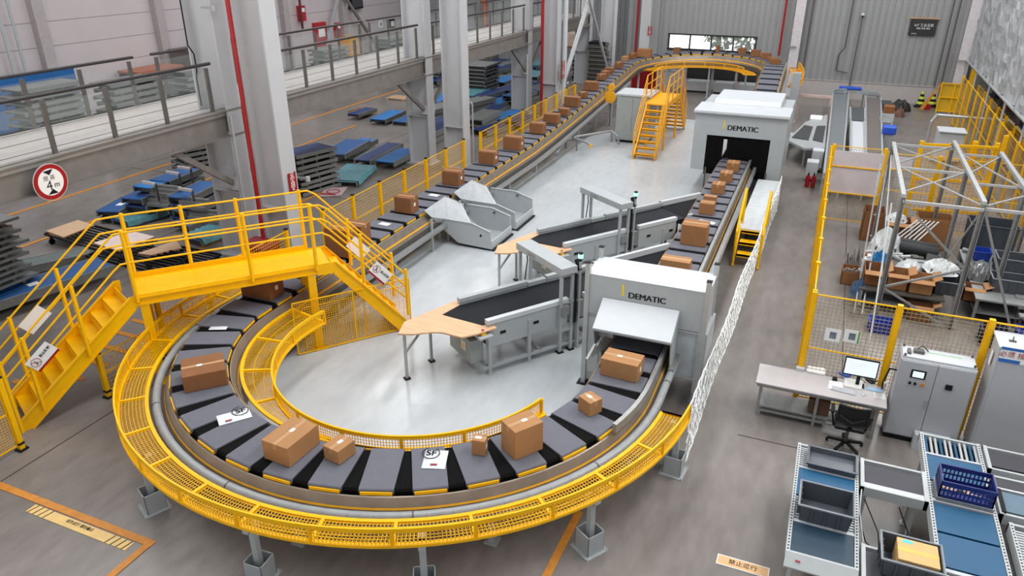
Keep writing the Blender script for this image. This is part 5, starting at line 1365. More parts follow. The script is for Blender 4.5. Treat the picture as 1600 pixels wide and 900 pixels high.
r = thing('cardboard_box', (1.95, 8.25, ZB+.02), 'pale carton with blue label inside the grey tote at the bottom', 'box')
b = MB(); b.box(1.72, 8.05, ZB+.02, 2.18, 8.45, ZB+.3); b.build('body', mat('pale_carton', (214, 176, 116), .7, var=.04), r, bevel=.005); b = MB(); b.box(1.72, 8.21, ZB+.3, 2.18, 8.27, ZB+.302); b.build('tape', mat('tape_yellow', (218, 186, 84), .4), r); b = MB(); b.box(1.78, 8.37, ZB+.3, 1.9, 8.43, ZB+.302); b.build('label', mat('label_cyan', (96, 196, 226), .5), r)
tote('plastic_tray', .62, 1.29, 9.86, 10.3, ZB, .1, mat('tray_grey', (86, 90, 98), .35, var=.1), 'shallow grey plastic tray on the rear rollers of the left transfer conveyor', 'tray', taper=.01)
# navy ventilated basket
r = thing('plastic_basket', (2.66, 10.05, ZB), 'navy ventilated plastic basket on the middle transfer conveyor', 'basket')
X0, X1, Y0, Y1, z, h = 2.36, 3.02, 9.86, 10.28, ZB+.03, .28
for (p, q) in (((X0, Y0), (X1, Y0)), ((X1, Y0), (X1, Y1)), ((X1, Y1), (X0, Y1)), ((X0, Y1), (X0, Y0))):
    P, Q = Vector((*p, 0)), Vector((*q, 0)); b = MB(); n_ = int((Q-P).length/.05)
    b.bar(P+Vector((0,0,z+.03)), Q+Vector((0,0,z+.03)), .014, .06); b.bar(P+Vector((0,0,z+.14)), Q+Vector((0,0,z+.14)), .014, .03); b.bar(P+Vector((0,0,z+h-.03)), Q+Vector((0,0,z+h-.03)), .02, .07)
    for i in range(n_+1): v = P.lerp(Q, i/n_); b.bar(v+Vector((0,0,z)), v+Vector((0,0,z+h)), .016, .016)
    b.build('side_grille', M_NVY, r)
MB().box(X0, Y0, z, X1, Y1, z+.015).build('floor_panel', M_NVY, r)
b = MB(); b.box(X0-.03, Y0-.04, z-.03, X1+.02, Y0-.02, z+.02); b.box(X0-.03, Y0-.02, z-.03, X0-.01, Y1+.02, z+.02); b.build('support_edge', M_STL, m3)
for k in (0, 1): r3 = thing('wood_strip', (2.6, 10.05, z+.02), ('thin', 'short')[k]+' wooden strip lying inside the navy basket', 'wood'); MB().bar((2.42+.1*k, 10.08-.08*k, z+.03), (2.9-.12*k, 10.02+.08*k, z+.03), .05, .012).build('strip', M_PLY, r3)
tote('plastic_bin', 3.5, 4.1, 8.6, 9.1, ZB, .25, mat('bright_blue', (34, 48, 170), .4), 'bright blue plastic bin at the lower right picture edge', 'bin')
# floor stickers
def sticker(p, u, w_, h_, s, label, stripes=False, base=(228, 180, 128)):
    r = thing('floor_sticker', (p[0], p[1], .002), label, 'sticker'); th = math.atan2(u[1], u[0]); W_ = Matrix.Translation((p[0], p[1], .004)) @ Matrix.Rotation(th, 4, 'Z')
    def T(a, c, z=0): return W_ @ Vector((a, c, z))
    b = MB(); b.ext([T(-w_/2, -h_/2), T(w_/2, -h_/2), T(w_/2, h_/2), T(-w_/2, h_/2)], (0, 0, .003)); b.build('backing', M_PAP if not stripes else mat('sticker_cream', (232, 196, 124), .5), r)
    if not stripes: b = MB(); b.ext([T(-w_/2+.015, -h_/2+.015, .003), T(w_/2-.015, -h_/2+.015, .003), T(w_/2-.015, h_/2-.015, .003), T(-w_/2+.015, h_/2-.015, .003)], (0, 0, .001)); b.build('face', mat('sticker_tan', base, .5), r)
    else:
        b = MB()
        for k in (-1, 1):
            for i in range(4): c = k*(w_/2-.06-i*.11); b.ext([T(c-.03, -h_/2, .003), T(c-.01, -h_/2, .003), T(c+.03, h_/2, .003), T(c+.01, h_/2, .003)], (0, 0, .001))
        b.build('stripe', M_BK, r)
    text('lettering', s, h_*(.5 if not stripes else .4), M_BK, r, W_ @ Matrix.Translation((0, .0 if not stripes else h_*.12, .0045)), .0005, .001)
sticker((-9.38, 5.33), (1, 0), 2.1, .17, '设备运行 请勿靠近', 'cream strip sticker with black stripes along the orange floor line', True)
sticker((-.02, 8.45), (1, 0), .72, .2, '禁止通行', 'tan floor sticker with black characters at the bottom right of the floor')
# ================================================================== STEEL RACK FRAME WITH SCRAP
r = thing('rack_frame', (3, 20.4, 0), 'bare steel rack frame with braces standing over heaps of parts', 'rack')
HR = 3.0
LX = {1.87: (17.5, 22.6), 3.42: (17.6, 20.4, 23.4), 4.42: (19.1, 22.5), 5.6: (17.6, 20.4, 23.2)}
for x, ys in LX.items():
    for y in ys:
        b = MB(); b.box(x-.05, y-.05, 0, x-.035, y+.05, HR); b.box(x+.035, y-.05, 0, x+.05, y+.05, HR); b.box(x-.05, y+.035, 0, x+.05, y+.05, HR)
        k = .2
        while k < HR: b.box(x-.052, y-.01, k, x-.049, y+.01, k+.04); k += .2
        b.build('upright', M_STL, r)
    b = MB(); b.bar((x, ys[0], HR+.02), (x, ys[-1], HR+.02), .09, .08); b.build('top_beam', mat('pale_beam', (168, 170, 170), .4), r)
def rb(p, q, w_=.05, m_=None): MB().bar(p, q, w_, w_).build('brace', m_ or MATS['pale_beam'], r)
for y in (17.5, 20.4, 23.0): rb((1.87, y, HR-.1), (3.42, y, HR-.1), .06)
for y in (19.6, 22.5): rb((3.42, y, HR-.1), (4.42, y, HR-.1), .05)
rb((3.42, 17.6, HR-.1), (5.6, 17.6, HR-.1), .06); rb((4.42, 20.4, HR-.1), (5.6, 20.4, HR-.1))
rb((1.87, 20.4, HR-.05), (3.42, 17.6, HR-.05), .03); rb((1.87, 18.0, HR-.05), (3.42, 20.4, HR-.05), .03); rb((1.87, 22.6, HR-.05), (3.42, 20.4, HR-.05), .03); rb((1.87, 20.6, HR-.05), (3.42, 23.2, HR-.05), .03)
rb((3.42, 20.2, HR-.05), (4.42, 22.4, HR-.05), .03); rb((3.42, 22.5, HR-.05), (4.42, 19.4, HR-.05), .03); rb((3.5, 17.7, HR-.05), (5.6, 20.3, HR-.05), .03)
rb((1.92, 17.5, 2.85), (3.35, 17.5, 1.55), .045, M_STL); rb((1.92, 17.5, .85), (3.35, 17.5, 1.5), .045, M_STL); rb((1.92, 17.5, .8), (3.3, 17.5, .1), .045, M_STL)
rb((3.45, 17.65, 2.9), (4.6, 17.65, .2), .05, M_STL)
rb((1.87, 17.6, .6), (1.87, 22.5, 2.7), .03); rb((3.42, 17.7, 2.8), (3.42, 20.3, .6), .03)
rb((1.6, 14.4, .02), (1.68, 17.6, 2.8), .028) 
def worktable(X0, X1, Y0, Y1, z, label, m_=None):
    t = thing('work_table', ((X0+X1)/2, (Y0+Y1)/2, 0), label, 'table')
    MB().box(X0, Y0, z-.04, X1, Y1, z).build('top', m_ or M_DST, t)
    MB().box(X0+.05, Y0+.05, .22, X1-.05, Y1-.05, .25).build('shelf', M_STL, t)
    for x in (X0+.05, X1-.05):
        for y in (Y0+.05, Y1-.05): MB().bar((x, y, 0), (x, y, z-.04), .06, .06).build('leg', M_STL, t)
    return t
worktable(1.45, 3.25, 17.9, 21.2, .55, 'dark table under the rack frame covered with cartons and bags')
worktable(3.9, 5.6, 18.2, 21.5, .6, 'dark table at the right picture edge with crates', M_STL)
def obox(X0, X1, Y0, Y1, z, h, m_, label, flaps=True, rz=0):
    t = thing('cardboard_box', ((X0+X1)/2, (Y0+Y1)/2, z), label, 'box')
    b = MB(); k = .015; b.box(X0, Y0, z, X1, Y0+k, z+h); b.box(X0, Y1-k, z, X1, Y1, z+h); b.box(X0, Y0, z, X0+k, Y1, z+h); b.box(X1-k, Y0, z, X1, Y1, z+h); b.box(X0, Y0, z, X1, Y1, z+k); b.build('body', m_, t)
    if flaps:
        f = .55*(Y1-Y0)
        b = MB(); b.ext([(X0, Y0, z+h), (X1, Y0, z+h), (X1, Y0-f*.5, z+h-.04), (X0, Y0-f*.5, z+h-.04)], (0, 0, .01)); b.build('flap', MATS['cardboard_tan'], t)
        b = MB(); b.ext([(X1, Y0, z+h), (X1, Y1, z+h), (X1+.15, Y1, z+h+.08), (X1+.15, Y0, z+h+.08)], (0, 0, .01)); b.build('flap', MATS['cardboard_tan'], t)
    return t
obox(1.5, 1.95, 18.15, 18.8, .55, .38, M_CBD, 'open carton at the left front of the scrap table')
obox(2.0, 2.45, 18.1, 18.6, .55, .4, M_CB, 'reddish open carton in the middle front of the scrap table')
obox(2.48, 2.98, 18.05, 18.6, .55, .36, M_CB2, 'pale open carton right of the middle on the scrap table')
tote('plastic_tote', 3.02, 3.6, 18.2, 18.9, .56, .34, M_TOT, 'grey tote under white plastic bags on the scrap table')
obox(2.55, 3.05, 17.75, 18.05, .0, .38, M_CBD, 'brown open carton on the floor under the scrap table')
def crumple(name, x, y, z, rx, ry, h, m_, label, cat='bag', seed=1, n_=14):
    t = thing(name, (x, y, z), label, cat); rnd = random.Random(seed); b = MB(); V = []
    for j in range(n_+1):
        for i in range(n_+1):
            u, v = i/n_*2-1, j/n_*2-1; d = min(1, math.hypot(u, v)); k = math.sqrt(max(0, 1-d*d)); V.append(Vector((x+rx*u*(1-.25*abs(v)), y+ry*v*(1-.25*abs(u)), z + (h*k*(.65+.5*rnd.random()) if max(abs(u), abs(v)) < .99 else 0))))
    b.add(V, [(j*(n_+1)+i, j*(n_+1)+i+1, (j+1)*(n_+1)+i+1, (j+1)*(n_+1)+i) for j in range(n_) for i in range(n_)]); b.build('film', m_, t)
    b = MB(); b.cb(x, y, z, rx*1.2, ry*1.2, h*.35); b.build('content', M_DST, t)
    return t
M_BAG = mat('plastic_bag', (214, 218, 218), .3, var=.1, scale=9, bump=.5, bscale=18)
crumple('plastic_bag', 3.2, 19.1, .86, .42, .5, .22, M_BAG, 'crumpled white plastic bags on the grey tote at the table', seed=3)
crumple('plastic_bag', 2.55, 19.3, .55, .35, .4, .35, M_BAG, 'white plastic bag behind the cartons on the scrap table', seed=4)
crumple('plastic_bag', 2.05, 20.7, .55, .42, .55, .6, M_BAG, 'big clear white plastic sack at the left rear of the scrap table', seed=5)
crumple('blue_pack', 1.9, 19.5, .55, .25, .25, .42, mat('bag_blue', (40, 120, 178), .4, var=.25), 'blue plastic wrapped pack on the left of the scrap table', 'pack', seed=6)
crumple('blue_pack', 1.45, 18.2, .3, .2, .3, .35, mat('bag_steel_blue', (66, 96, 130), .4, var=.3), 'blue grey bag behind the small carton of tubes', 'bag', seed=7)
crumple('green_cables', 2.85, 19.95, .56, .25, .15, .12, mat('cable_green', (54, 130, 60), .5, var=.4), 'green cable coil on the scrap table', 'cable', seed=8, n_=8)
t = thing('tube_roll', (2.7, 21.2, .56), 'black rolled mat lying across the rear of the scrap table', 'roll')
for k in (0, .28): MB().tube((2.25, 21.0-k, .74), (3.3, 20.8-k, .74), .15, 14).build('roll', mat('roll_black', (34, 35, 38), .6), t)
t = thing('profile_bundle', (2.8, 19.6, .6), 'bundle of grey metal profiles on the scrap table', 'metal profiles')
for i in range(5): MB().bar((2.5, 19.3+.12*i, .72+.02*(i % 2)), (3.3, 19.35+.12*i, .72+.02*(i % 2)), .09, .07).build('profile', M_STL, t)
t = thing('metal_strips', (2.9, 22.3, 1.0), 'loose bright metal strips leaning behind the black roll', 'metal strips')
for i in range(6): MB().bar((2.2+.12*i, 21.4, .6), (2.9+.1*i, 22.4, 1.0), .04, .012).build('strip', M_AL, t)
obox(1.55, 2.1, 22.9, 23.6, .0, .9, M_CBD, 'tall brown carton at the rear left behind the rack frame', False)
obox(2.15, 2.8, 22.6, 23.3, .0, .75, M_CBD, 'dark brown carton at the rear behind the white sack', True)
obox(2.95, 3.85, 22.9, 23.6, .0, .9, M_CB, 'large brown carton at the rear behind the black roll', False)
crumple('plastic_bag', 2.4, 22.9, .75, .3, .3, .2, M_BAG, 'pale bag on top of the dark rear carton', seed=12)
# small carton with upright tubes on the floor
t = obox(1.08, 1.5, 19.3, 19.85, .0, .36, M_CB, 'small carton full of grey metal tubes on the aisle floor', False)
t = thing('metal_tubes', (1.28, 19.5, .02), 'short bright metal tubes standing in the small carton', 'metal tubes')
for i in range(8): MB().tube((1.13+.045*i, 19.4+.05*(i % 2), .02), (1.12+.045*i, 19.32+.05*(i % 2), .42+.02*(i % 3)), .018, 8).build('tube', M_AL, t)
t = thing('metal_tubes', (1.25, 20.4, 0), 'loose crossed metal rods behind the small carton', 'metal rods'); rnd = random.Random(5)
for i in range(12): x = 1.12+.04*i; MB().bar((x, 20.1+rnd.uniform(-.1, .2), 0), (x+rnd.uniform(-.12, .12), 20.3+rnd.uniform(-.2, .2), .45+rnd.uniform(-.1, .15)), .022, .03).build('rod', M_DST if i % 2 else M_AL, t)
t = thing('ladder_profile', (1.7, 20, 0), 'light metal ladder like frame leaning left of the rack frame', 'frame')
for x in (1.55, 1.72): MB().bar((x-.15, 17.4, .1), (x+.05, 21.8, 2.6), .035, .03).build('side_bar', M_STL, t)
for k in range(7): a = k/7+.06; MB().bar((1.45+.2*a, 17.4+4.4*a, .1+2.5*a), (1.5+.2*a, 17.4+4.4*a, .1+2.5*a), .03, .03).build('rung', M_AL, t)
def crate(x, y, z, lx, ly, h, m_, label): return tote('plastic_crate', x-lx/2, x+lx/2, y-ly/2, y+ly/2, z, h, m_, label, 'crate')
M_BLC = mat('crate_blue', (28, 62, 160), .4, var=.1)
crate(1.95, 16.9, 0, .5, .4, .28, M_BLC, 'blue crate on the floor behind the mesh fence, lower left of the rack frame')
crate(4.95, 17.6, 0, .5, .4, .3, M_BLC, 'open blue crate on the floor at the right edge behind the fence')
crate(4.2, 17.2, 0, .5, .5, .4, mat('crate_navy', (22, 36, 70), .5), 'dark navy bin on the floor near the right picture edge')
crate(4.6, 19.0, .6, .7, .5, .35, M_TOT, 'grey tote at the front of the right hand table')
crate(4.9, 20.2, .6, .8, .6, .45, M_TOT, 'grey tote on the right hand table, behind the front one')
crate(4.6, 22.0, .0, 1.1, .8, 1.3, mat('bin_dark', (66, 72, 78), .5), 'large dark grey bin behind the right hand table')
crate(4.3, 20.9, .62, .4, .4, .25, M_BLC, 'small blue crate at the rear left of the right hand table')
crumple('plastic_bag', 4.1, 19.6, .6, .25, .35, .4, mat('foil_grey', (150, 152, 152), .25, .5, var=.2), 'silver grey bag on the right hand table', seed=21)
obox(3.72, 4.15, 18.7, 19.1, .3, .34, M_CBD, 'torn brown carton beside the right hand table')
crumple('refuse_sack', 3.95, 20.0, 0, .3, .6, .75, mat('sack_black', (40, 40, 42), .5), 'black sack between the two tables', seed=25)
for i in range(4):
    t = thing('metal_rail', (5.2, 18+.5*i, .5), ('front', 'second', 'third', 'rear')[i]+' grey rail of the slatted bench at the right picture edge', 'rail')
    MB().bar((4.75, 17.95+.35*i, .45+.08*i), (6.2, 17.95+.35*i, .45+.08*i), .2, .05).build('slat', M_STL, t); MB().bar((4.8, 17.95+.35*i, 0), (4.8, 17.95+.35*i, .44+.08*i), .05, .05).build('leg', M_DST, t)
# yellow guard posts and door frames behind the frame
t = thing('guard_frame', (4, 26, 0), 'yellow guard door frames in a row behind the rack frame', 'guard frame')
for x, y in ((2.9, 25.6), (3.7, 25.6), (4.4, 26.2), (5.0, 26.2), (5.4, 27.4)):
    MB().bar((x, y, 0), (x, y, 2.5), .12, .12).build('post', M_Y, t)
for z in (.3, 1.3, 2.4): MB().bar((2.9, 25.6, z), (5.0, 26.0, z), .06, .07).build('rail', M_Y, t)
b = MB(); b.mesh((2.9, 25.65, .3), (2.1, .4, 0), (0, 0, 2.1), 26, 26, .004); b.build('mesh_panel', M_Y, t)
pfence('mesh_fence', [(5.75, 24.2+1.55*i, 0) for i in range(12)], 2.35, 'long yellow mesh fence receding under the silver foil wall', .12)
fence('mesh_fence', [(6.9, 30+2.0*i, 0) for i in range(8)], 1.6, 'second yellow mesh fence behind the long one under the foil wall', cell=.15)
# foil wall
m = mat('silver_foil', (184, 186, 188), .4, .25, var=.2, scale=2.2, bump=1.0, bscale=3.2)
b = MB(); rnd = random.Random(9); ny, nz = 90, 30; V = []
for j in range(nz+1):
    for i in range(ny+1): V.append((6.42+rnd.uniform(-.07, .07), lerp(18.5, 46.2, i/ny), lerp(2.5, 11, j/nz)))
b.add(V, [(j*(ny+1)+i, j*(ny+1)+i+1, (j+1)*(ny+1)+i+1, (j+1)*(ny+1)+i) for j in range(nz) for i in range(ny)])
r = thing('foil_wall', (6.5, 32, 2.5), 'wrinkled silver insulation foil wall hanging at the upper right', 'foil wall')
b.build('foil', m, r)
b = MB()
for y in range(20, 46, 3): b.bar((6.3, y, 2.5), (6.3, y, 10.8), .035, .035)
b.build('batten', MATS['pale_beam'], r)
b = MB(); b.tube((6.35, 18.5, 2.48), (6.35, 46.2, 2.48), .06, 8); b.build('lower_tube', M_AL, r)
for i, y in enumerate(range(22, 46, 4)): MB().bar((6.35, y, 0), (6.35, y, 2.45), .06, .06).build('post', M_WH, r)
t = thing('dark_shelving', (8, 34, 0), 'dark cluttered shelving in the shade behind the foil wall', 'shelving')
for y in range(22, 46, 4): 
    for z in (.1, .9, 1.7): MB().box(7.6, y, z, 8.6, y+3.7, z+.05).build('shelf', M_DST, t)
    MB().bar((7.6, y, 0), (7.6, y, 2.3), .06, .06).build('upright', M_DST, t)
for i in range(14):
    rnd.seed(i); t2 = thing('storage_bin', (8, 22+i*1.7, .15), 'dim bin on the shaded shelving behind the foil wall', 'bin', 'bins on the shaded shelving'); y = 22.3+i*1.68; z = (.15, .95)[i % 2]
    MB().box(7.7, y, z, 8.4, y+.9, z+rnd.uniform(.35, .6)).build('body', [M_TOT, MATS['crate_navy'], MATS['cardboard_brown']][i % 3], t2, bevel=.01)
# truss bracket left of the foil
t = thing('truss', (6.3, 45.8, 3), 'dark lattice bracket at the left edge of the foil wall', 'truss')
for k in range(9): z = 2.6+k*.9; MB().bar((6.75, 45.7, z), (7.3, 45.9, z+.45), .06, .06).build('lattice', M_DST, t); MB().bar((7.3, 45.9, z+.45), (6.75, 45.7, z+.9), .06, .06).build('lattice', M_DST, t)
MB().bar((6.75, 45.7, 2.4), (6.75, 45.7, 11), .08, .08).build('chord', M_DST, t); MB().bar((7.3, 45.9, 2.4), (7.3, 45.9, 11), .08, .08).build('chord', M_DST, t)
# bent tube rail
pipe([(4.3, 36.6, .05), (4.3, 36.6, 1.0), (4.55, 37.4, 1.15), (7.3, 37.3, 1.15), (7.5, 36.2, 1.05), (7.5, 33, 1.0)], .06, M_AL, 'tube_rail', 'pale bent tube rail in front of the yellow fences at right', 'rail')
# yellow stair tower at the right rear
t = thing('stair_tower', (5.9, 44.6, 0), 'yellow mesh clad stair tower in the far right corner', 'stairs')
b = MB(); b.box(5.3, 44.4, .1, 6.5, 44.44, 1.45); b.build('panel', mat('dull_yellow', (206, 164, 30), .6), t)
for x in (5.3, 5.9, 6.5): MB().bar((x, 44.35, 0), (x, 44.35, 1.55), .06, .06).build('post', M_Y, t)
for z in (.1, .8, 1.5): MB().bar((5.3, 44.34, z), (6.5, 44.34, z), .06, .05).build('rail', M_Y, t)
MB().bar((6.55, 44.3, 0), (6.55, 44.3, 3.0), .2, .2).build('corner_post', M_Y, t)
b = MB(); b.ext([(5.3, 44.35, 1.5), (5.25, 44.35, 1.5), (4.5, 44.35, .1), (4.7, 44.35, .1)], (0, .05, 0)); b.build('brace', M_OR, t)
# warning cones and bags
for px, lab in ((1437, 'left one of two tall black and yellow striped bollard wraps at the back wall'), (1455, 'right one of two tall black and yellow striped bollard wraps at the back wall')):
    q = G(px, 167); t = thing('striped_cone', tuple(q), lab, 'cone')
    for k in range(6): b = MB(); r0 = .24-.032*k; b.tube(q+Vector((0, 0, .04+.13*k)), q+Vector((0, 0, .04+.13*(k+1))), r0, 14, r2=r0-.032); b.build('band', mat('lime', (196, 206, 60), .5) if k % 2 else M_BK, t)
    MB().cb(q.x, q.y, 0, .6, .5, .04).build('base', M_BK, t)
crumple('black_bags', 3.6, 44.2, 0, .55, .4, .55, MATS['sack_black'], 'black bags heaped against the back wall left of the striped cones', 'bags', seed=31)
crumple('brown_sack', 3.5, 42.6, 0, .25, .35, .4, mat('sack_brown', (120, 88, 74), .8), 'small brown sack in front of the black bags', 'sack', seed=32)
t = thing('extinguisher_stand', (4.95, 45.2, 0), 'small red box at the foot of the striped cones', 'box'); MB().cb(4.95, 45.0, 0, .3, .2, .25).build('body', M_RED, t); MB().cb(4.95, 45.0, .25, .31, .21, .02).build('lid', M_RED, t)
# red extinguishers
for x, lab in ((-.19, 'left one of two red fire extinguishers on the aisle floor'), (.0, 'right one of two red fire extinguishers on the aisle floor')):
    t = thing('fire_extinguisher', (x, 27.9, 0), lab, 'fire extinguisher')
    MB().tube((x, 27.9, .02), (x, 27.9, .42), .08, 14).build('cylinder', M_RED, t); b = MB(); b.tube((x, 27.9, .42), (x, 27.9, .5), .03, 8); b.bar((x, 27.86, .5), (x, 27.98, .54), .03, .03); b.build('valve', M_BK, t)
for x, y, w_, h_, lab in ((-.12, 28.6, .42, .75, 'front one of two white machines beside the red extinguishers'), (.0, 30.0, .42, .85, 'rear one of two white machines beside the far conveyor')):
    t = thing('drive_box', (x, y, 0), lab, 'machine'); b = MB(); b.box(x-w_/2, y, .1, x+w_/2, y+.5, h_); b.build('body', M_WH, t, bevel=.03); MB().box(x-w_/2+.04, y+.04, 0, x+w_/2-.04, y+.46, .1).build('foot', M_BK, t); MB().bar((x+.25, y+.1, .5), (x+.5, y+.1, .5), .05, .05).build('arm', M_DST, t)
# far conveyors beyond the board
M_FB = mat('far_belt_grey', (112, 118, 122), .35, var=.08)
def farconv(label, x0a, x1a, y0, x0b, x1b, y1, z, m_=M_FB, legs=True, seam=True):
    t = thing('long_conveyor', ((x0a+x1a)/2, (y0+y1)/2, 0), label, 'conveyor')
    b = MB(); b.ext([(x0a, y0, z), (x1a, y0, z), (x1b, y1, z), (x0b, y1, z)], (0, 0, -.04)); b.build('belt', m_, t)
    for (a, c) in ((x0a, x0b), (x1a, x1b)):
        MB().bar((a, y0, z-.04), (c, y1, z-.04), .07, .2).build('side_rail', M_AL, t)
    k = y0+.5
    while k < y1:
        f = (k-y0)/(y1-y0)
        for xx in (lerp(x0a, x0b, f), lerp(x1a, x1b, f)): MB().bar((xx, k, 0), (xx, k, z-.1), .06, .06).build('leg', M_LG, t)
        k += 3.2
    return t
farconv('long grey conveyor left of the pale board, running to the back wall', .3, .85, 26.5, .2, .95, 43.2, .9)
farconv('long dark conveyor right of the white chute, running to the back wall', 1.6, 2.1, 26.5, 1.75, 2.45, 42.0, .95, mat('far_belt_brown', (104, 98, 94), .45))
t = farconv('short white slide between the two long conveyors', 1.1, 1.58, 27.0, 1.08, 1.62, 35.5, .98, M_WH)
farconv('dark short belt at the top of the white slide', 1.06, 1.64, 35.6, 1.04, 1.66, 38.4, 1.0, mat('far_belt_dark', (70, 76, 80), .5))
t = thing('conveyor_end', (1.3, 43.6, 0), 'curved grey far end of the second conveyor loop near the back wall', 'conveyor')
b = MB(); A = arc(1.3, 42.6, 1.15, 1.2, 0, pi, 16, .95); B = arc(1.3, 42.6, .55, .6, 0, pi, 16, .95); b.strip(A, B, th=.05); b.build('belt', M_FB, t)
b = MB(); b.barpath(A, .07, .18); b.barpath(B, .06, .15); b.build('side_rail', M_AL, t)
for a in (.3, 1.2, 2.0, 2.9): MB().bar((1.3+1.1*cos(a), 42.6+1.15*sin(a), 0), (1.3+1.1*cos(a), 42.6+1.15*sin(a), .9), .06, .06).build('leg', M_LG, t)
t = thing('blue_cover', (1.1, 43.9, 1.0), 'small blue cover on the far end of the second loop', 'cover'); MB().cb(1.0, 43.8, .98, 1.1, .3, .14).build('shell', mat('cover_blue', (36, 86, 196), .4), t, bevel=.03); MB().cb(1.0, 43.8, .95, 1.0, .25, .04).build('base', M_DST, t)
q = G(1389, 205, 1.1); t = thing('blue_motor', (q.x, q.y, 0), 'bright blue motor unit above the pale board', 'motor'); MB().cb(q.x, q.y, 1.0, .5, .5, .32).build('housing', MATS['cover_blue'], t, bevel=.05); MB().cb(q.x, q.y, 0, .3, .3, 1.0).build('stand', M_LG, t)
t = thing('side_conveyor', (-.7, 33, 0), 'black belted side conveyor branching left from the far conveyors', 'conveyor')
P = [G(1236, 215, .8), G(1262, 186, .8), G(1298, 172, .8), G(1292, 228, .8), G(1262, 222, .8)]
P = [(-1.25, 31.6, .8), (-.75, 35.4, .8), (.1, 37.5, .8), (.22, 30.8, .8), (-.55, 30.4, .8)]
b = MB(); b.ext(P, (0, 0, -.08)); b.build('deck', M_AL, t)
b = MB(); b.ext([(-1.1, 32.0, .81), (-.75, 34.6, .81), (-.4, 34.4, .81), (-.45, 31.8, .81)], (0, 0, .02)); b.ext([(-.3, 31.9, .81), (-.25, 34.6, .81), (.1, 34.8, .81), (.1, 31.6, .81)], (0, 0, .02)); b.build('belt', mat('belt_far_black', (54, 56, 58), .5), t)
for x, y in ((-1.15, 31.8), (-.5, 30.6), (.15, 31), (-.7, 35.2), (0, 37)): MB().bar((x, y, 0), (x, y, .74), .07, .07).build('leg', M_STL, t)
t = thing('portal_frame', (-.6, 39.8, 0), 'pale pink portal frame standing behind the side conveyor', 'frame')
M_PK = mat('pink_steel', (206, 178, 170), .5)
for x in (-1.3, .15): MB().bar((x, 39.6, 0), (x, 39.6, 1.2), .1, .1).build('post', M_PK, t)
MB().bar((-1.35, 39.6, 1.22), (.2, 39.6, 1.22), .12, .12).build('top_bar', M_PK, t)
t = thing('storage_box', (-1.0, 36.5, 0), 'white box with bright top beside the side conveyor', 'box'); MB().cb(-.35, 36.4, .82, .5, .9, .03).build('top', M_PAP, t); MB().cb(-.35, 36.4, .78, .5, .9, .04).build('body', M_WH, t)
t = thing('storage_box', (-1.2, 34.5, 0), 'pale low block on the aisle floor left of the side conveyor', 'box'); MB().cb(-1.35, 33.9, 0, .42, .7, .5).build('body', M_LG, t, bevel=.02); MB().cb(-1.35, 33.9, .5, .44, .72, .02).build('top', M_LG, t)
for x, y, lab in ((2.65, 40.4, 'dark box beside the long dark conveyor near its far end'), (2.45, 36.0, 'grey box beside the long dark conveyor'), ):
    t = thing('side_box', (x, y, 0), lab, 'box'); MB().cb(x, y, .1, .45, .9, .95).build('body', M_CHAR if y > 38 else M_STL, t, bevel=.02); MB().cb(x, y, 0, .4, .8, .1).build('foot', M_DST, t)
t = carton('cardboard_box', (2.45, 38.0, .95), (2.9, 38.0, .95), (2.9, 38.6, .95), .3, 'carton on the stand beside the long dark conveyor', m=M_CBD, group=None, tape=False)
t = thing('side_box', (2.7, 38.3, 0), 'white stand under the carton beside the long dark conveyor', 'stand'); MB().cb(2.67, 38.3, .1, .5, .7, .84).build('body', M_WH, t); MB().cb(2.67, 38.3, 0, .4, .6, .1).build('foot', M_DST, t)
t = thing('machine_cabinet', (4.7, 33.8, 0), 'white hooded cabinet behind the yellow fence line at right', 'cabinet'); MB().cb(4.75, 33.8, .1, .95, .9, 1.15).build('body', M_WH, t, bevel=.04); MB().cb(4.75, 33.8, 0, .8, .8, .1).build('foot', M_DST, t); MB().cb(4.75, 33.7, 1.25, 1.0, .95, .06).build('hood', M_WH, t, bevel=.02)
t = thing('white_column_base', (-1.2, 40.0, 0), 'thick pale pillar behind the far tunnel on its right', 'pillar')
MB().box(-1.75, 38.6, 0, -1.35, 39.0, 2.4).build('shaft', M_LG, t); MB().box(-1.8, 38.55, 0, -1.3, 39.05, .1).build('base', M_LG, t)

# loose scrap parts on both tables
rnd = random.Random(77)
for i in range(46):
    right = i % 3 == 2
    x, y = (rnd.uniform(3.95, 5.5), rnd.uniform(18.4, 21.3)) if right else (rnd.uniform(1.55, 3.2), rnd.uniform(18.7, 21.1)); z = .6 if right else .55
    t = thing('scrap_part', (x, y, z), 'small loose machine part heaped on the right hand table' if right else 'small loose machine part heaped among bags on the scrap table', 'part', 'loose parts on the right hand table' if right else 'loose parts on the scrap table')
    k = i % 4; m_ = [M_STL, M_PAP, M_DST, M_CBD, M_BK, M_LG, M_AL][i % 7]; b = MB(); a_ = rnd.uniform(0, 3)
    h_ = rnd.uniform(.05, .22)
    if k == 0: b.bar((x-.2*cos(a_), y-.2*sin(a_), z+.03), (x+.2*cos(a_), y+.2*sin(a_), z+.03+h_), .05, .05)
    elif k == 1: b.cb(x, y, z, rnd.uniform(.15, .35), rnd.uniform(.12, .3), h_, a_)
    elif k == 2: b.tube((x-.15*cos(a_), y-.15*sin(a_), z+.06), (x+.2*cos(a_), y+.2*sin(a_), z+.06), .055, 12)
    else: b.ext([(x-.15, y-.1, z), (x+.15, y-.1, z), (x+.12, y+.05, z), (x-.05, y+.12, z)], (0, 0, h_))
    b.build('body', m_, t)
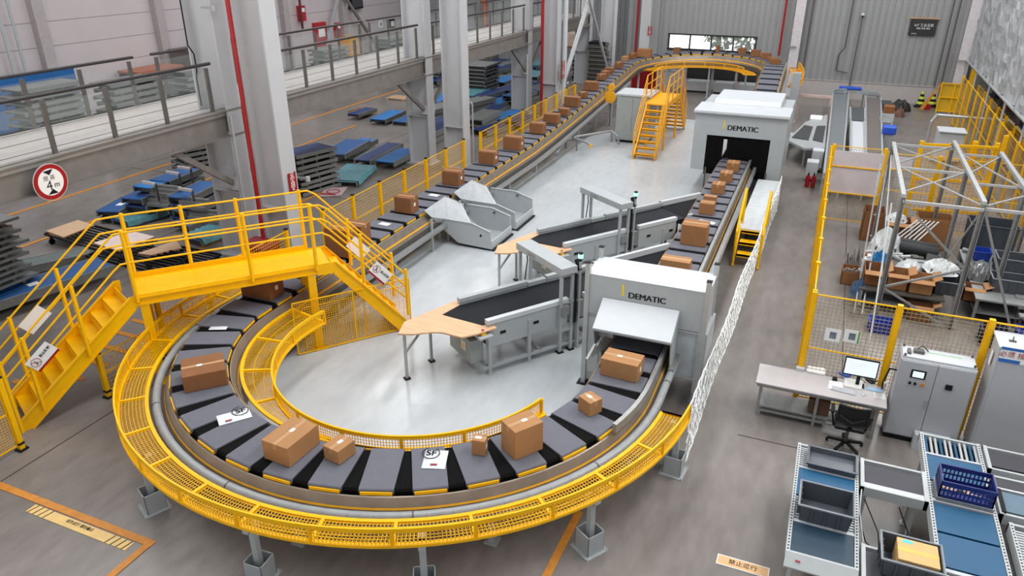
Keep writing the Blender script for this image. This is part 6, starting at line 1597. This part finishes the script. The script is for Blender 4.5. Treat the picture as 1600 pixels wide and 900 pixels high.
for i in range(10):
    x, y = rnd.uniform(1.55, 3.1), rnd.uniform(18.0, 20.8)
    t = thing('scrap_part', (x, y, .25), 'dark loose part lying on the lower shelf of the scrap table', 'part', 'parts on the lower shelf of the scrap table'); MB().cb(x, y, .25, rnd.uniform(.2, .4), rnd.uniform(.15, .3), rnd.uniform(.08, .2), rnd.uniform(0, 3)).build('body', [M_DST, M_PAP, M_CBD][i % 3], t)
# ================================================================== LEFT STORAGE AREA
M_SG = mat('section_grey', (128, 130, 128), .45, .3, var=.12, scale=4)
M_BL2 = mat('bright_blue_belt', (36, 116, 186), .4, var=.16, scale=3)
def section(c, th, L_, W_, z, h, m_, label, group=None, film=False, tag_=False, cat='conveyor section', name='conveyor_section', gap=0.0):
    """one loose belt conveyor section lying at height z"""
    F = Fr((c[0], c[1], 0), th); r = thing(name, (c[0], c[1], z), label, cat, group)
    b = MB(); fbox(b, F, -L_/2+.03, L_/2-.03, -W_/2+.05, W_/2-.05, z+h-.05, z+h)
    for s_ in (-1, 1): b.tube(F(s_*(L_/2-.03), -W_/2+.05, z+h-.03), F(s_*(L_/2-.03), W_/2-.05, z+h-.03), .03, 8)
    b.build('belt', m_, r)
    for s_ in (-1, 1):
        y0, y1 = (W_/2-.05, W_/2) if s_ > 0 else (-W_/2, -W_/2+.05)
        b = MB(); fbox(b, F, -L_/2, L_/2, y0, y1, z+.03, z+h+.01); b.build('side_frame', M_SG, r)
    b = MB(); 
    for a in (-L_*.35, 0, L_*.35): fbox(b, F, a-.04, a+.04, -W_/2+.04, W_/2-.04, max(0, z-gap), z+h*.5)
    b.build('cross_beam', M_DST, r)
    if film:
        b = MB(); n_ = 10; rnd = random.Random(int(c[0]*100))
        A = []; B = []
        for i in range(n_+1):
            a = lerp(-L_/2*.98, L_/2*.98, i/n_); A.append(F(a, -W_/2-.03, z+h+.012+rnd.uniform(0, .05))); B.append(F(a, W_/2+.03, z+h+.012+rnd.uniform(0, .05)))
        b.strip(A, B, 0, True); b.strip([p-Vector((0, 0, h*.7)) + F.v*-.05 for p in A], A, 0, True); b.build('film', M_TEA, r)
    if tag_:
        b = MB(); fbox(b, F, -.25, .0, -.12, .08, z+h+.001, z+h+.004); b.build('label', M_PAP, r)
    return r
def sec_px(pa, pb, ztop, W_, m_, label, h=.22, **k):
    a, b_ = G(*pa, ztop), G(*pb, ztop); d = b_-a; return section(((a.x+b_.x)/2, (a.y+b_.y)/2), math.atan2(d.y, d.x), d.length, W_, ztop-h, h, m_, label, **k)
# tall grey stack at left edge
for i in range(14):
    z = .02+.15*i; off_ = (.0, .35, .1, .5, .15, .3)[i % 6]
    section((-17.95, 9.3+off_*.6), rad(90), 2.6, 1.0, z, .09, M_SG, 'grey metal conveyor section in the tall stack at the left picture edge' if i < 13 else 'topmost grey section of the tall stack at the left picture edge', group='stacked grey sections at the left edge', gap=.06)
sec_px((-60, 478), (165, 408), .42, .95, M_BLU, 'long blue belt section with a white label, lying at the left picture edge', h=.24, tag_=True)
sec_px((-30, 425), (140, 372+18), .3, .7, mat('grey_green_belt', (96, 108, 106), .4), 'grey conveyor section lying behind the blue one at the left picture edge', h=.25)
# trolleys with boards
def trolley(pts, zz, label, board_pts, bm, blabel):
    P = [G(*p, zz) for p in pts]; c = sum(P, Vector())/4; r = thing('platform_trolley', (c.x, c.y, 0), label, 'trolley', None)
    b = MB()
    for i in range(4): b.bar(P[i], P[(i+1) % 4], .05, .06)
    for k in range(1, 8): b.bar(P[0].lerp(P[1], k/8), P[3].lerp(P[2], k/8), .03, .04)
    b.build('frame', M_BK, r)
    for p in P:
        q = p.lerp(c, .1); b = MB(); b.tube((q.x-.025, q.y, .09), (q.x+.025, q.y, .09), .09, 12); b.bar((q.x, q.y, .1), (q.x, q.y, zz), .05, .05); b.build('wheel', M_BK, r)
    B = [G(*p, zz+.05) for p in board_pts]; c2 = sum(B, Vector())/4
    r2 = thing('plywood_board', tuple(c2), blabel, 'board'); b = MB(); b.ext(B, (0, 0, .03)); b.build('board', bm, r2); MB().barpath(B+[B[0]], .01, .034).build('edge', M_CB2, r2)
trolley([(70, 366), (120, 346), (245, 378), (190, 402)], .3, 'black slatted trolley left of the yellow crossing', [(72, 362), (122, 345), (148, 353), (100, 372)], M_PLY, 'plywood board on the left black trolley')
trolley([(135, 400), (190, 376), (300, 400), (250, 428)], .3, 'black slatted trolley in the middle behind the crossing rail', [(146, 381), (205, 362), (242, 371), (186, 393)], mat('pale_ply', (222, 204, 194), .55), 'pale plywood board on the middle black trolley')
trolley([(225, 408), (280, 385), (345, 398), (300, 424)], .25, 'black slatted trolley with tan boards, right behind the crossing rail', [(216, 397), (276, 377), (284, 388), (236, 400)], M_PLY, 'tan board on the right black trolley')
# pile of blue sections left of the nearest columns
PILE = [((168, 330), (212, 305), .42, 'blue belt section at the left end of the blue pile, lowest one', M_BLU, 1),
        ((185, 345), (262, 322), .2, 'film wrapped section on the floor in front of the blue pile', M_BLU, 2),
        ((205, 310), (250, 290), .75, 'blue section second from the left in the blue pile', M_BLU, 0),
        ((222, 292), (268, 275), 1.05, 'upper blue section in the middle of the blue pile', M_BL2, 0),
        ((250, 282), (300, 262), 1.1, 'blue section at the upper rear of the blue pile', M_BLU, 0),
        ((215, 322), (265, 303), .35, 'blue section under the middle of the blue pile', M_BLD, 0),
        ((278, 308), (330, 283), .95, 'upper blue section at the right of the blue pile', M_BLU, 0),
        ((275, 328), (330, 308), .55, 'lower blue section at the right of the blue pile', M_BL2, 0),
        ((282, 350), (332, 333), .3, 'blue section on the floor at the right of the blue pile', M_BLU, 1),
        ((300, 372), (345, 355), .25, 'blue section with film near the foot of the left column', M_BL2, 2)]
for pa, pb, z, lab, m_, fl in PILE:
    sec_px(pa, pb, z, .8, m_, lab, film=fl == 2, tag_=fl == 1)
    a_, b2_ = G(*pa, z), G(*pb, z); dd_ = b2_-a_; zz_ = z-.22-.24; kk = 0
    while zz_ > -.12:
        kk += 1; section(((a_.x+b2_.x)/2+.06*(kk % 2), (a_.y+b2_.y)/2+.1*(kk % 3)-.1), math.atan2(dd_.y, dd_.x)+.05*(kk % 2), dd_.length, .8, max(0, zz_), .2, M_BLD if kk % 2 else M_SG, 'belt section buried under others in the blue pile beside the left column', group='sections buried in the blue pile', gap=.05); zz_ -= .24
for i, (px, py, z) in enumerate(((233, 286, 1.25), (270, 270, 1.3), (288, 262, 1.35), (290, 296, 1.2))):
    p = G(px, py, z); r = thing('side_guide', tuple(p), ('leftmost', 'second', 'third', 'rightmost')[i]+' pale guide bar lying on top of the blue pile', 'guide bar')
    MB().bar(p-Vector((.28, 0, 0)), p+Vector((.28, -.02, 0)), .06, .08).build('bar', mat('guide_pale', (206, 192, 188), .5), r); MB().bar(p+Vector((.26, 0, 0)), p+Vector((.26, 0, -.55)), .05, .06).build('stem', M_DST, r)
for i, (px, py, z) in enumerate(((250, 318, .55), (305, 322, .7), (262, 302, .85), (322, 340, .4))):
    p = G(px, py, z); r = thing('frame_piece', tuple(p), ('left front', 'right front', 'middle', 'far right')[i]+' bare grey frame part stuck in the blue pile', 'frame')
    for k in range(3): MB().bar(p+Vector((-.5, .1*k-.2, .1*k)), p+Vector((.5, .1*k-.1, .1*k)), .1, .1).build('rail', M_SG, r)
# stacks with grey ends
def stack(px, py, n, L_, W_, th, dz, top_m, label, grp, zoff=0):
    q = G(px, py); rnd = random.Random(px)
    for i in range(n):
        section((q.x+rnd.uniform(-.06, .06), q.y+rnd.uniform(-.06, .06)), th+rnd.uniform(-.03, .03), L_, W_, zoff+dz*i, dz*.7, top_m if i == n-1 else M_BK if top_m is M_BLD else M_SG,
                (label if i < n-1 else 'topmost section of the ' + grp), group=grp, gap=dz*.32)
stack(487, 296, 8, 1.7, 1.1, rad(75), .19, M_BLD, 'dark section in the stack right of the nearest thick column', 'dark stack right of the nearest column')
stack(310, 262, 9, 1.5, 1.2, rad(70), .2, M_SG, 'grey roller section in the tall stack behind the walkway strut', 'grey stack behind the walkway strut')
q = G(300, 285); r = thing('red_bar', tuple(q), 'red bar lying in the blue pile under the walkway strut', 'bar'); MB().bar(q+Vector((-.6, 0, .5)), q+Vector((.9, .1, .5)), .08, .08).build('bar', M_RED, r); MB().bar(q+Vector((-.6, 0, .0)), q+Vector((-.6, 0, .5)), .08, .08).build('bracket', M_DST, r)
r = sec_px((535, 283), (565, 258), .22, 1.1, M_TEA, 'low teal film wrapped section right of the dark stack', film=True)
sec_px((520, 240), (560, 218), .45, 1.1, M_BLU, 'wide blue section behind the teal wrapped one, left of a pair')
sec_px((540, 234), (578, 216), .35, .8, M_BL2, 'bright blue section overlapping the wide blue one')
sec_px((566, 250), (618, 223), .3, .75, M_BLD, 'dark blue section on the floor left of the second slim column')
sec_px((600, 252), (640, 232), .35, .9, M_BL2, 'blue section with turquoise end beside the second slim column')
sec_px((552, 248), (590, 232), .12, .5, M_SG, 'flat pale grey frame between two blue sections', h=.1)
sec_px((590, 186), (622, 172), .3, .9, M_BL2, 'bright blue section farther back, left of the strut of the second column')
sec_px((624, 190), (648, 180), .2, .8, M_BLU, 'small blue section beside the second slim column, far side')
q = G(567, 176); r = thing('pallet', tuple(q), 'pallet with dark parts standing alone on the floor beyond the blue sections', 'pallet')
for k in range(5): MB().box(q.x-.55, q.y-.5+.22*k, .1, q.x+.55, q.y-.36+.22*k, .13).build('slat', M_CBD, r)
for k in (-.5, 0, .5): MB().box(q.x+k-.05, q.y-.5, 0, q.x+k+.05, q.y+.5, .1).build('runner', M_CBD, r)
sec_px((552, 178), (580, 168), .32, .7, M_BLD, 'dark section lying on the lone pallet', h=.18)
q = G(625, 155); r = thing('pallet', tuple(q), 'pallet under the walkway near the second slim column', 'pallet')
for k in range(4): MB().box(q.x-.6, q.y-.5+.25*k, .1, q.x+.6, q.y-.36+.25*k, .13).build('slat', M_PLY, r)
for k in (-.5, .5): MB().box(q.x+k-.05, q.y-.5, 0, q.x+k+.05, q.y+.5, .1).build('runner', M_PLY, r)
# floor board with red print
r = thing('warning_board', (-15.6, 20.3, .02), 'white board with red print lying on the floor in front of the dark stack', 'sign')
P = [G(497, 309), G(510, 296), G(543, 294), G(533, 307)]
MB().ext([p+Vector((0, 0, .02)) for p in P], (0, 0, .03)).build('board', mat('board_rose', (196, 168, 172), .5), r)
c = sum(P, Vector())/4; b = MB()
for i in range(16):
    a0, a1 = 2*pi*i/16, 2*pi*(i+1)/16; b.bar(c+Vector((.22*cos(a0), .22*sin(a0), .055)), c+Vector((.22*cos(a1), .22*sin(a1), .055)), .04, .01)
b.build('symbol', M_RED, r); MB().bar(P[0].lerp(P[1], .3)+Vector((0, 0, .055)), P[3].lerp(P[0], .3)+Vector((0, .1, .055)), .12, .008).build('red_band', M_RED, r)
# red box at the foot of column
r = thing('red_case', (-13.9, 14.0, 0), 'red extinguisher case at the foot of the nearest thick column', 'case')
MB().box(-13.7, 13.9, 0, -12.9, 14.5, .75).build('body', M_RED, r, bevel=.02); MB().box(-13.75, 13.85, .75, -12.85, 14.55, .8).build('lid', mat('red_dull', (150, 52, 56), .5), r, bevel=.01)
# far field of wrapped sections seen between columns
FIELD = [(684, 200, 'd'), (688, 168, 'b'), (684, 150, 's'), (690, 135, 'd'), (740, 192, 'b'), (755, 196, 's'), (770, 178, 'd'), (742, 172, 's'), (792, 186, 'b'), (760, 160, 'd'), (785, 163, 'b'), (800, 150, 'd'), (768, 146, 's'), (790, 137, 'b'), (805, 128, 'b'), (790, 118, 'd'), (745, 122, 's'), (775, 110, 'd'), (802, 104, 'b'), (760, 100, 's'), (790, 96, 'd'), (838, 112, 'b'), (842, 98, 'd'), (836, 128, 't'), (838, 140, 'd'), (843, 88, 'b'), (812, 195, 'd'), (678, 218, 'd'), (775, 205, 'd'), (680, 184, 's'), (692, 176, 'd'), (686, 121, 'b'), (692, 106, 't'), (738, 160, 'b'), (752, 112, 't'), (768, 118, 'b'), (782, 126, 's'), (796, 110, 's'), (770, 92, 'd'), (784, 88, 'b'), (800, 92, 's'), (745, 104, 'd'), (838, 120, 'd'), (844, 106, 't'), (838, 80, 's'), (845, 150, 's'), (765, 132, 'b'), (814, 160, 'b')]
for i, (px, py, k) in enumerate(FIELD):
    q = G(px, py); m_ = {'d': M_BLD, 'b': M_BL2, 's': M_SG, 't': M_TEA}[k]
    nm = {'d': 'dark blue', 'b': 'bright blue', 's': 'grey', 't': 'teal wrapped'}[k]
    rnd = random.Random(i); 
    for lv in range(1 + i % 2):
        section((q.x, q.y), rad(85+rnd.uniform(-14, 14)), 2.4, 1.0, .0+.28*lv, .26, m_ if lv == i % 2 else M_SG, nm + ' belt section in the crowded field of sections beyond the second thick column', group='%s sections beyond the second thick column' % nm, film=k in 'tb' and i % 3 == 0)
stack(752, 150, 9, 1.9, 1.5, rad(88), .21, M_SG, 'grey section in the square stack right of the second thick column', 'square grey stack beyond the second thick column')
stack(683, 132, 5, 1.9, 1.3, rad(88), .25, M_SG, 'grey section in the stack seen between the second column pair', 'grey stack between the second column pair')
stack(915, 122, 8, 1.6, 1.2, rad(80), .25, M_BLD, 'black and blue section in the stack behind the crossing braces', 'dark stack behind the crossing braces')
stack(935, 130, 10, 1.2, 1.2, rad(90), .26, M_BK, 'black section in the tall stack right of the crossing braces', 'black stack right of the crossing braces')
# wrapped pallets of cartons high on shelves behind the braces
for px, py, lab in ((897, 62, 'shrink wrapped pale cartons seen left of the crossing braces'), (934, 62, 'shrink wrapped pale cartons seen right of the crossing braces'), (936, 46, 'white and yellow wrapped load seen right of the crossing braces')):
    q = AX(px, py+10, -16.6 if py > 50 else -17.6); r = thing('wrapped_load', tuple(q), lab, 'load')
    z = q.z; MB().cb(q.x, q.y, z, 1.0, 1.0, .9 if py > 50 else .45).build('cartons', mat('pale_cartons', (206, 180, 164), .6, var=.2, scale=4), r, bevel=.06)
    if py < 50: MB().cb(q.x, q.y, z+.1, 1.02, 1.02, .15).build('band', M_YO, r)
    MB().cb(q.x, q.y, z-.12, 1.1, 1.1, .12).build('pallet_base', M_CBD, r)
    t = thing('storage_rack', (q.x, q.y, 0), 'grey rack holding the ' + lab, 'rack'); MB().cb(q.x, q.y, z-.18, 1.2, 1.2, .06).build('shelf', M_STL, t)
    for sx in (-.55, .55):
        for sy in (-.55, .55): MB().bar((q.x+sx, q.y+sy, 0), (q.x+sx, q.y+sy, z-.15), .06, .06).build('upright', M_STL, t)
# things behind the walkway, left part
r = thing('blue_partition', (-30.6, 18, 0), 'blue panelled partition along the left wall, seen through the walkway glass', 'partition')
MB().box(-30.9, 8, 0, -30.7, 23.2, 3.1).build('panel', mat('partition_blue', (32, 96, 158), .5, var=.1), r); MB().box(-30.92, 8, 3.1, -30.66, 23.2, 3.16).build('top_edge', M_LG, r)
MB().box(-30.69, 20.2, 2.2, -30.66, 21.0, 2.5).build('green_sign', mat('sign_green', (20, 150, 96), .5), r)
def stack_box(x, y, n, lab, grp, L_=2.4):
    for i in range(n): section((x, y+.1*(i % 2)), rad(90), L_, 1.1, .02+.25*i, .17, M_SG, lab if i < n-1 else 'topmost section of the ' + grp, group=grp, gap=.085)
stack_box(-26.5, 15.0, 13, 'grey conveyor section stacked behind the walkway, left stack', 'left grey stack behind the walkway')
stack_box(-26.0, 18.2, 14, 'grey conveyor section stacked behind the walkway, second stack', 'second grey stack behind the walkway')
stack_box(-25.5, 21.4, 13, 'grey conveyor section stacked behind the walkway, third stack', 'third grey stack behind the walkway')
stack_box(-25.2, 24.8, 13, 'grey conveyor section stacked behind the walkway, right stack', 'right grey stack behind the walkway')
stack_box(-26.5, 36.0, 11, 'grey conveyor section stacked behind the second walkway bay', 'grey stack behind the second walkway bay')
stack_box(-26.0, 42.0, 11, 'grey conveyor section stacked behind the farther walkway bay', 'grey stack behind the farther walkway bay')
for y0, y1, z1, m_, lab in ((25.6, 28.2, 2.5, mat('kiosk_dark', (62, 56, 58), .5), 'dark kiosk with an orange top edge at the left wall behind the walkway'), (28.8, 31.0, 3.1, mat('cab_taupe', (112, 104, 104), .5), 'taupe cabinet at the left wall behind the walkway'), (33.2, 35.6, 3.2, mat('cab_pale', (160, 156, 154), .5), 'pale grey cabinet at the left wall beside the nearest columns')):
    r = thing('wall_cabinet', (-30.2, (y0+y1)/2, 0), lab, 'cabinet'); MB().box(-30.9, y0, .1, -29.6, y1, z1).build('body', m_, r); MB().box(-30.85, y0+.05, 0, -29.65, y1-.05, .1).build('plinth', M_BK, r)
    MB().box(-30.95, y0-.05, z1, -29.55, y1+.05, z1+.1).build('top_edge', mat('top_orange', (168, 104, 80), .5) if y0 < 26 else M_DST, r)
def wall_thing(px, py, w_, h_, m_, name, lab, cat, d_=.3, x=-31.3):
    q = AX(px, py, x+.3); r = thing(name, tuple(q), lab, cat); MB().box(x, q.y-w_/2, q.z-h_/2, x+d_, q.y+w_/2, q.z+h_/2).build('body', m_, r)
    return r, q
M_WR = mat('wall_red', (176, 40, 48), .5)
for px, py, w_, h_, lab in ((504, 63, 1.1, 2.2, 'red fire hose cabinet at the left wall behind the second walkway bay'), (474, 21, .5, .9, 'small red sign high on the left wall'), (530, 47, .5, .9, 'small red sign on the left wall right of the red cabinet')):
    r, q = wall_thing(px, py, w_, h_, M_WR, 'fire_cabinet' if w_ > 1 else 'red_sign', lab, 'cabinet' if w_ > 1 else 'sign')
    MB().box(-31.0, q.y-w_*.3, q.z+h_*.1, -30.98, q.y+w_*.3, q.z+h_*.35).build('print', M_PAP, r)
r, q = wall_thing(545, 76, .9, 1.7, M_YO, 'yellow_stand', 'yellow stand at the left wall right of the red cabinet', 'stand', .8); MB().box(-30.5, q.y-.3, q.z, -30.48, q.y+.3, q.z+.3).build('label', M_OR, r)
r, q = wall_thing(558, 3, 1.4, .9, M_BK, 'dark_screen', 'black screen hung high on the left wall', 'screen'); MB().box(-31.0, q.y-.6, q.z-.35, -30.98, q.y+.6, q.z+.35).build('display', M_CHAR, r)
r, q = wall_thing(617, 37, .7, .6, M_BK, 'wall_frame', 'small black and white frame on the wall left of the second slim column', 'frame', .1); MB().box(-31.195, q.y-.22, q.z-.18, -31.19, q.y+.22, q.z+.18).build('picture', M_PAP, r)
r, q = wall_thing(600, 38, .5, .5, M_PAP, 'paper_notice', 'small white notice on the wall left of the framed one', 'notice', .05); MB().box(-31.245, q.y-.1, q.z-.1, -31.24, q.y+.1, q.z+.1).build('print', M_DST, r)
for y in (20.6, 21.1): pipe([(-30.8, y, .05), (-30.8, y, 11)], .06, M_LG, 'wall_pipe', ('left' if y < 21 else 'right')+' one of two thin pipes on the left wall above the blue partition', 'pipe')
pipe([(-30.8, 36.5, .05), (-30.8, 36.5, 11)], .14, M_BK, 'wall_pipe', 'black vertical pipe on the left wall right of the nearest columns', 'pipe')
pipe([(-30.8, 39.4, 3.2), (-30.8, 39.4, 11)], .08, mat('dark_red', (96, 30, 40), .5), 'wall_pipe', 'dark red vertical pipe above the fire hose cabinet', 'pipe')
for k, (a, c) in enumerate((((-30.7, 40.5, 8.5), (-30.7, 47.5, 1.2)), ((-30.7, 41.2, 1.2), (-30.7, 46.0, 9.5)))):
    b = MB(); b.bar(a, c, .12, .2); b.build('wall_brace', M_BM if k == 0 else M_LG, label=('dark' if k == 0 else 'pale')+' diagonal brace on the left wall in the second bay', cat='brace')
# orange floor stand frames far behind
for px, lab in ((757, 'left orange post behind the third walkway bay'), (796, 'right orange post behind the third walkway bay')):
    q = AX(px, 12, -24); r = thing('orange_post', (q.x, q.y, 0), lab, 'post'); MB().box(q.x-.15, q.y-.15, 0, q.x+.15, q.y+.15, q.z+1).build('shaft', mat('orange_post', (196, 92, 44), .5), r); MB().box(q.x-.3, q.y-.3, 0, q.x+.3, q.y+.3, .1).build('base', M_DST, r)
# column clamps and brackets
for x, y, z, lab in ((-12.45, 15.3, 2.35, 'small grey valve bracket on the nearest thick column above the crossing rail'), (-14.05, 14.6, 6.6, 'small bracket high on the left column of the nearest pair'), (-12.4, 36.3, 1.6, 'clamp on the white drain pipe of the third column')):
    r = thing('pipe_bracket', (x, y, z), lab, 'bracket'); MB().bar((x-.3, y, z), (x+.12, y, z), .05, .05).build('arm', M_STL, r); MB().tube((x+.1, y, z-.06), (x+.1, y, z+.06), .06, 10).build('clamp', M_LG, r)
